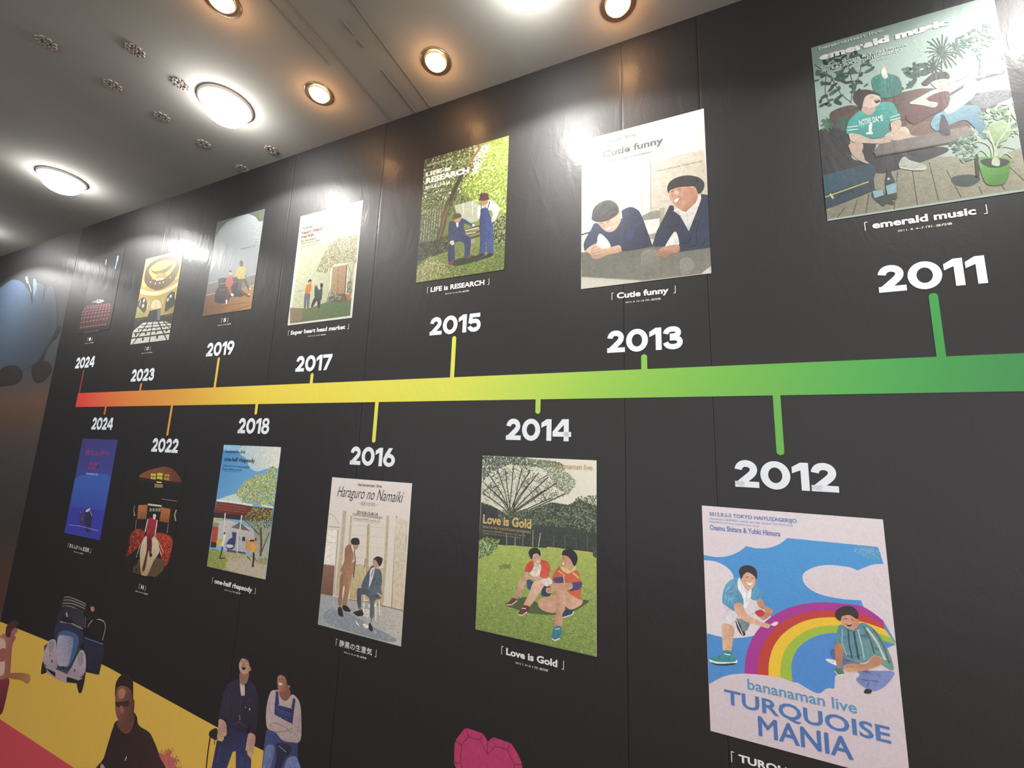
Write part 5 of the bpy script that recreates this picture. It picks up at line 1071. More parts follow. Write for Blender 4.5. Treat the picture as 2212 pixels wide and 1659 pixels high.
  ['l','printed_seats','#9c6668',8,0,[-191.2,96.5,-167,100.5]],
  ['l','printed_seats','#9c6668',7.9,0,[-150,95.5,-126.1,99.6]],
  ['l','printed_seats','#9c6668',7.8,0,[-109.4,94.6,-85.8,98.6]],
  ['l','printed_seats','#9c6668',7.8,0,[-69.3,93.6,-45.9,97.6]],
  ['l','printed_seats','#9c6668',7.7,0,[-29.7,92.7,-6.6,96.7]],
  ['l','printed_seats','#9c6668',7.6,0,[9.4,91.8,32.2,95.8]],
  ['l','printed_seats','#9c6668',7.5,0,[48.1,90.9,70.6,94.8]],
  ['l','printed_seats','#9c6668',7.5,0,[86.2,90,108.5,93.9]],
  ['l','printed_seats','#9c6668',7.4,0,[123.9,89.1,145.9,93]],
  ['l','printed_seats','#9c6668',8,0,[-187.7,68.1,-164.2,72.6]],
  ['l','printed_seats','#9c6668',7.9,0,[-147.7,67.9,-124.4,72.4]],
  ['l','printed_seats','#9c6668',7.8,0,[-108.1,67.7,-85.2,72.2]],
  ['l','printed_seats','#9c6668',7.7,0,[-69.1,67.5,-46.4,72]],
  ['l','printed_seats','#9c6668',7.7,0,[-30.6,67.4,-8.2,71.8]],
  ['l','printed_seats','#9c6668',7.6,0,[7.5,67.2,29.7,71.6]],
  ['l','printed_seats','#9c6668',7.5,0,[45.2,67,67.1,71.4]],
  ['l','printed_seats','#9c6668',7.5,0,[82.3,66.8,104,71.2]],
  ['l','printed_seats','#9c6668',7.4,0,[119.1,66.7,140.5,71]],
  ['l','printed_seats','#9c6668',7.9,0,[-164.8,35.9,-143.8,40.2]],
  ['l','printed_seats','#9c6668',7.8,0,[-128.8,35.4,-108,39.6]],
  ['l','printed_seats','#9c6668',7.8,0,[-93.1,34.9,-72.5,39.1]],
  ['l','printed_seats','#9c6668',7.7,0,[-57.8,34.3,-37.5,38.5]],
  ['l','printed_seats','#9c6668',7.6,0,[-23,33.8,-2.8,38]],
  ['l','printed_seats','#9c6668',7.6,0,[11.5,33.3,31.4,37.5]],
  ['l','printed_seats','#9c6668',7.5,0,[45.6,32.8,65.3,36.9]],
  ['l','printed_seats','#9c6668',7.4,0,[79.3,32.3,98.9,36.4]],
  ['l','printed_seats','#9c6668',7.4,0,[112.7,31.8,132,35.9]],
  ['t','printed_lettering','#c0c0b8','bananaman live 2024',0,0,[-104.5,-0.1,63.9,4.4]],
 ]},
 '2018': {'org': [-1.7035, 1.2123], 'w': 0.3609, 'h': 0.5105, "items": [
  ['f','paper','#3d84c4','#7ab2d2',[-138.1,447.5,-40.1,285.2],0,[-177.1,512,176.3,510.7,179.8,-0.2,-178,-1.2]],
  ['f','printed_sky','#dadbcc','#a8c4cc',[146.8,498.7,-5.5,420.3],1,[-42.4,511.8,176.3,510.7,179,429.1,136.4,427.1,57.9,406.5,6.7,420.9,-25,456.2,-80.9,483.1]],
  ['f','printed_sky','#c2d2cc',None,None,1,[-87.4,301,-32.7,309.8,-18.7,271,-171.3,270.2]],
  ['f','printed_sky','#8cbcd8',None,None,1,[-176.9,511.2,-73.9,511,-82.7,491.4,-126.7,485.8,-174.7,488.5]],
  ['s','printed_tree','#a8b048 #8c9c3c #c8c868 #6c7a34 #dcd884 #b8bc54',760,11.9,'d',[-55.1,312.2,-18,358.9,16,373,60,395.5,112.6,398.3,113.4,426,147,432.3,172.3,424.9,177.8,370.9,177.4,324.8,175.5,271.4,106.5,273.3,58.8,277.2,-1.3,276.3,-41.8,293.1]],
  ['f','printed_building','#7a3a2c','#5c2a24',[-99.6,268.5,-86.9,209.4],0,[-177.1,266.5,-99.6,268.5,55.1,265.2,177.4,267,179.2,219,19.5,202.9,-0.2,225.3,-90.3,225.1,-107.9,203.5,-181.8,199.9]],
  ['l','printed_building','#e0e0d6',7.7,0,[-175.8,272.3,-62.6,273.1,54.1,270.6]],
  ['l','printed_building','#e0e0d6',5.6,0,[106.4,274.1,175.5,271.4]],
  ['l','printed_building','#9c5a44',2,0,[-176.1,256.3,14.7,256.8]],
  ['l','printed_building','#9c5a44',2,0,[-173.8,246.2,16.7,247.1]],
  ['l','printed_building','#9c5a44',2,0,[-171.6,236.2,18.6,237.5]],
  ['f','printed_building','#3e2422',None,None,0,[-181.3,221.1,-3.6,226.9,14,206.3,-107.7,202.7,-181.8,199.9]],
  ['f','printed_building','#a8ae8c',None,None,0,[-181.5,198.7,-123.6,202,-144.6,180,-177.4,180.8]],
  ['s','printed_building','#9cac50 #c8cc7c',40,8.1,'d',[-179.9,197.6,-123.4,201.3,-158.2,182.7,-178.3,184.8]],
  ['f','printed_building','#c2beb6','#a8a8b0',[-81.9,186.1,-58.9,79],0,[-152.7,187.2,-78.2,198.3,29,185.3,108.4,170.5,103.7,134.2,49.7,81.6,-64,73.7,-139.7,100.8]],
  ['f','printed_building','#6c625c',None,None,0,[-59.8,170.5,-9.7,197,62.3,167.6,-3.8,168.4]],
  ['f','printed_building','#8a9080',None,None,0,[-179.2,182.7,-134.6,178.9,-144.2,164,-180.7,166.3]],
  ['f','printed_building','#a84830',None,None,0,[-181.5,164.2,-139.6,163.6,-137.2,95.1,-176.1,94.6]],
  ['f','printed_building','#34241f',None,None,0,[-175.5,100.7,-139.7,100.8,-136.6,81.4,-174.8,77.7]],
  ['f','printed_building','#c4b442',None,None,1,[-138.5,109.6,-109.8,116,-108.4,92.6,-130.7,89.2]],
  ['f','printed_building','#34406e',None,None,0,[-50,153.9,-21.8,154.5,-18.6,110,-39.6,119.2]],
  ['f','printed_building','#2a2a36',None,None,0,[16.6,142.4,35.2,142.1,36.8,125.5,19.3,125.8]],
  ['l','printed_building','#484858',2.4,0,[1.2,143.8,2.1,124.7]],
  ['l','printed_building','#484858',2.4,0,[-8.5,143.5,-7.2,125.5]],
  ['f','printed_building','#3a3e66',None,None,1,[-75.4,91.8,-68.1,116,-45.2,131,-22.7,118,-26.7,89.8,-59.9,83.5]],
  ['f','printed_building','#c4ccd6',None,None,1,[-74.1,97.4,-64,102.4,-33.1,102.9,-34.3,94.3,-64.2,89.2]],
  ['f','printed_building','#4a4a58',None,None,0,[-66,82.8,49.1,84.5,49.6,76.3,-67,73.4]],
  ['f','printed_building','#c08a42','#d8b070',[63.4,131.6,116.7,96.5],1,[41.9,120.8,58.9,139.4,109.3,141.3,124.9,119.8,121.5,89,53.7,91.1]],
  ['l','printed_building','#e0d8c4',3.7,0,[59.4,137.2,107.4,139.5]],
  ['f','printed_building','#302a28',None,None,0,[65.4,136.4,92.3,139.4,90.5,130.9,64,128.6]],
  ['l','printed_building','#d2cdc0',7.5,0,[-109.2,224.2,-105.5,183.8,-96.9,92]],
  ['l','printed_building','#d2cdc0',7.7,0,[-3.3,225.8,-3.1,164.6]],
  ['l','printed_building','#d2cdc0',5.7,0,[-14.2,165.4,-1.9,76.4]],
  ['l','printed_building','#d2cdc0',2.9,0,[-78.2,198.3,-76.9,162.9]],
  ['f','printed_ground','#a69e72','#b8ac90',[-118.6,64,76.4,6.1],0,[-174.1,69,-64,73.7,50.4,77.9,177.8,77.7,179.8,-0.2,-178,-1.2]],
  ['f','printed_ground','#88924a',None,None,1,[-174.1,69,-104,69.6,-50.1,37.8,-73.6,3.3,-178,-1.2]],
  ['s','printed_ground','#8c9450 #a8a868 #747c40 #c0b890',240,8.9,'g',[-175.7,64.9,50.7,76.5,177.2,74.7,179.7,6.3,-175.4,1.8]],
  ['f','printed_ground','#b4aa94',None,None,1,[-50.1,37.8,65.7,60.4,150.3,38.3,155.6,10,-31,6.1]],
  ['f','printed_building','#87907c','#a8ac98',[100.6,181.1,172.7,99.7],0,[77.7,178.7,179.7,200.4,183.2,78.4,120.1,78.4]],
  ['s','printed_tree','#8c9850 #5c6434 #bcbc70 #5c3a34 #444a2c',330,11.4,'d',[15.5,222.8,61.7,261.9,113.6,266.2,174.1,263.7,178.7,196.5,112,182.2,77.7,178.7,26.7,196.7]],
  ['l','printed_tree','#55462f',11.9,1,[118.1,186.6,132.9,132,137.9,80.7]],
  ['l','printed_tree','#4c3e30',5.4,1,[170.5,173.3,147.4,115.1,139.6,95.7]],
  ['l','printed_tree','#4c3e30',4.6,0,[77.7,178.7,116.2,160]],
  ['s','printed_tree','#6c7a40 #8c9850',60,8.1,'d',[121.5,71.2,175.9,81.8,175.7,52.7,124.9,53.2]],
  ['l','printed_man','#dcdcd4',11.7,1,[-90,141.8,-93.7,117.8,-96.4,90.1]],
  ['l','printed_man','#30343c',8.2,1,[-96.4,90.1,-98.8,66.4,-104.5,40.8]],
  ['o','printed_man','#2a2422',10.8,[-96.7,143.4]],
  ['l','printed_man','#cfd0ca',4.9,0,[-92,121.9,-111.3,88.3]],
  ['l','printed_man','#24241f',3.9,0,[-101,42,-72,47.3]],
  ['l','printed_leaping_man','#2c2c32',10.9,1,[96,90.3,99.7,64.7,100.8,35.3]],
  ['o','printed_leaping_man','#241e1e',11,[98,140]],
  ['l','printed_leaping_man','#d09848',15.5,0,[101.3,132.1,103.3,91.2]],
  ['l','printed_leaping_man','#242428',3.7,0,[60.7,70.9,83.5,58.9]],
  ['l','printed_leaping_man','#242428',3.6,0,[97.6,75.6,117.9,59.7]],
  ['t','printed_title','#2c3c54','bananaman live 2018',0.03,0,[-162.7,476.2,-34,488.8]],
  ['t','printed_title','#202c38','one-half rhapsody',0.03,0,[-163.7,435.5,34.7,458.6]],
  ['t','printed_lettering','#2c5878','2018.8.2-8.5 TOKYO HAIYUZAGEKIJO',0.03,0,[-165.1,414.4,6.6,424.1]],
  ['t','printed_lettering','#24465c','information: HORIPRO awards fan club',0.02,0,[-166.6,403.4,-40.8,410.4]],
  ['t','printed_lettering','#24465c','HORIPROCOM http://www',0.02,0,[-166.5,396.7,-53.7,400]],
 ]},
 '2016': {'org': [-1.0485, 1.1039], 'w': 0.3642, 'h': 0.5151, "items": [
  ['f','paper','#dbd4ce','#d2c9b4',[5.5,454.5,25.4,273.1],0,[-182.4,514.4,182.9,515.8,181.2,-1,-181.7,1.2]],
  ['l','printed_windows','#b9ad90',16.6,0,[-105.6,399.3,-103.7,257.4,-106.9,106.9]],
  ['l','printed_windows','#bcae8c',9.6,0,[-72.5,385.4,-68.5,237.3,-63.3,106]],
  ['l','printed_windows','#b2a478',11.1,0,[10,364.2,14.9,271.8,26.8,116.7]],
  ['l','printed_windows','#b9ac8c',11.8,0,[90.9,400.2,94.7,258.2,94.2,112.6]],
  ['l','printed_windows','#a8966c',5.4,0,[127.5,403.5,131.2,247.5,134.9,105.2]],
  ['l','printed_windows','#b0a48c',4.9,0,[-128.5,329.5,-124.8,213.6,-119.6,108.9]],
  ['f','printed_windows','#e4dfd4',None,None,0,[-177.7,324.4,-133.9,326.8,-129.8,208,-180.3,206.2]],
  ['l','printed_windows','#b0a890',4,0,[-180.6,336.9,-121.1,339.5]],
  ['l','printed_windows','#b0a890',2.5,0,[-179.9,384.2,-155.3,377.8,-128.3,350.6]],
  ['l','printed_windows','#c0b8a4',2,0,[-183.6,281.3,-134.1,283.6]],
  ['f','printed_windows','#8a6650','#6c4c3c',[-178,198.2,-131.3,111.1],0,[-183.5,203.7,-129,205.7,-125,107.3,-181.3,104.8]],
  ['f','printed_windows','#c3b48c','#b8a478',[-22.3,219.2,-10,114.6],0,[-50.1,223.5,11.9,226.9,16.9,111.2,-47.1,108.6]],
  ['f','printed_windows','#c3b48c','#b8a478',[30.9,222.4,43.1,111.7],0,[22.7,225.2,88.7,226.3,91.9,110.3,32.7,110.8]],
  ['l','printed_windows','#c9bfa6',1.9,0,[-65.8,352.6,89.9,358.1]],
  ['l','printed_windows','#c9bfa6',1.5,0,[-115.2,347.7,-76.6,349]],
  ['l','printed_windows','#c9bfa6',1.9,0,[-61.8,319.9,93,326.6]],
  ['l','printed_windows','#c9bfa6',1.4,0,[-111,314.6,-72.6,316.2]],
  ['l','printed_windows','#c9bfa6',1.9,0,[-57.4,283.4,96.5,291.6]],
  ['l','printed_windows','#c9bfa6',1.4,0,[-106.3,277.7,-68.1,279.7]],
  ['l','printed_windows','#c9bfa6',1.9,0,[-53,247.3,100,256.9]],
  ['l','printed_windows','#c9bfa6',1.4,0,[-101.6,241.2,-63.7,243.5]],
  ['f','printed_windows','#cfc6b4','#c8bca0',[130.2,364.1,161.2,138.5],0,[124.8,395.3,174.9,396,182.3,108.9,137,108.5]],
  ['l','printed_windows','#aebab0',6.1,0,[174.9,345.3,174.7,291.4]],
  ['l','printed_windows','#5c4c3c',3.2,0,[8,247.1,7.4,219.2]],
  ['l','printed_windows','#8c7c60',1.4,0,[4,359.5,26.8,116.7]],
  ['f','printed_floor','#9a9fa0','#bab6ab',[-114.9,73.8,161,35.7],0,[-182.2,103.1,-124.5,103.3,-46.9,106.7,94.6,108.9,181.4,108,181.2,-1,-181.7,1.2]],
  ['f','printed_floor','#868e94',None,None,1,[-146.2,52.6,-58,63.8,40.3,42.9,162.7,18,105.4,3.1,-134.8,11]],
  ['l','printed_floor','#6c5444',3.8,0,[-182.5,104.7,-124.8,105.7]],
  ['l','printed_floor','#74604a',2.7,0,[-46.7,104.8,32.8,110,94.6,108.9,181.4,108]],
  ['f','printed_floor','#e8e4da',None,None,1,[-13.4,43.8,-0.7,35.4,8,28.6,-4.6,32.4]],
  ['f','printed_floor','#e8e4da',None,None,1,[20,38.4,35.4,40.1,51.6,33.7,31.6,27.7]],
  ['f','printed_floor','#d0ccc0',None,None,1,[9.6,83.1,45.9,85.5,47,66.7,22.3,63.9]],
  ['s','printed_floor','#8c9294 #a8aca8 #989c98',90,14.3,'g',[-179.4,83.2,-7.3,91.8,167.9,66.1,173.1,9.2,-168.9,8.7]],
  ['f','printed_standing_man','#89674f','#a9825f',[-97.5,156.5,-48.4,163.7],1,[-94.4,185.1,-48.2,189.2,-49.1,151.7,-52.9,119.5,-59.4,83.9,-76.8,81.7,-73.1,140.1,-81.3,138.9,-81.3,82.6,-97.1,83.9,-96.7,128.5]],
  ['f','printed_standing_man','#8a644c','#a57c5e',[-93.6,258.6,-44.7,224.2],1,[-84.5,276.1,-63.4,286.8,-48.9,268.1,-36.5,233.3,-35.9,196.5,-45.8,187.2,-93.2,188.6,-100.9,195.6,-86.8,226.8,-88,259.3]],
  ['l','printed_standing_man','#ddd3c6',5.2,0,[-58.5,283.3,-44.2,256.5,-40.3,232.8]],
  ['l','printed_standing_man','#9c765a',9.4,0,[-85.3,237.1,-54.1,233]],
  ['l','printed_standing_man','#4a3a34',4.2,0,[-45.6,268.5,-35.9,233.4,-38.2,179.1]],
  ['o','printed_standing_man','#d0b09c',10.2,[-46.8,232]],
  ['f','printed_standing_man','#b08c78',None,None,1,[-52.4,288.1,-29.5,290.7,-30.2,277.7,-43.5,268.8]],
  ['f','printed_standing_man','#2b231f',None,None,1,[-64.8,298.1,-56,309,-33.1,311.5,-24.8,301.8,-25.2,291.2,-40.2,287.9,-57.9,287.5]],
  ['f','printed_standing_man','#221d1d',None,None,1,[-95.2,69.2,-80.2,73.7,-68.3,49.5,-73.2,44.7,-90.2,48]],
  ['f','printed_standing_man','#221d1d',None,None,1,[-75.5,80.4,-56,82.9,-38.2,71.1,-41.9,65.8,-69.2,65.7]],
  ['l','printed_seated_man','#dcd8cc',4,0,[16.5,124.7,20.4,62]],
  ['l','printed_seated_man','#dcd8cc',3.9,0,[69.4,116,73.8,55.7]],
  ['l','printed_seated_man','#dcd8cc',3.9,0,[81.7,125.6,87.8,76.9]],
  ['f','printed_seated_man','#dcd8cc',None,None,1,[38.8,103.3,63.8,111.3,67.5,100.5,42.4,94.4]],
  ['f','printed_seated_man','#434d5c','#58626e',[-2.2,139.2,72.7,124.2],1,[-17.3,140,1.9,150,38.7,151.4,70.6,143.7,88.3,130.5,63.1,118,64.1,69.7,48.1,66.1,43.2,110.9,30.8,128.1,4.5,127.8,6.7,89.5,-6.8,87.2]],
  ['f','printed_seated_man','#4e5966','#5f6a74',[23.5,193.9,88.9,164.8],1,[22.3,204.7,40.6,230,54.5,222.4,78.3,217.9,87.6,187.6,85.3,160.4,93.3,141.9,70.4,145.9,36,129,38.6,152.5,1.8,150.8,4.8,171.6]],
  ['f','printed_seated_man','#d8d4cc',None,None,1,[34.5,214.2,51.8,223.3,46.1,189.3,34,156.4,33.5,179.7]],
  ['l','printed_seated_man','#3c3e44',3.1,0,[46.1,218.2,40.5,192.4]],
  ['f','printed_seated_man','#b98f78',None,None,1,[41,246.6,56.7,250.9,71.6,232.6,54.4,224,43.4,233.5]],
  ['f','printed_seated_man','#2b231f',None,None,1,[42.7,249.9,58.2,261.4,80.3,258.7,81.7,244.8,72.8,231.2,61.4,241.4,53.3,248.9]],
  ['f','printed_seated_man','#2a2426',None,None,1,[-25.8,66.6,-5.5,75.9,10.6,83.3,19.9,66.5,-3.5,58.6]],
  ['f','printed_seated_man','#2a2426',None,None,1,[45.7,31.8,50,48.4,64.1,32.2,62.9,24.5,55.4,22.4]],
  ['l','printed_seated_man','#8c6c58',6.2,0,[1,88.6,7.4,78.9]],
  ['l','printed_seated_man','#8c6c58',5.2,0,[55.1,68.1,56.1,49.5]],
  ['t','printed_title','#5c544c','bananaman live',0.02,0,[-53.1,491.8,54.4,502]],
  ['t','printed_title','#262224','Haraguro no Namaiki',-0.004,0.45,[-149.8,435.1,152.4,485.6]],
  ['t','printed_lettering','#8c8478','－腹黒の生意気－',0,0,[-43.5,424.8,42.8,438.4]],
  ['t','printed_lettering','#4c463f','2016.8.12-8.14',0.02,0,[-48.4,394.6,46.3,405.5]],
  ['t','printed_lettering','#5c564e','TOKYO HAIYUZAGEKIJO',0.01,0,[-68.4,383.6,68,394.5]],
  ['t','printed_lettering','#7c766c','information: HORIPRO awards fan club',0,0,[-61.7,374.6,59.4,381.1]],
  ['t','printed_lettering','#7c766c','HORIPROCOM http://www',0,0,[-55.4,368.6,55,372.6]],
 ]},
 '2014': {'org': [-0.4171, 1.2057], 'w': 0.3655, 'h': 0.517, "items": [
  ['f','paper','#d0d3bd','#e0dccb',[-135.3,452.5,172.9,469.8],0,[-181.7,517.1,182.9,517.5,181.8,-0.5,-182.6,-0.1]],
  ['f','printed_trees','#39433a','#2c352e',[6.1,370.8,8.8,259.8],0,[-181.6,372.1,-150.9,366,-121.6,355.9,-83.4,338.5,-15.8,360.8,49.2,390.3,100,386.5,132.8,404.7,182.9,389.4,182.9,252.7,51.6,260.3,-126.7,250,-182.8,258]],
  ['s','printed_trees','#9ca088 #b0b49c #868c72',420,7,'d',[-179.5,450,-88.8,489.2,29.9,490.5,116,442.8,91.4,409.4,49.2,390.3,-84.1,359.1,-175.3,364.1]],
  ['s','printed_trees','#2f4a50 #4c6450 #6c7c5c #3a4a3c #34464a',560,8.5,'d',[-181.7,515.8,-42.9,516.7,2.8,510.1,64.4,510.6,90.3,497.4,12.2,489.7,-89,493.4,-145.8,469.2,-179.6,432.6]],
  ['s','printed_trees','#6c7c5c #8c9a74 #55654a #9ca484',520,6.6,'d',[-33.6,512.8,64.4,510.6,124.2,455.2,120.2,439.1,99.7,414,65.7,431.5,30.2,478.2]],
  ['s','printed_trees','#7c866c #687458 #8c947c',180,6,'d',[-178.6,432.6,-88.2,472.1,30.5,461.8,91.3,417.4,49.2,394.3,-84.5,371.5,-175.7,372.6]],
  ['l','printed_trees','#36382c',3,1,[-79.7,340.9,-111.7,383.6,-171,428.8]],
  ['l','printed_trees','#40443a',1.5,1,[-159.9,420.3,-145.5,435.7,-136,437.4]],
  ['l','printed_trees','#40443a',1.5,1,[-147.1,410.6,-132.7,424.9,-124.6,429.2]],
  ['l','printed_trees','#40443a',1.5,1,[-147.2,410.7,-156.4,422.3,-143.6,426.1]],
  ['l','printed_trees','#40443a',1.4,1,[-137.5,403.2,-145.7,418.9,-122.9,422.2]],
  ['l','printed_trees','#40443a',1.5,1,[-160,420.4,-173.1,432.7,-182.8,434.1]],
  ['l','printed_trees','#36382c',3,1,[-77,341.1,-109.3,398.3,-155,455.7]],
  ['l','printed_trees','#40443a',1.4,1,[-129.2,423.3,-113.6,439.9,-142.8,456]],
  ['l','printed_trees','#40443a',1.5,1,[-138.8,435.4,-133.1,444.3,-114.5,465.1]],
  ['l','printed_trees','#40443a',1.5,1,[-151.7,451.5,-138.6,461.9,-160.7,469.4]],
  ['l','printed_trees','#40443a',1.4,1,[-127.1,420.7,-142.2,429.3,-121.8,436]],
  ['l','printed_trees','#40443a',1.5,1,[-143,440.6,-148.9,450,-125.5,465.9]],
  ['l','printed_trees','#36382c',3.1,1,[-83.2,340.6,-101.2,410.4,-129,474.3]],
  ['l','printed_trees','#40443a',1.5,1,[-122.2,458.7,-137.9,474.8,-151.2,486.9]],
  ['l','printed_trees','#40443a',1.5,1,[-124.7,464.6,-141.7,478.7,-133.6,490.5]],
  ['l','printed_trees','#40443a',1.4,1,[-109.6,429.7,-125.1,437.1,-84.5,449.9]],
  ['l','printed_trees','#40443a',1.5,1,[-123.1,460.8,-109.3,478.1,-133,482.3]],
  ['l','printed_trees','#40443a',1.4,1,[-118.9,451.2,-110,459.2,-105.8,482.2]],
  ['l','printed_trees','#36382c',3,1,[-77.1,341.1,-91.9,416.2,-102.7,479.9]],
  ['l','printed_trees','#40443a',1.4,1,[-101.8,474.5,-115.9,483.9,-96.7,507.5]],
  ['l','printed_trees','#40443a',1.4,1,[-97.5,449.2,-84,462.2,-109,469.6]],
  ['l','printed_trees','#40443a',1.4,1,[-96.4,442.5,-110.7,449.6,-86.9,477]],
  ['l','printed_trees','#40443a',1.4,1,[-96.3,441.9,-111.9,457.9,-95.2,464.6]],
  ['l','printed_trees','#40443a',1.4,1,[-96.8,445,-94.3,460.3,-100.2,467.8]],
  ['l','printed_trees','#36382c',3.1,1,[-86,340.3,-78.8,421.3,-74.7,489.8]],
  ['l','printed_trees','#40443a',1.4,1,[-77.5,443.2,-78.2,458.4,-99.4,470.8]],
  ['l','printed_trees','#40443a',1.4,1,[-75,484.1,-71.2,499.1,-98.2,506.5]],
  ['l','printed_trees','#40443a',1.4,1,[-77.1,448.4,-66.2,458.5,-81,482.1]],
  ['l','printed_trees','#40443a',1.4,1,[-75.3,479.8,-60.1,491.7,-76.9,508.6]],
  ['l','printed_trees','#40443a',1.4,1,[-76.3,463.1,-83.5,473.4,-97.1,484.2]],
  ['l','printed_trees','#36382c',3,1,[-75.7,341.2,-61.1,415,-46.5,482.7]],
  ['l','printed_trees','#40443a',1.4,1,[-50.8,462.8,-51.1,472.7,-74.3,481.6]],
  ['l','printed_trees','#40443a',1.4,1,[-49.3,469.7,-37.8,480.4,-34.4,499.8]],
  ['l','printed_trees','#40443a',1.4,1,[-50.1,465.8,-45.3,480.4,-58.6,493.6]],
  ['l','printed_trees','#40443a',1.4,1,[-54.1,447.6,-55,461.9,-44.2,468.4]],
  ['l','printed_trees','#40443a',1.4,1,[-47.8,476.9,-43.3,489.5,-75.9,500.9]],
  ['l','printed_trees','#36382c',3.1,1,[-83.9,340.5,-58.1,409.8,-19,479.8]],
  ['l','printed_trees','#40443a',1.4,1,[-34.6,451.9,-24.9,465.5,-18.9,473.9]],
  ['l','printed_trees','#40443a',1.4,1,[-30,460.2,-22.8,475.5,-39.1,490.3]],
  ['l','printed_trees','#40443a',1.4,1,[-24.2,470.4,-18.7,487.2,-0.2,496]],
  ['l','printed_trees','#40443a',1.4,1,[-32.9,455,-44,469.4,-9.8,479.7]],
  ['l','printed_trees','#40443a',1.4,1,[-28.8,462.3,-22.2,476.6,-47.7,490.8]],
  ['l','printed_trees','#36382c',3,1,[-80.2,340.8,-45.3,403.3,8.2,472.9]],
  ['l','printed_trees','#40443a',1.4,1,[-14.5,443.4,-11,457.8,-7.9,471.7]],
  ['l','printed_trees','#40443a',1.4,1,[-28.2,425.5,-39.3,435.6,-20.6,444.6]],
  ['l','printed_trees','#40443a',1.4,1,[-5.3,455.3,-1.4,462.2,-7.3,473.9]],
  ['l','printed_trees','#40443a',1.4,1,[-27.3,426.7,-39.2,435.5,-45.2,443.7]],
  ['l','printed_trees','#40443a',1.4,1,[-27.9,425.9,-29.3,435.9,-22.5,451.7]],
  ['l','printed_trees','#36382c',3.1,1,[-84,340.5,-33,394.1,39.2,462.3]],
  ['l','printed_trees','#40443a',1.4,1,[-11.1,414.8,-14.3,423.6,-16.4,431]],
  ['l','printed_trees','#40443a',1.4,1,[27.8,451.6,23.8,457.8,33.5,467.9]],
  ['l','printed_trees','#40443a',1.4,1,[14.5,439,9.2,450.7,38,469.7]],
  ['l','printed_trees','#40443a',1.4,1,[8.6,433.4,18,446.7,1.2,449.9]],
  ['l','printed_trees','#40443a',1.4,1,[16.9,441.2,18.5,457.2,40.9,468.1]],
  ['l','printed_trees','#36382c',3.1,1,[-82.8,340.6,-21.8,383.6,65.4,447.6]],
  ['l','printed_trees','#40443a',1.4,1,[4.8,403.1,-7.7,414.1,10.5,420.3]],
  ['l','printed_trees','#40443a',1.3,1,[40.4,429.2,52.1,439.9,36.5,447.3]],
  ['l','printed_trees','#40443a',1.3,1,[21.3,415.2,35.6,426.1,44.8,447.7]],
  ['l','printed_trees','#40443a',1.3,1,[38.5,427.9,30.9,443.4,37.9,449.6]],
  ['l','printed_trees','#40443a',1.3,1,[22.9,416.4,37.5,428.4,11.1,438.6]],
  ['l','printed_trees','#36382c',3.1,1,[-85.3,340.4,-15,364.6,91.3,417.4]],
  ['l','printed_trees','#40443a',1.3,1,[48.2,396,41.7,409.3,64.8,411.4]],
  ['l','printed_trees','#40443a',1.3,1,[54.3,399,47.3,413.9,68.5,418.5]],
  ['l','printed_trees','#40443a',1.3,1,[36.1,390,25.3,405.1,24.8,414.2]],
  ['l','printed_trees','#40443a',1.3,1,[50.4,397,54.5,409.4,62.6,414.1]],
  ['l','printed_trees','#40443a',1.3,1,[69.9,406.7,63.8,417.6,61.2,425.4]],
  ['l','printed_trees','#36382c',3,1,[-80.8,340.8,-30.7,362.6,49,402.3]],
  ['l','printed_trees','#40443a',1.3,1,[12.3,384,19.6,396.6,-12.8,400.9]],
  ['l','printed_trees','#40443a',1.3,1,[17.2,386.5,29.6,402.4,19.3,401]],
  ['l','printed_trees','#40443a',1.3,1,[33.8,394.7,31.4,406.4,44.1,421]],
  ['l','printed_trees','#40443a',1.3,1,[18.6,387.1,30.9,398,12.2,416.4]],
  ['l','printed_trees','#40443a',1.3,1,[3.8,379.8,-2.9,393.7,-20.1,407.5]],
  ['l','printed_trees','#36382c',3,1,[-79,341,-115.3,368,-174.5,398.4]],
  ['l','printed_trees','#40443a',1.4,1,[-143.8,382.6,-135,399.3,-165.7,405.1]],
  ['l','printed_trees','#40443a',1.5,1,[-153.9,387.8,-154.4,397.7,-175.5,412.6]],
  ['l','printed_trees','#40443a',1.5,1,[-164.1,393,-179.4,400.9,-146.8,424.5]],
  ['l','printed_trees','#40443a',1.5,1,[-158.3,390.1,-175.3,403,-132,426]],
  ['l','printed_trees','#40443a',1.5,1,[-159.8,390.8,-176,405.1,-177.6,417.1]],
  ['l','printed_trees','#36382c',3,1,[-76.1,341.2,-99.5,377.1,-143.2,409.1]],
  ['l','printed_trees','#40443a',1.4,1,[-116.3,389.4,-123.8,404.9,-137.5,414.4]],
  ['l','printed_trees','#40443a',1.4,1,[-124.2,395.2,-136.1,407.3,-151.3,410.2]],
  ['l','printed_trees','#40443a',1.4,1,[-123.2,394.5,-137.8,400.4,-120.1,423.7]],
  ['l','printed_trees','#40443a',1.4,1,[-137.4,404.9,-150.3,415.1,-149.4,430.7]],
  ['l','printed_trees','#40443a',1.4,1,[-126.3,396.8,-112.1,408.1,-153.3,423.2]],
  ['l','printed_trees','#36382c',3.1,1,[-85,340.4,-39,376.3,31.3,425.2]],
  ['l','printed_trees','#40443a',1.4,1,[5.4,407.2,17.8,419.9,11.4,426.7]],
  ['l','printed_trees','#40443a',1.4,1,[7.5,408.7,-0.4,421.9,8,425.4]],
  ['l','printed_trees','#40443a',1.4,1,[-6.9,398.6,-11.3,412,-24.9,424.9]],
  ['l','printed_trees','#40443a',1.4,1,[12.2,412,-1,424,-10,427]],
  ['l','printed_trees','#40443a',1.4,1,[9.4,410,1,424.5,7.9,430.1]],
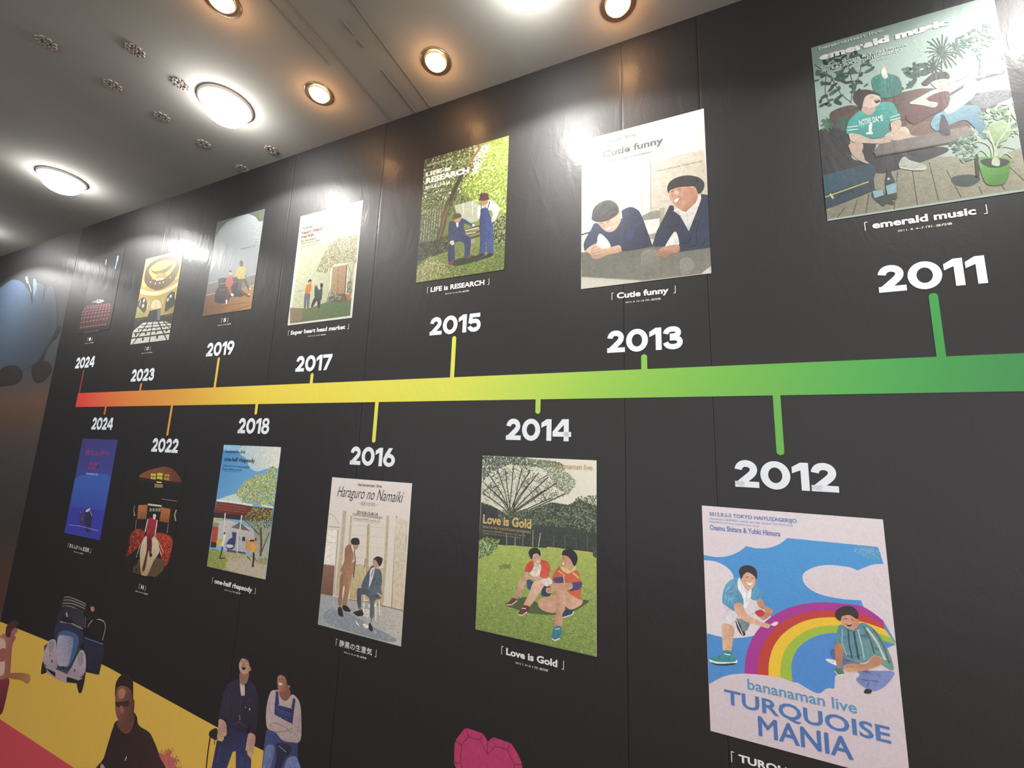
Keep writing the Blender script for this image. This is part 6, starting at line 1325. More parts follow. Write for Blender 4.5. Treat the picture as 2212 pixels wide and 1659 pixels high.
  ['l','printed_trees','#36382c',3,1,[-77.8,341.1,-56.3,394.3,-9.2,451.3]],
  ['l','printed_trees','#40443a',1.4,1,[-19.9,438.3,-34.3,445.2,3.7,466.9]],
  ['l','printed_trees','#40443a',1.4,1,[-35.3,419.8,-48,435.3,-27.1,450.1]],
  ['l','printed_trees','#40443a',1.4,1,[-37.8,416.7,-34.1,426.8,-53,436.5]],
  ['l','printed_trees','#40443a',1.4,1,[-23.3,434.2,-28.4,444.1,-44,463.1]],
  ['l','printed_trees','#40443a',1.4,1,[-22.3,435.5,-13,446.7,-3.9,460.7]],
  ['s','printed_trees','#4f6048 #6c7c5c #2c3630 #7f8c68 #44523e',700,8.9,'d',[-131,350.9,-15.9,364.9,49.2,390.3,100,386.5,132.7,412.5,182.9,420.1,182.9,317.6,92.5,323.5,-14.7,320.6,-115.1,310.8]],
  ['s','printed_trees','#323c34 #232b26 #3e4a3c',260,9,'d',[-181.8,295.8,-14.5,312.7,182.9,317.6,182.9,265.6,51.5,264.9,-127,256.1,-180.1,262.5]],
  ['s','printed_trees','#30323c #282c34',120,9.2,'d',[-180.4,367.9,-124,355.7,-120.4,326.8,-173.2,321.8]],
  ['l','printed_trees','#777a66',3.5,0,[-90.8,288.6,-88.5,252.4]],
  ['l','printed_trees','#8a8872',3.4,0,[-62,279.6,-61.2,254.8]],
  ['l','printed_trees','#6a6c58',3.4,0,[-36.3,294.4,-36.1,258.5]],
  ['l','printed_trees','#85836c',3.3,0,[-5.5,305.6,-5.2,260.2]],
  ['l','printed_trees','#9a9780',3.3,0,[18.3,300.2,12.3,260.3]],
  ['l','printed_trees','#4f5446',3.2,0,[59.4,296.8,58.3,265.7]],
  ['l','printed_trees','#4f5446',3.2,0,[92.8,300.4,93.2,265.2]],
  ['l','printed_trees','#3f453a',3.1,0,[125.4,311.5,126.5,265.4]],
  ['l','printed_trees','#4f5446',3.1,0,[157.4,307.4,157.6,264.3]],
  ['l','printed_trees','#94a080',2,0,[83.6,365.5,104.5,357.2]],
  ['l','printed_trees','#94a080',2,0,[116.8,360.6,137.2,352.5]],
  ['l','printed_trees','#94a080',2,0,[141.1,378.2,161.2,370]],
  ['l','printed_trees','#94a080',1.9,0,[157.2,356.6,177,348.6]],
  ['f','printed_lawn','#9fb055','#768c46',[9.4,236.5,-5.8,-7.6],0,[-182,203.5,-126.6,247.9,-66.6,255,43.2,259.3,182.9,252.7,181.8,-0.5,-182.6,-0.1]],
  ['f','printed_lawn','#a9af58',None,None,1,[42.2,263.8,93.2,264.1,182.9,263.7,182.9,251.6,93.3,255.4,44.9,257.9]],
  ['f','printed_lawn','#3c4634',None,None,1,[182.9,274.8,175.2,275,172.5,256.9,182.9,252.7]],
  ['s','printed_lawn','#b0bc68 #94a854 #88a04c #bcc878',500,7.1,'g',[-179.4,200.6,-121.6,240.4,43.3,252.3,181,246.9,181,152.7,-182.1,110.9]],
  ['s','printed_lawn','#b0bc6c #6c8040 #8ca052 #566a38 #9cae60',1500,6.6,'g',[-180.8,131.2,181,170.6,181.5,2.1,-182.2,1.5]],
  ['s','printed_lawn','#7c7c48 #6c7844',60,7.8,'g',[-119.5,192.2,-73.9,202.2,-68.9,191,-109.8,181.5]],
  ['s','printed_lawn','#7c9850 #5c7840 #93ac64 #465c34',170,10.8,'d',[-182.2,256,-161,268.7,-112.3,265.9,-128,225.4,-179.6,203.8]],
  ['f','printed_lawn','#4c5c34',None,None,1,[-87.7,86.6,-22.2,116.5,37.8,103.8,150.3,137,154.2,126.8,95.3,91.5,4.7,75.8,-60.6,79.6]],
  ['f','printed_man_in_baseball_shirt','#3b4a6a',None,None,1,[-19.3,166.8,0.9,159,-4.6,137.6,-18.6,143.1]],
  ['f','printed_man_in_baseball_shirt','#2e3c52',None,None,1,[15.3,166.1,53.4,159.3,49.8,131.8,24.7,129.7,26.2,154.4]],
  ['f','printed_man_in_baseball_shirt','#c9a48a','#a88468',[-40.8,152,-55,111.3],1,[-42,163.5,-21,167.3,-28.3,146.2,-43.1,112.4,-61.4,103.7,-52.5,130.9]],
  ['f','printed_man_in_baseball_shirt','#cba68c','#dcb89c',[-13.1,102.8,11.2,159.8],1,[-1.6,157.9,16.1,168.9,33.3,161.2,21.1,138.5,-11.9,90.9,-28.5,93.8,-13.8,125.5]],
  ['f','printed_man_in_baseball_shirt','#d9d3c9',None,None,1,[-9.4,203.8,1.2,214.9,20.3,210.1,37,186.4,54,175.2,55,162.5,36.8,155.3,19.6,167.9,-11.8,181.4]],
  ['f','printed_man_in_baseball_shirt','#c24a34',None,None,1,[-28.6,185.6,-23,205.8,-7.6,219.9,0.5,210.1,-6,191.8,-15.4,184]],
  ['f','printed_man_in_baseball_shirt','#c24a34','#d45a40',[22.7,218.9,44.5,187.4],1,[20,224.3,41.8,222.1,49.6,207.1,43,178.9,18.4,179.1,23,203.5]],
  ['f','printed_man_in_baseball_shirt','#c9a488',None,None,1,[-32.5,168,-26.8,185.1,-14.5,184.1,-17.8,175.5,23.6,178.7,20.4,168.7,-14.9,166.7,-27.8,157.8,-42.8,160.3]],
  ['l','printed_man_in_baseball_shirt','#94705a',1.6,0,[-38.9,162,-25.9,167.8]],
  ['l','printed_man_in_baseball_shirt','#94705a',1.6,0,[-35.7,158.6,-23.5,163.1]],
  ['f','printed_man_in_baseball_shirt','#c8a088',None,None,1,[-7.7,224.2,-1.5,238.3,14.5,240.2,20.8,226.3,16.8,211.5,4.8,212.6]],
  ['f','printed_man_in_baseball_shirt','#211d1f',None,None,1,[-17.7,237.8,-11.9,251.5,4.5,257,17.7,250,18.9,234.6,9.3,241.2,-2.8,236.5,-6.8,222]],
  ['l','printed_man_in_baseball_shirt','#f8f0e8',1.6,0,[8.9,217.8,15.7,221.8]],
  ['l','printed_man_in_baseball_shirt','#382a26',1.2,0,[0.9,226.9,6.1,229.1]],
  ['l','printed_man_in_baseball_shirt','#382a26',1.2,0,[11.2,230.5,15.5,231.8]],
  ['f','printed_man_in_baseball_shirt','#6c3634',None,None,1,[-85,86.3,-74.6,96.5,-63.3,107.6,-47.3,104.8,-54.5,97.5,-69.7,86.5]],
  ['l','printed_man_in_baseball_shirt','#e0d8cc',2.1,0,[-84.1,84.9,-66.2,88.7,-49,103]],
  ['f','printed_man_in_baseball_shirt','#6c3634',None,None,1,[-46,66.9,-37.7,79.7,-29.3,93.3,-11.1,91.8,-18.9,76.2,-33.7,65.3]],
  ['l','printed_man_in_baseball_shirt','#e0d8cc',2.4,0,[-45.1,65.6,-32.9,65.4,-17.6,77.1]],
  ['l','printed_man_in_baseball_shirt','#e8e0d4',2.4,0,[-34.3,84.1,-21.3,85.6]],
  ['f','printed_man_in_striped_shirt','#be9276','#d8b090',[78.4,147.5,134.7,127.2],1,[70.1,149.9,94.6,154.4,139.3,138.1,141.7,124.8,115.1,106.9,95.1,113.3]],
  ['f','printed_man_in_striped_shirt','#c99e82',None,None,1,[15.8,109.5,29,122.9,58.9,130.3,69.4,116.4,69.8,91.5,38.1,88.2,18.7,96.1]],
  ['f','printed_man_in_striped_shirt','#d2aa8e','#b88a6c',[91,120,66.6,116],1,[67.3,147.6,89.7,153.7,95.7,124.4,91.4,83.6,83,53.8,65.2,53.4,69.3,98]],
  ['f','printed_man_in_striped_shirt','#c1573a','#cd6a42',[69.3,202.2,134.6,145.3],1,[57.1,184.7,69.2,206.8,81.5,216,102.1,201.2,129.3,211.3,137.4,189.6,140.9,141.9,137,135.5,110.8,144.4,94.5,156.6,74.1,160.9,60.8,166.4]],
  ['f','printed_man_in_striped_shirt','#4c4272',None,None,1,[59.7,180.2,90.9,188,91.1,170.9,69.9,167.8]],
  ['f','printed_man_in_striped_shirt','#4c4272',None,None,1,[101.6,170.3,139,183.2,139.5,167.2,110.7,155.4]],
  ['l','printed_man_in_striped_shirt','#dfa860',3.9,0,[73.4,202.8,94.1,192.6]],
  ['l','printed_man_in_striped_shirt','#dfa860',6.2,0,[116.2,203.2,134.3,190.9]],
  ['l','printed_man_in_striped_shirt','#e0c890',2.7,0,[90,192,91.9,171.8]],
  ['l','printed_man_in_striped_shirt','#6a3a5a',3.1,0,[106.7,153.3,138.4,164.1]],
  ['f','printed_man_in_striped_shirt','#d9b48c',None,None,1,[78.2,214,93.8,213.1,109.3,208.5,122.8,223.8,124.5,212.8,102.9,198.7,86.6,203.9]],
  ['f','printed_man_in_striped_shirt','#c49878',None,None,1,[50.2,155.1,54.2,164.7,94.3,172.9,113.7,175,112.2,159.3,70.2,147.7,50.5,137.9,38.7,140.5,39.4,150.8]],
  ['l','printed_man_in_striped_shirt','#94705a',1.6,0,[41.2,141.7,53.6,147.3]],
  ['l','printed_man_in_striped_shirt','#94705a',1.6,0,[43.7,121.5,58.1,131.3]],
  ['l','printed_man_in_striped_shirt','#94705a',1.6,0,[50,118.8,66.3,130.7]],
  ['f','printed_man_in_striped_shirt','#c49878',None,None,1,[41.6,123.8,53.9,133.2,70.4,135.1,70.6,124,54.2,118.4]],
  ['f','printed_man_in_striped_shirt','#bf8b70','#d09c80',[89.4,238.9,106,218.5],1,[82.1,229.7,88.5,247.2,104.1,243.8,114.7,230.9,108.4,214.4,93.8,214.6]],
  ['f','printed_man_in_striped_shirt','#1c181a',None,None,1,[83.5,246.5,89.1,260.2,110.3,265.8,126.6,254.2,129.1,236.5,120.5,221.2,112.3,233.6,101.6,244.3,89.3,246.5]],
  ['f','printed_man_in_striped_shirt','#f4eae2',None,None,1,[85.9,225.3,90.4,225.8,89.6,222,86.8,222]],
  ['l','printed_man_in_striped_shirt','#302220',1.2,0,[87,237.1,91.9,238.5]],
  ['f','printed_man_in_striped_shirt','#3b7e8c',None,None,1,[57.1,22.9,63.6,51.3,81.7,57.2,86.7,43,79,25,66.1,18.9]],
  ['l','printed_man_in_striped_shirt','#e4e0d4',3.1,0,[57.6,20.1,66.6,17.6,80.2,25.2]],
  ['l','printed_man_in_striped_shirt','#c8dce0',1.9,0,[65.7,46.3,79.8,50.7]],
  ['f','printed_man_in_striped_shirt','#2c3e5c',None,None,1,[87.4,82.2,95.2,101.3,119.9,103.8,113.7,93.3]],
  ['l','printed_man_in_striped_shirt','#e4e0d4',2.3,0,[89,81,114.5,92.7,119.9,102.3]],
  ['t','printed_title','#ccac68','Love is Gold',0.03,0,[-171.6,308.1,-11.1,336.2]],
  ['t','printed_lettering','#b89c68','2014.7.31-8.3 TOKYO HAIYUZAGEKIJO',0.01,0,[-171.9,293.4,-11.5,301.8]],
  ['t','printed_lettering','#a08c60','information: HORIPRO awards fan club "passion"',0,0,[-172.4,283.3,-27.2,290.6]],
  ['t','printed_lettering','#a08c60','HORIPROCOM http://www.horipro.co.jp',0,0,[-172,276.7,-44.8,281.5]],
  ['t','printed_lettering','#b09c60','bananaman live',0.01,0,[57,488.5,171.7,504.4]],
 ]},
 '2024b': {'org': [-2.9221, 1.2207], 'w': 0.3565, 'h': 0.5042, "items": [
  ['f','paper','#3a3270','#3450a2',[-83.2,494.7,-37,229.4],0,[-188.5,503.5,177.2,504.9,182.9,-4.9,-172.9,6.5]],
  ['f','printed_glow','#3658a8','#33409c',[-4.4,252.5,-0.6,77.7],1,[-196.2,283.2,181.4,315.2,176.8,134.2,-172.6,113.8]],
  ['f','printed_glow','#35379c',None,None,0,[-175.5,134.7,182.8,144.6,182.9,-4.9,-172.9,6.5]],
  ['t','printed_title','#8a2f66','赤えんぴつ',0.03,0,[-122.1,413.9,119.4,445.7]],
  ['t','printed_title','#8a2f6c','武道館',0.04,0,[-62.6,339.8,48.2,382.1]],
  ['t','printed_lettering','#98a4d8','bananaman live',0.02,0,[-68.7,314,49.9,326.6]],
  ['f','printed_performers','#22264c',None,None,1,[-13.1,132.8,35.6,144.1,68.5,114.5,71.2,74.5,76.2,34.1,33.8,29.6,3.4,78.1]],
  ['f','printed_performers','#3c3458',None,None,1,[-50.3,72.9,-57.3,123.8,-27.5,111,-0.6,77.7,28.2,55.2,-24.7,60.1]],
  ['f','printed_performers','#b8b8c8',None,None,1,[-6,130.3,16.3,141.4,37.6,144.2,30.2,131.4,6.8,123.2]],
  ['l','printed_performers','#a89cb0',5.5,0,[40,132.2,63.6,109]],
  ['l','printed_performers','#7c84c4',3.6,0,[-146.5,42.9,-71.9,47.8,31,47.9,151.4,42.9]],
  ['o','printed_performers','#8c6c98',8.5,[-52,118.1]],
  ['o','printed_performers','#8c6c98',8.4,[-24.1,85.7]],
 ]},
 '2022': {'org': [-2.312, 1.1129], 'w': 0.3579, 'h': 0.5058, "items": [
  ['f','printed_house','#2a1e17',None,None,0,[-196.5,428.8,-127,471.3,14.9,499.7,106.9,483.1,168.4,424.8,-29.9,426.6]],
  ['f','printed_house','#7c4a2a','#5c341f',[-45.9,482.5,111.9,435],1,[-184.7,433.3,-125.6,466.6,16.4,494.1,100,479.5,159.2,431.1,-32.3,434.9]],
  ['f','printed_house','#cdb04a',None,None,0,[-85.1,459,-43.6,459.8,-40,430.2,-80.5,431.6]],
  ['l','printed_house','#2c2014',3.1,0,[-65.3,460.1,-59.3,431]],
  ['l','printed_house','#2c2014',3.1,0,[-82.7,444.8,-41.9,445.2]],
  ['f','printed_house','#c8cc40',None,None,0,[-32.2,463.3,8.6,464,11.9,434.7,-27.7,436.1]],
  ['l','printed_house','#2c2014',3.1,0,[-12.7,464.3,-7,435.4]],
  ['l','printed_house','#2c2014',3.1,0,[-29.8,449.2,10.2,449.5]],
  ['f','printed_house','#a8883c',None,None,0,[25.4,461.6,65.2,462.4,68.4,433.4,29.7,434.8]],
  ['l','printed_house','#2c2014',3,0,[44.4,462.6,49.9,434.1]],
  ['l','printed_house','#2c2014',3,0,[27.7,447.7,66.7,448.1]],
  ['l','printed_house','#251c16',14.1,0,[-183.1,428.1,-29.2,424.2,164.7,424.6]],
  ['f','printed_house','#8c7650',None,None,0,[-40.5,411.8,26.8,413.2,27.2,397.5,-39,395]],
  ['l','printed_house','#d8cc50',6.1,0,[-28.3,421,12.6,420.7]],
  ['l','printed_house','#8c8478',2.4,0,[33.2,347.2,151.1,345.4]],
  ['f','printed_house','#b0703c','#7c4824',[-117.6,298,-92.8,244.2],0,[-145.1,304.2,-71,311.2,-60,246.4,-135.7,240.2]],
  ['f','printed_house','#b0703c','#7c4824',[69,304.5,84.8,247.5],0,[39.9,309.3,114.9,308.4,118.1,245.3,45.4,247.3]],
  ['l','printed_house','#b09a60',8.8,0,[-178.4,300.1,-180.4,278.5,-161.7,251.9]],
  ['l','printed_house','#b09a60',8,0,[159.6,307.7,151.9,284.9,167.7,259.8]],
  ['f','printed_house','#171110',None,None,0,[-66.2,295.3,44.5,295.6,43.6,197.7,-57,191.7]],
  ['l','printed_house','#c8c0a8',7.9,0,[-68.4,313.7,42.3,314.9]],
  ['f','printed_house','#9a8c78',None,None,0,[-48.8,298.2,-32.5,298.6,-29.9,284.1,-46.3,284]],
  ['f','printed_house','#9a8c78',None,None,0,[-24.7,300.2,-8.5,300.6,-5.9,286.2,-22.3,286.1]],
  ['f','printed_house','#9a8c78',None,None,0,[-0.8,302.2,15.3,302.6,17.7,288.2,1.6,288.2]],
  ['f','printed_house','#9a8c78',None,None,0,[21.3,304.1,37.2,304.5,39.7,290.2,23.7,290.1]],
  ['f','printed_house','#181210',None,None,0,[-145.1,234.6,-92.1,242,-57.8,197.1,-136.7,193.6]],
  ['f','printed_house','#181210',None,None,0,[47.6,239.4,117.5,241.7,121.8,198,51,199.4]],
  ['l','printed_house','#b8b0a0',2.5,0,[-141,235,-138.3,193.4]],
  ['l','printed_house','#b8b0a0',2.9,0,[116,241.6,116.8,201.9]],
  ['f','printed_house','#8a2c1c','#6c2018',[-125.6,185.4,-155.6,90],1,[-162.6,112.2,-169.9,162.2,-128.4,194.4,-69.6,194.9,-53.6,174.8,-79.1,122,-172.7,62.7]],
  ['f','printed_house','#a83c20','#7c2418',[120.1,175.9,130.8,81.7],1,[42.8,195,157.6,184.4,166.9,116.4,144.1,61.2,95.8,102.3,49.2,150.3]],
  ['s','printed_house','#a83a22 #6a1c14 #c05a3c #541610',90,13.4,'d',[-162.6,112.2,-169.9,162.2,-128.4,194.4,-69.6,194.9,-53.6,174.8,-79.1,122,-165.1,66]],
  ['s','printed_house','#c04a28 #7c2414 #d0603c #5c1a14',110,12.7,'d',[42.8,195,157.6,184.4,166.9,116.4,144.1,61.2,95.8,102.3,49.2,150.3]],
  ['s','printed_house','#6f563c #94744c #3c2c20 #5a4430',120,17.7,'d',[-111.7,5.2,-71.5,64.3,129.7,85.9,96.3,12.6,-82.2,-8.5]],
  ['f','printed_house','#5c4630','#3c2c20',[-5.7,63.9,-66.3,-6.3],1,[-71.6,10.7,-70.1,60,-12.1,85.3,130.8,81.7,95.2,16.7,-83.3,-5.1]],
  ['f','printed_house','#cbbc9e','#a8906a',[-7.7,152.7,-6.1,11.1],1,[-45.8,171,34,175.3,80.2,118.7,48.2,70.9,18.9,8,-26.7,-1.5,-69.3,100.5]],
  ['l','printed_house','#d8c4a0',3.6,0,[-75.4,131.5,-90.2,70.9]],
  ['l','printed_house','#d8c4a0',3.4,0,[46.7,158.9,101.5,103.9]],
  ['l','printed_house','#d8c4a0',3.4,0,[53.2,164,112.9,118.4]],
  ['f','printed_man_in_red','#5a1a1e',None,None,1,[-29.2,164.7,6.4,165.5,22.7,98.5,9,95.9,-2.8,108.6,-7,27.6,-28.1,24.7,-18.5,106.7]],
  ['f','printed_man_in_red','#a02634','#7c1c28',[-9.7,242.9,-22,173.6],1,[-49.3,238.2,-29.7,255.6,11.4,254,33.7,238,26,192.3,5.2,164,-39.5,171.7]],
  ['f','printed_man_in_red','#d8ccc0',None,None,1,[-12.7,270,1.6,276.8,12.3,267.7,7.2,251.8,-4.3,252.5]],
  ['l','printed_man_in_red','#14100f',7.2,0,[-20.1,264.8,-16.1,276.1,11.9,280.4]],
  ['l','printed_man_in_red','#ddd2c6',6.6,0,[-49,248.3,-54.3,188.3]],
  ['l','printed_man_in_red','#ddd2c6',6.5,0,[26.8,250.9,28.2,179.1]],
  ['f','printed_man_in_red','#1c1614',None,None,1,[-88.8,80.1,-71.4,91.3,-59.5,65.8,-74.8,61.6]],
  ['f','printed_man_in_red','#1c1614',None,None,1,[8.8,96.7,27.5,101.3,31.6,89.9,15.4,85.2]],
 ]},
 'W_car': {'org': [-2.8082, 0.5361], "items": [
  ['f','printed_roof','#2c2729',None,None,1,[-172.5,374.7,-123.6,386.8,-37.1,388.6,46.8,381.6,51,361.7,30.7,339.2,-173.2,333.8]],
  ['l','printed_roof','#9c9490',3.7,1,[-170.8,376,-114.6,387.2,43.6,381.5]],
  ['l','printed_roof','#9c9490',3.7,1,[-171.3,363.1,-98.5,374.9,43.4,370.7]],
  ['l','printed_roof','#9c9490',3.7,1,[-172,347.9,-82,361.7,43.6,358.9]],
  ['l','printed_roof','#9c9490',3.7,1,[-172.7,332.8,-87.5,347.1,27.7,338.7]],
  ['f','printed_roof','#231f28','#3c3644',[-127.4,334,-95.7,255.5],1,[-180.8,318.6,-130.2,341,31.1,338.2,63.6,272.2,11.1,263.9,-186.4,253.7]],
  ['l','printed_roof','#c4bcb8',10.1,0,[-121.1,312.9,-106.2,292.8]],
  ['l','printed_roof','#9c9494',5.8,0,[-164.1,261.4,-58.4,273.8,54.2,268.9]],
  ['f','printed_roof','#1b1618',None,None,1,[-156,292,-111.4,294.6,-41.2,286.2,-58,272.8,-145.9,267.4]],
  ['f','printed_side','#262a44','#1c1a26',[171.9,225.8,205.3,106.9],0,[73.6,226.3,258.9,233.4,276.1,217.6,263.7,109.4,148.8,95.8,112.6,164.6]],
  ['l','printed_side','#56688c',6.1,0,[86.1,234.7,257,238.8]],
  ['l','printed_side','#949ca4',5.4,1,[98.6,285.2,115.6,309.5,149.1,330.5,223.6,334,249.1,309.1,243.9,253.6]],
  ['l','printed_side','#c8c4c0',7.9,0,[202.4,286.7,205.5,266.6,226.3,256]],
  ['l','printed_side','#6c6c70',5.5,0,[62.6,325.3,75.5,276.9]],
  ['f','printed_side','#1a1414',None,None,1,[109.7,283.3,146.9,322.6,220.5,328.5,238,307.1,235.5,257.8,141.1,254.3]],
  ['f','printed_side','#c07c6c',None,None,1,[91,379.2,113.8,385.1,130.2,368.5,115.8,357,99.3,362.2]],
  ['f','printed_side','#1e1618',None,None,1,[65.3,346.2,113.2,358.5,188.7,347.6,173.1,334.8,87.7,314.5]],
  ['f','printed_side','#1e1618',None,None,1,[85.2,377.7,90.7,391.4,123.6,386.7,117.5,380.6]],
  ['f','printed_fenders','#4a4450',None,None,0,[-276.1,126.3,-177.6,177.4,105.7,182.9,153,73.7,-3.5,27,-228.7,23.8]],
  ['f','printed_hood','#2c3048',None,None,1,[-202.9,204.1,-185.2,250.7,-56.1,268,58.1,258.5,80,217.5,52,172,18.3,94.2,-19.1,71.2,-107.9,65.4,-167.6,148]],
  ['f','printed_hood','#46608c',None,None,1,[-162.3,196,-86.9,233.8,30,228.9,37.2,169,-1.6,89.9,-55.9,75.2,-116.5,75.3]],
  ['f','printed_hood','#b6aebc','#5c78a4',[-86.8,123.3,22.7,206.3],1,[-156.2,186.8,-78.2,212.2,-11.1,209.8,-4,150.5,-15.9,90.3,-57.1,77.9,-113.7,79.4]],
  ['l','printed_hood','#8c88a0',3.5,0,[-66.8,107.2,-46.9,80.1]],
  ['f','printed_fenders','#c2b2bb','#a8949c',[-223.3,147.4,-182.3,51.9],1,[-246.4,132.3,-238.8,155.9,-198.7,172.2,-163.1,159.3,-112.8,55.7,-239.7,48.9,-264.6,86.5]],
  ['f','printed_fenders','#c2b2bb','#a8949c',[73.8,156.6,78,64.1],1,[16.9,84,54.6,151.6,78.5,177.4,119.3,166,144.4,102.1,93.3,56.8,-4,49.7]],
  ['f','printed_fenders','#98949c',None,None,1,[-232.2,135.1,-226.4,160,-197.1,168.3,-174,146.8,-185.3,113.3,-214.2,112.5]],
  ['f','printed_fenders','#98949c',None,None,1,[56,147.9,76.7,171.1,104.9,163,114.8,125.8,86.8,109.1,64.9,125]],
  ['o','printed_fenders','#4c4048',15.6,[-171.7,75.8]],
  ['o','printed_fenders','#4c4048',14.6,[52,81.8]],
  ['o','printed_fenders','#6c6068',11.4,[-198.9,95.9]],
  ['f','printed_fenders','#aa9ba3',None,None,1,[-236,40.3,-123.7,49.3,7.6,53.3,132.5,62.8,120.2,41.2,0.9,16.2,-107.8,11.4,-229.8,20.9]],
  ['f','printed_fenders','#1c1412',None,None,0,[-219.3,34.6,-117.9,35.4,-111.8,15.5,-182.4,25.2]],
  ['f','printed_fenders','#1c1412',None,None,0,[-7,41.1,94.2,49.2,91.7,34.1,-0.2,18.9]],
  ['f','printed_fenders','#b89ca4',None,None,0,[-114.6,41.2,-12.3,48.8,-4.4,18.5,-103,13.5]],
  ['f','printed_wheel','#241a1c',None,None,1,[-255.6,3.9,-259.6,56.1,-233.8,40.8,-199.9,22.4,-233.6,2.6]],
  ['f','printed_wheel','#241a1c',None,None,1,[90.4,40.1,134,67,149.5,99.4,152.8,47.2,145.5,9.7,128.7,0,112.8,9.2]],
 ]},
 'W_edge': {'org': [-3.3936, 0.2147], "items": [
  ['f','printed_shirt','#bd7f70','#9c5a50',[-182.1,383.9,-17.6,416],1,[-234.5,373.7,-190.3,399.7,-118.3,424.9,-7.8,429.1,-24.6,380.9,5.8,276.5,11,228.5,-83.8,195,-159.7,178.8]],
  ['f','printed_shirt','#dcb8a2',None,None,1,[-231.7,368.5,-184.8,389.2,-112.5,386.1,-86.2,323.6,-52.7,241.7,-94.1,214.8,-144.9,204.5]],
  ['f','printed_shirt','#a86058',None,None,1,[-155.1,332,-94.2,350.1,-58.5,307,-128.5,281]],
  ['f','printed_trousers','#8c2e42','#5c1c2c',[-76.6,181.2,-6.7,46.8],1,[-159.2,177.8,-85.3,197.9,12.5,225.6,25.8,172.4,19.4,74.6,-5.5,44.4,-64.3,0]],
  ['f','printed_arm','#a0653c','#b87c50',[25.3,248.1,220.6,270.6],1,[-27.6,240.7,116,277.4,187.3,288.4,226.6,289.8,234.5,262.2,207.4,245.5,143.6,246.7,21.1,229.7]],
  ['f','printed_head','#a86c62',None,None,1,[-70.6,462.5,-8.7,469.5,-5.5,452,-37.5,429,-64.6,428.3]],
  ['f','printed_head','#4c2a28',None,None,1,[-136.3,454.9,-85.7,493,-19,507.3,-5.4,490.4,-42.5,466.6,-67.8,445.9,-69.4,416.1,-117.6,412.5]],
 ]},
 'W_polo': {'org': [-2.2065, 0.2701], "items": [
  ['f','printed_polo_shirt','#2b1a1a','#3a2422',[-150.1,184.1,135.9,183.6],1,[-138,236,-29.5,295.3,-0.9,280.3,29,260,99.9,255,136.6,237.7,193.7,192.4,223.2,133.6,-223.2,0,-190.9,74.5,-176.2,135.9,-157.5,206]],
  ['f','printed_polo_shirt','#211312',None,None,1,[-139.3,232.3,-27.2,293,9.6,266.9,-42.3,208.2,-71.2,197.1]],
  ['f','printed_neck','#6f4434',None,None,1,[-132.8,238.1,-26.7,291.5,-17,239.8,-56.2,206,-110.7,211.8]],
  ['f','printed_head','#7a4c3a',None,None,0,[-106.3,382.3,-59.8,386.8,-38.1,327.9,-85.1,316.4]],
  ['f','printed_head','#8a5844','#5c3628',[-146.8,326.4,-36.1,316.1],1,[-178.4,318.8,-175.9,357.6,-129.4,376.1,-87.3,375,-49.9,349.8,-33,337.4,-25.7,298.3,-28.1,265.2,-70,243.8,-127.9,243.5,-159.9,268.6]],
  ['f','printed_head','#b47c62',None,None,1,[-162.5,348,-134.9,367.2,-107.7,361,-115.7,333.9,-144,322.9]],
  ['f','printed_head','#402620',None,None,1,[-169.7,303.2,-118.4,316.5,-73.8,332.4,-71.7,313,-104.6,299.9,-150.9,287.6]],
  ['l','printed_head','#6c4232',4.3,0,[-122.4,257.3,-77.7,267.9]],
  ['f','printed_head','#a0684e',None,None,1,[-132.7,296.3,-108.2,298.2,-98.2,280,-120.6,272.3]],
  ['f','printed_hair','#2a1916',None,None,1,[-187.9,342,-190.3,380,-159.4,416.1,-113.1,429.9,-73.6,420.1,-57.7,385.2,-49.6,349,-77.6,375.6,-129.6,376.9,-174.6,358.8,-176.6,318.4]],
  ['f','printed_hand','#bc9080',None,None,1,[-199.7,7,-204.3,44.2,-189.6,51.3,-164.8,41.6,-161.1,18.6]],
  ['l','printed_logo','#ccc4bc',4.6,0,[-33.2,109.9,-25,129.2]],
  ['o','printed_logo','#ccc4bc',7.2,[-29.6,118.4]],
 ]},
 'W_splash': {'org': [-1.949, 0.3997], "items": [
  ['f','paper','#c8654c','#c86a70',[-53.7,73.2,-13.7,32.3],0,[-68.6,74.7,-32.5,74.7,-8.6,104,13.3,101.5,2.5,81.7,57.6,83.4,35.1,64.3,54.8,52.5,81.6,38.6,-47.5,0]],
  ['s','paper','#c87050 #b85a58',40,14.7,'d',[-82.6,72.6,6.7,112.8,69.2,86,82.6,60.7,-46.7,22.6]],
 ]},
 'W_denim': {'org': [-1.6019, 0.4751], "items": [
  ['f','printed_stool','#272022',None,None,1,[-127.1,153.8,-93.6,173.2,-79.4,160.1,-82.7,135.9,-125.6,136.1]],
  ['l','printed_stool','#191413',6.8,0,[-120.9,138.1,-122.3,83.9,-119.1,0]],
  ['l','printed_stool','#191413',4.5,0,[-92.8,142.1,-91.6,117.4]],
  ['f','printed_jeans','#29294a','#363a66',[-46.5,151.1,-0.2,76.9],0,[-80.1,135.6,-50.1,139.5,-34.3,179.2,-8.6,200.9,62.9,198.2,91.5,205.2,80.4,168.5,93.4,138,115.8,127.5,123.7,69.7,47.4,46.7,30,130.4,13.9,122.4,-19.2,26.6,-93.7,4.1]],
  ['l','printed_jeans','#42466c',7,0,[-55.8,123.8,-64.3,65.2]],
  ['l','printed_jeans','#3c4470',10.1,0,[67.1,120.3,68.4,85.4]],
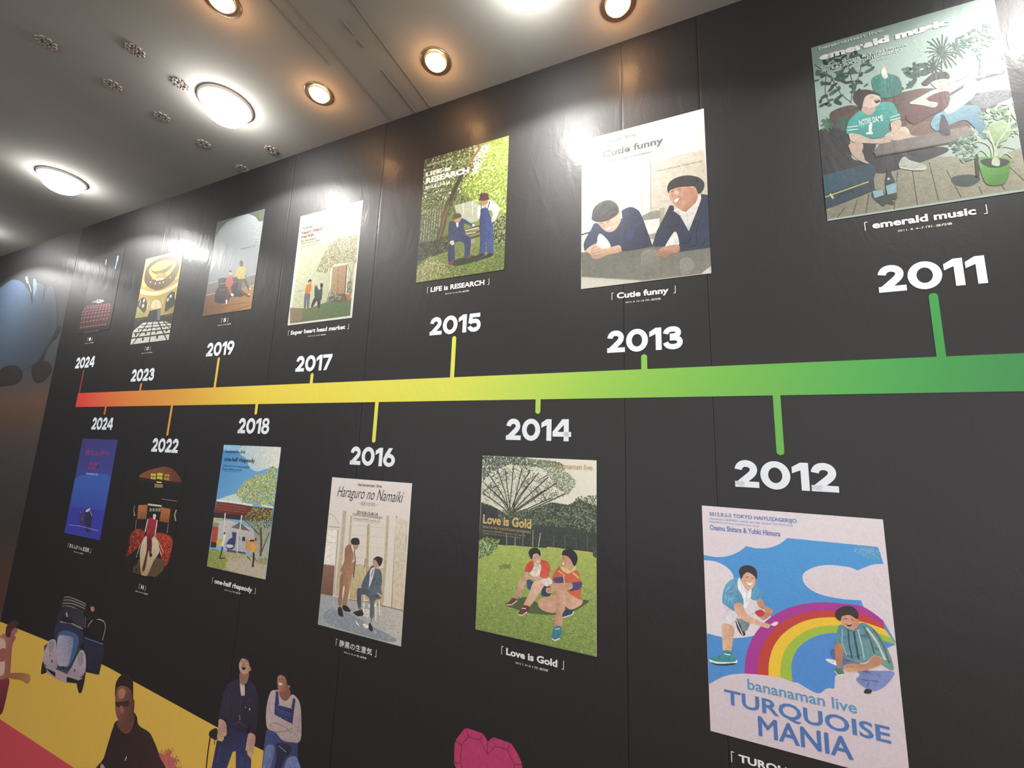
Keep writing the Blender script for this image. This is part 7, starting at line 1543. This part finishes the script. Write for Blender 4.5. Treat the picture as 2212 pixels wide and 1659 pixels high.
  ['f','printed_jacket','#2e283e','#241e2e',[-50.6,312.1,87.1,221.9],1,[-51.9,341.1,-0.7,365.7,11.1,352,27.4,316.1,47.3,335.2,51.6,372.8,95.9,360.8,121.3,317.6,127.1,256.6,119.2,209.2,89.4,204.6,90.4,240.1,78.1,209.2,63.1,197.5,22.6,194.4,-8.3,199.6,-31.3,193.5,-45.2,215.6,-85.2,208.2,-86.5,234,-74.3,306.5]],
  ['l','printed_jacket','#4a4258',2.6,1,[23.1,307.9,28.2,259.3,28.4,224]],
  ['l','printed_jacket','#4a4258',2.7,1,[-49.1,305.1,-41.7,241.7]],
  ['l','printed_jacket','#4a4258',2.6,1,[-4.2,208.4,28.4,224,76.2,219.1]],
  ['l','printed_jacket','#4a4258',2.6,1,[68.1,318.8,82.9,273.1]],
  ['o','printed_jacket','#c8b8a8',7.7,[76.6,281.3]],
  ['o','printed_jacket','#a89aa0',5.7,[28.7,245.3]],
  ['o','printed_jacket','#a89aa0',5.6,[30.5,236.9]],
  ['o','printed_jacket','#a89aa0',5.6,[53.3,281.1]],
  ['f','printed_undershirt','#cdbebb',None,None,1,[6.8,358.3,32.8,354.1,41.4,323.1,30.9,316.3,21,318.2]],
  ['f','printed_hand','#c8a090','#b48a78',[-76.7,203.9,-39.3,174.3],1,[-82.3,206.8,-49.1,208.1,-34.2,189.9,-34.4,173.9,-55.6,164.6,-77.4,162.4,-82.8,180.7]],
  ['l','printed_hand','#c8a090',7.6,1,[-75.8,166.4,-78.3,149.6,-73.1,137.5]],
  ['l','printed_hand','#c8a090',7.5,1,[-63.4,166.1,-60.4,152.7,-51.1,138.6]],
  ['l','printed_hand','#c8a090',7.5,1,[-51.9,169.9,-48,157.8,-44.3,146.4]],
  ['l','printed_hand','#c8a090',7.5,1,[-39.6,181.4,-34.8,170.2,-39.1,162]],
  ['l','printed_hand','#7c5848',1.8,0,[-68.8,162.9,-67.6,149]],
  ['l','printed_hand','#7c5848',1.8,0,[-55.6,164.6,-51.9,153.2]],
  ['f','printed_hand','#c8a090','#b48a78',[91,202.3,118.9,175.7],1,[90.2,206.2,119.6,207.2,126,191.3,121.9,174.8,98.3,164.9,85.1,168.1,82.7,186.3]],
  ['l','printed_hand','#c8a090',7.1,1,[88.1,170.6,84.5,159.4,84.7,147.1]],
  ['l','printed_hand','#c8a090',7.1,1,[97.7,168.1,96.2,152.4,95.8,137]],
  ['l','printed_hand','#c8a090',7.1,1,[108.5,171.1,110.1,151.2,111.9,130.4]],
  ['l','printed_hand','#c8a090',7.1,1,[118.3,178.9,121.4,162.8,119.4,143.7]],
  ['l','printed_hand','#7c5848',1.7,0,[93.7,165.3,90.9,150.2]],
  ['l','printed_hand','#7c5848',1.7,0,[103.7,166.4,102.9,147.5]],
  ['l','printed_hand','#7c5848',1.7,0,[114.3,170.3,115.7,151.1]],
  ['f','printed_head','#96705c',None,None,1,[1.4,390.6,46.6,404.3,48.3,371.4,31.8,353.1,8.5,355.7]],
  ['f','printed_head','#b78c76','#c8a08a',[33.6,433.6,4.8,398],1,[-10,419.8,1.2,439.6,32.9,443.3,48.3,425.7,49.5,404.2,31.5,390.4,7.5,390.5,-6.4,402.1]],
  ['f','printed_head','#201412',None,None,1,[6.7,412.3,16.5,417.4,28.1,413.3,25.1,404.6,12.3,402.6]],
  ['l','printed_head','#f0e4dc',1.8,0,[9.1,412.1,24.4,414]],
  ['l','printed_head','#5c4034',2.3,0,[-2.7,428.8,7.5,432.4]],
  ['l','printed_head','#5c4034',2.3,0,[21.3,435.3,33.2,435.7]],
  ['f','printed_head','#a87c68',None,None,1,[10.8,427.9,17.7,429.4,25.3,421.5,11.5,418.5]],
  ['f','printed_head','#b08470',None,None,1,[47.5,417.5,56.3,420.9,59.6,410,49.8,405.7]],
  ['f','printed_hair','#1a1214',None,None,1,[-11.2,416.6,-12.1,433.1,0.7,448,26.4,454.8,50.5,444.5,61.1,420.5,50.2,421.8,34.9,439.3,2.5,438.8,-7.8,424]],
 ]},
 'W_overalls': {'org': [-1.3367, 0.5586], "items": [
  ['f','printed_trousers','#434d80','#383c60',[-88.9,111.4,42.7,115.3],0,[-92.3,100.4,-89.3,155.8,-43.5,160.6,-9.2,146.6,37.2,148.8,68.6,159.7,72.7,123.8,97,58.1,-95.5,0,-91.8,32.7]],
  ['f','printed_trousers','#7484ac','#4c5888',[-79,87.4,-31.4,61.5],1,[-85.4,92.3,-67.5,113.9,-40.2,111.6,-42.6,64.8,-54.6,12.3,-85.2,3.1]],
  ['f','printed_trousers','#24263c',None,None,1,[-32.3,127,28.3,140.5,41.7,121.5,11.4,87,-4.5,27.5,-34.4,18.4,-25.2,86.2]],
  ['f','printed_trousers','#7080b0',None,None,1,[22.6,35.6,21.8,86.7,53.3,112.5,77.1,105.9,101.7,59.5]],
  ['l','printed_trousers','#8c98bc',2.4,0,[-21,123.5,17.1,114.5]],
  ['f','printed_sweater','#c4afad','#b09a98',[-86.2,248.1,35.1,161.9],1,[-91.4,277.3,-66.4,291.5,-44.8,292.5,-8.9,270.4,18.3,297.2,52.3,285.3,68.6,252.8,79.5,170.1,37,150.3,-9.1,145.9,-43.4,159.9,-81.3,159.9,-96,180.5,-101.7,227]],
  ['l','printed_sweater','#8c7674',2.5,1,[-77.3,168.4,-53.7,188.1,5,186.8,32.5,177.6]],
  ['l','printed_sweater','#8c7674',2.4,1,[-43.5,160.6,6.6,177.3,34.9,194.7]],
  ['l','printed_sweater','#8c7674',2.4,1,[29.7,243,34.9,201.2]],
  ['l','printed_sweater','#8c7674',2.5,1,[-88.6,261.4,-85.5,213.9]],
  ['l','printed_sweater','#8c7674',2.4,1,[64.8,232,62,185.5]],
  ['f','printed_bib','#343a6e','#2c3060',[-57.1,238.1,26.3,215.5],0,[-61.8,240.4,-63.9,289.7,-52,290.1,-39.4,248.6,20.4,252,24.1,286.8,36.8,285.5,34.6,247.5,33.9,206.9,-9.2,209,-59.3,213.7]],
  ['l','printed_bib','#565c8c',2.1,0,[-55.2,233.5,28.3,235.3]],
  ['l','printed_bib','#565c8c',1.6,0,[-45.5,227.4,24.5,226.7]],
  ['o','printed_bib','#a8a0a0',4.9,[-42.5,247.9]],
  ['o','printed_bib','#a8a0a0',4.8,[22.7,253.9]],
  ['o','printed_bib','#a8a0a0',4.9,[-26.7,211.9]],
  ['f','printed_neck','#8a5846',None,None,1,[-45.9,292.2,-4.3,313,10.3,294.6,-7.8,270,-36.1,273.3]],
  ['f','printed_head','#b37e6a','#8c5a48',[-50.5,325.7,-10.9,314.2],1,[-63.7,332.5,-48.6,346,-25.3,342.5,-11,321,-12.8,300,-39.3,291.7,-53,296.1]],
  ['f','printed_head','#eadcd4',None,None,1,[-53.6,318.1,-37.7,320.3,-37.8,314.8,-50.4,312.6]],
  ['l','printed_head','#40241e',2.1,0,[-57.5,328.3,-49.4,331.5]],
  ['l','printed_head','#40241e',2.1,0,[-40,333.7,-30.1,333.1]],
  ['f','printed_head','#a87462',None,None,1,[-7.7,326.9,3.8,327.8,3.5,316.8,-6.4,312.5]],
  ['f','printed_hair','#1a1013',None,None,1,[-66.3,331.9,-62.7,349.1,-29.3,360,-3.3,348.5,8.4,325.5,-5.9,322.2,-23.5,341.5,-48.6,346,-62.2,336.3]],
 ]},
 'W_heart': {'org': [-0.5448, 0.763], "items": [
  ['f','facet','#ad2c60',None,None,0,[-84.2,124.6,-62.7,150.7,-25.1,152.4,-0.2,122.7,24.2,150.4,60.5,151.6,83.8,120.8,80.3,86.6,43.1,24.4,-30.8,33.5,-76.6,59.3,-84.9,77]],
  ['f','bevel','#b83668',None,None,0,[-77.6,167.5,-66.5,171.8,-18.4,172,-12.4,168.6,-0.3,154.5,11.1,166.9,19.2,171.1,69.4,171,75.8,168.2,90.6,152.3,104.4,133.2,107.3,113.7,105,87.8,45.7,0,-38.3,15.5,-97.4,57.2,-106.1,69.5,-107.3,118.2,-102.4,133.3]],
  ['l','outline','#7c0f3e',2.4,0,[-70.7,169.3,-62.7,150.7]],
  ['l','outline','#7c0f3e',2.4,0,[-15.8,170.4,-25.1,152.4]],
  ['l','outline','#7c0f3e',2.4,0,[-0.3,155.1,-0.2,122.7]],
  ['l','outline','#7c0f3e',2.3,0,[15.7,168.2,24.2,150.4]],
  ['l','outline','#7c0f3e',2.3,0,[69.4,171,60.5,151.6]],
  ['l','outline','#7c0f3e',2.2,0,[104.6,127.5,83.8,120.8]],
  ['l','outline','#7c0f3e',2.4,0,[-103.4,69.6,-84.9,77.6]],
  ['l','outline','#7c0f3e',2.5,0,[-104.3,127.3,-84.2,123.9]],
  ['l','outline','#7c0f3e',2.4,0,[-84.2,123.9,-62.7,150.7,-25.1,152.4,-0.2,122.7,24.2,150.4,60.5,151.6,83.8,120.8,80.3,86.6,43.1,24.4,-30.8,33.5,-76.6,59.3,-84.9,77.6,-84.2,123.9]],
 ]},
 'W_left': {'org': [-3.9, 1.0], "items": [
  ['f','printed_shirt','#46566a','#3c444e',[-505.7,1783.9,-132.9,1153.9],1,[-1242.6,1648.5,-1056.2,1779.2,-830.1,1818.3,-725.3,1844.8,-615.4,1855.4,-461.3,1813.2,-343.4,1745.8,-270.3,1678.9,-220,1629.4,-254.5,1734.6,-261.4,1779.7,-144.2,1760.8,-87.9,1723.5,-67.2,1661.5,-54,1705.9,22.8,1722.4,101.3,1641.4,182.7,1506.1,206.9,1404.9,137.2,1324.3,73.2,1242.5,-13.2,1179.4,-198.9,1150.5,-492.8,1169.8,-977.8,1191.2]],
  ['f','printed_shirt','#66767f',None,None,1,[-423.1,1839.6,-399.5,1850.4,-343.1,1790.5,-282.2,1734.7,-273.7,1686.1,-344.4,1763.1]],
  ['f','printed_shirt','#66767f',None,None,1,[-286.1,1803.6,-270.6,1815.2,-231.4,1789.3,-204.6,1745.1,-215.5,1679.1,-254.5,1734.6]],
  ['l','printed_shirt','#2b2b30',11.6,0,[-365.7,1793.5,-259,1684.3,-220,1629.4]],
  ['l','printed_shirt','#2b2b30',9.9,0,[-87.9,1723.5,-74.1,1662.3,-65.1,1612.1]],
  ['l','printed_figure','#2a282b',44.3,1,[253.8,1422.2,187.9,1320.7,40.5,1146.3]],
  ['f','printed_shirt','#424c4c',None,None,1,[218.8,1333.6,283.4,1307.8,258.8,1210.7,142.9,1141.7,139.1,1263]],
  ['f','printed_figure','#30282b',None,None,1,[-592.6,1074.6,-463.8,1184.9,-253,1191.1,-130.6,1135.1,-161.7,1073.9,-360.8,1054.7]],
  ['f','printed_figure','#30282b',None,None,1,[-13.2,1179.4,166.3,1200.8,266.6,1136.3,165.3,1063.3,42.8,1085.4]],
 ]},
}
PLAB = {
 '2011': ('green tinted poster of two men on a sofa among plants, top right', 'poster'),
 '2013': ('pale poster of two laughing men leaning on a table', 'poster'),
 '2015': ('leafy garden poster of two men in denim by a bench', 'poster'),
 '2017': ('white bordered poster of two men outside a pale barn', 'poster'),
 '2019': ('grey poster of two men on a dark sofa over wooden boards', 'poster'),
 '2023': ('golden poster of a domed hall with a chequered floor', 'poster'),
 '2024a': ('near-black poster of rows of red theatre seats, upper row', 'poster'),
 '2018': ('narrow poster of a car park under a tree and blue sky', 'poster'),
 '2016': ('cream poster of a standing and a seated man by tall windows', 'poster'),
 '2014': ('green lawn poster of two men sitting on the grass', 'poster'),
 '2012': ('large white poster of clouds and a rainbow with two men', 'poster'),
 '2024b': ('deep blue poster with red lettering, lower left', 'poster'),
 '2022': ('dark poster of a lit house with a man in red on stairs', 'poster')}
for key, (lab, cat) in PLAB.items():
    dt = DATA[key]; hw, h = dt['w']/2, dt['h']
    o = empty('poster', (dt['org'][0], 0, dt['org'][1]), lab, cat, 'timeline posters')
    it = [list(i) for i in dt['items']]
    light_gain = 1.16 if dt['org'][1] < 1.5 else (.64 if key == '2011' else .74)      # colours scaled to offset strong wash light above and dimmer light below
    basec = {'2024a': '#1d1b1c', '2022': '#171312'}.get(key)
    sheet = box_mesh('sheet', -hw, hw, -.0009, -.0002, 0, h, MF, o)
    if basec: paint(sheet, lin(basec)); body = it
    else:
        p0 = it[0]; body = it[1:]
        a = lin(p0[2], light_gain); b = lin(p0[3], light_gain) if p0[3] else a
        q = pairs(p0[4]) if p0[4] else [(0, 0), (0, 1)]
        dx, dz = q[1][0]-q[0][0], q[1][1]-q[0][1]; L = dx*dx+dz*dz
        cs = []
        for v in sheet.data.vertices:
            t = min(max(((v.co.x-q[0][0])*dx+(v.co.z-q[0][1])*dz)/L, 0), 1); cs += [a[i]*(1-t)+b[i]*t for i in range(4)]
        sheet.data.color_attributes['Col'].data.foreach_set('color', cs)
    bags, y = draw(body, -.00095, light_gain)
    for part, bg in bags.items():
        clip_bag(bg, hw, h)
        bg.build(part, MF if key == '2012' and 'man' not in part else MP, o)

WLAB = {
 'W_left': ('faded blue-grey printed figure on the wall beyond the timeline', 'wall print', 'printed_mural'),
 'W_car': ('small blue vintage car printed on the wall', 'wall print', 'printed_car'),
 'W_edge': ('blurred printed figure in pink and crimson beside the blue car', 'wall print', 'printed_person'),
 'W_splash': ('orange pink splash shape on the yellow band', 'wall print', 'printed_splash'),
 'W_polo': ('printed man in a dark polo shirt on the yellow band', 'wall print', 'printed_person'),
 'W_denim': ('printed man laughing upwards in dark denim jacket beside a stool', 'wall print', 'printed_person'),
 'W_overalls': ('printed man with folded arms in cream jumper and blue dungarees', 'wall print', 'printed_person'),
 'W_heart': ('magenta faceted heart printed low on the wall', 'wall print', 'printed_heart')}
yy = -.0006
for key, (lab, cat, nm) in WLAB.items():
    dt = DATA[key]
    o = empty(nm, (dt['org'][0], 0, dt['org'][1]), lab, cat)
    bags, y = draw(dt['items'], -.0006 if key != 'W_polo' else -.0011)
    made = {}
    for part, bg in bags.items():
        # nothing printed below the skirting line
        for i, (x, y_, z) in enumerate(bg.v):
            if z+dt['org'][1] < .03: bg.v[i] = (x, y_, .03-dt['org'][1])
        made[part] = bg.build('splash' if part == 'paper' else part.replace('printed_', ''), MP, o)
    for sub, host in (('printed_hair', 'printed_head'), ('printed_logo', 'printed_polo_shirt'), ('printed_bib', 'printed_sweater'), ('printed_undershirt', 'printed_jacket'), ('outline', 'facet')):
        if sub in made and host in made: made[sub].parent = made[host]

# ------------------------------------------------------------------ ceiling fittings
m_metal = plain('black_powder_coat', '#1c1b1b', .45, .3, .1)
m_rose = plain('ceiling_rose_enamel', '#d8d4ce', .5, 0, .03)
m_dome = plain('lamp_globe', '#ffffff', .4, 0, 0, emit=((1.0, .98, .95), DOME_E))
m_warm = plain('warm_lamp', '#ffffff', .4, 0, 0, emit=((1.0, .52, .20), WARM_E))
m_refl = plain('warm_reflector', '#b0a090', .25, .9, .05)
m_slot = plain('slot_edge', '#8c8480', .5, .2, .1)
m_vent = plain('vent_metal', '#9a8e86', .5, .1, .08)

def spot_fixture(x, y, lab):
    o = empty('wall_washer_spotlight', (x, y, CEIL), lab, 'spotlight', 'cool white wall-wash spotlights')
    lathe('ceiling_rose', [(.0, 0), (.095, 0), (.095, -.008), (.085, -.014), (.078, -.014), (.078, -.010)], m_rose, o)
    R = .082  # globe enlarged and hung below the ceiling to imitate glare and ceiling glow
    lathe('glow_globe', [(R, -.010)]+[(R*math.cos(a), -.012-R*.85*math.sin(a)) for a in [i*1.5708/8 for i in range(9)]], m_dome, o)
    li = bpy.data.lights.new('wash_light', 'SPOT'); li.energy = WASH_W; li.color = (1.0, .975, .94)
    li.spot_size = math.radians(151); li.spot_blend = .12; li.shadow_soft_size = .045
    lo = bpy.data.objects.new('wash_light', li); link(lo, o); lo.location = (0, 0, -.098)
    return o
for x, lab in ((-.365, 'glaring white ceiling spotlight above the laughing pair poster'), (-1.676, 'glaring white ceiling spotlight above the barn poster'), (-3.015, 'glaring white ceiling spotlight above the golden dome poster'), (-4.34, 'white ceiling spotlight farthest along the wall, beyond the dark seats poster'), (.965, 'white ceiling spotlight at the right end of the row')):
    spot_fixture(x, -.3126, lab)

def downlight(x, y, lab):
    o = empty('recessed_downlight', (x, y, CEIL), lab, 'downlight', 'warm recessed downlights')
    lathe('trim_ring', [(.040, -.001), (.052, -.004), (.054, -.002), (.054, 0)], m_refl, o)
    lathe('inner_ring', [(.036, -.003), (.040, -.006), (.040, -.002)], m_refl, o)
    lathe('lamp', [(.0, -.020), (.018, -.019), (.030, -.013), (.035, -.004)], m_warm, o)
    li = bpy.data.lights.new('warm_light', 'POINT'); li.specular_factor = .35; li.energy = .55; li.color = (1.0, .50, .22); li.shadow_soft_size = .03
    lo = bpy.data.objects.new('warm_light', li); link(lo, o); lo.location = (0, 0, -.06)
for x, y, lab in ((-1.275, .823, 'warm orange ceiling downlight between the grooves and the left glaring spotlight'), (-.771, .864, 'warm orange ceiling downlight right of the ceiling grooves'), (-.146, .897, 'warm orange downlight cut by the top edge, right of centre'), (-1.283, .516, 'warm orange downlight cut by the top edge, farthest from the wall')):
    downlight(x, -(1-y)*WALL_D, lab)

VENT = [(-2.006, .402), (-2.006, .554), (-2.006, .691), (-2.006, .830), (-2.006, .981), (-1.745, .512), (-1.745, .632), (-1.745, .947)]
VL = ['farthest from the wall in the long row', 'second from the camera side in the long row', 'in the middle of the long row', 'second nearest the wall in the long row', 'nearest the wall in the long row', 'farthest from the wall in the short row', 'close to the glaring spotlight in the short row', 'nearest the wall in the short row']
proto = None
for (x, y), lab in zip(VENT, VL):
    o = empty('ceiling_vent', (x*1.0, -(1-y)*WALL_D, CEIL), 'small round perforated ceiling vent, '+lab, 'vent', 'round perforated ceiling vents')
    for i in range(9):
        a = i*6.28318/8; r = .021 if i < 8 else 0
        if proto is None:
            p = lathe('nozzle', [(.0032, -.001), (.0050, -.0045), (.0066, -.0045), (.0076, 0)], m_vent, o, 12); proto = p.data
        else: p = link(bpy.data.objects.new('nozzle', proto), o)
        p.location = (r*math.cos(a), r*math.sin(a), 0)

def strip(name, x, y0, y1, wd, dz, lab):
    o = box_mesh(name, x-wd/2, x+wd/2, y0, y1, CEIL-dz, CEIL, m_slot)
    return tag(o, lab, 'ceiling trim', 'thin metal ceiling edges')
strip('ceiling_edge_strip', -1.143, -2.2, -.29, .0025, .002, 'thin pale metal ceiling line farthest left, stopping short of the wall')
strip('ceiling_edge_strip', -1.095, -2.2, -.004, .0028, .002, 'thin pale metal ceiling line, second from the left')
strip('ceiling_edge_strip', -.974, -.207, -.004, .0050, .003, 'short thick pale ceiling strip ending at the wall')
strip('ceiling_edge_strip', -.975, -.392, -.345, .0070, .003, 'short ceiling dash, nearer the camera of the two')
strip('ceiling_edge_strip', -.975, -.326, -.300, .0080, .003, 'shortest ceiling dash, in line with the thick strip')
strip('ceiling_edge_strip', -.903, -2.2, -.004, .0038, .002, 'long pale metal ceiling line nearest the orange downlight on the right')
bpy.context.view_layer.update()
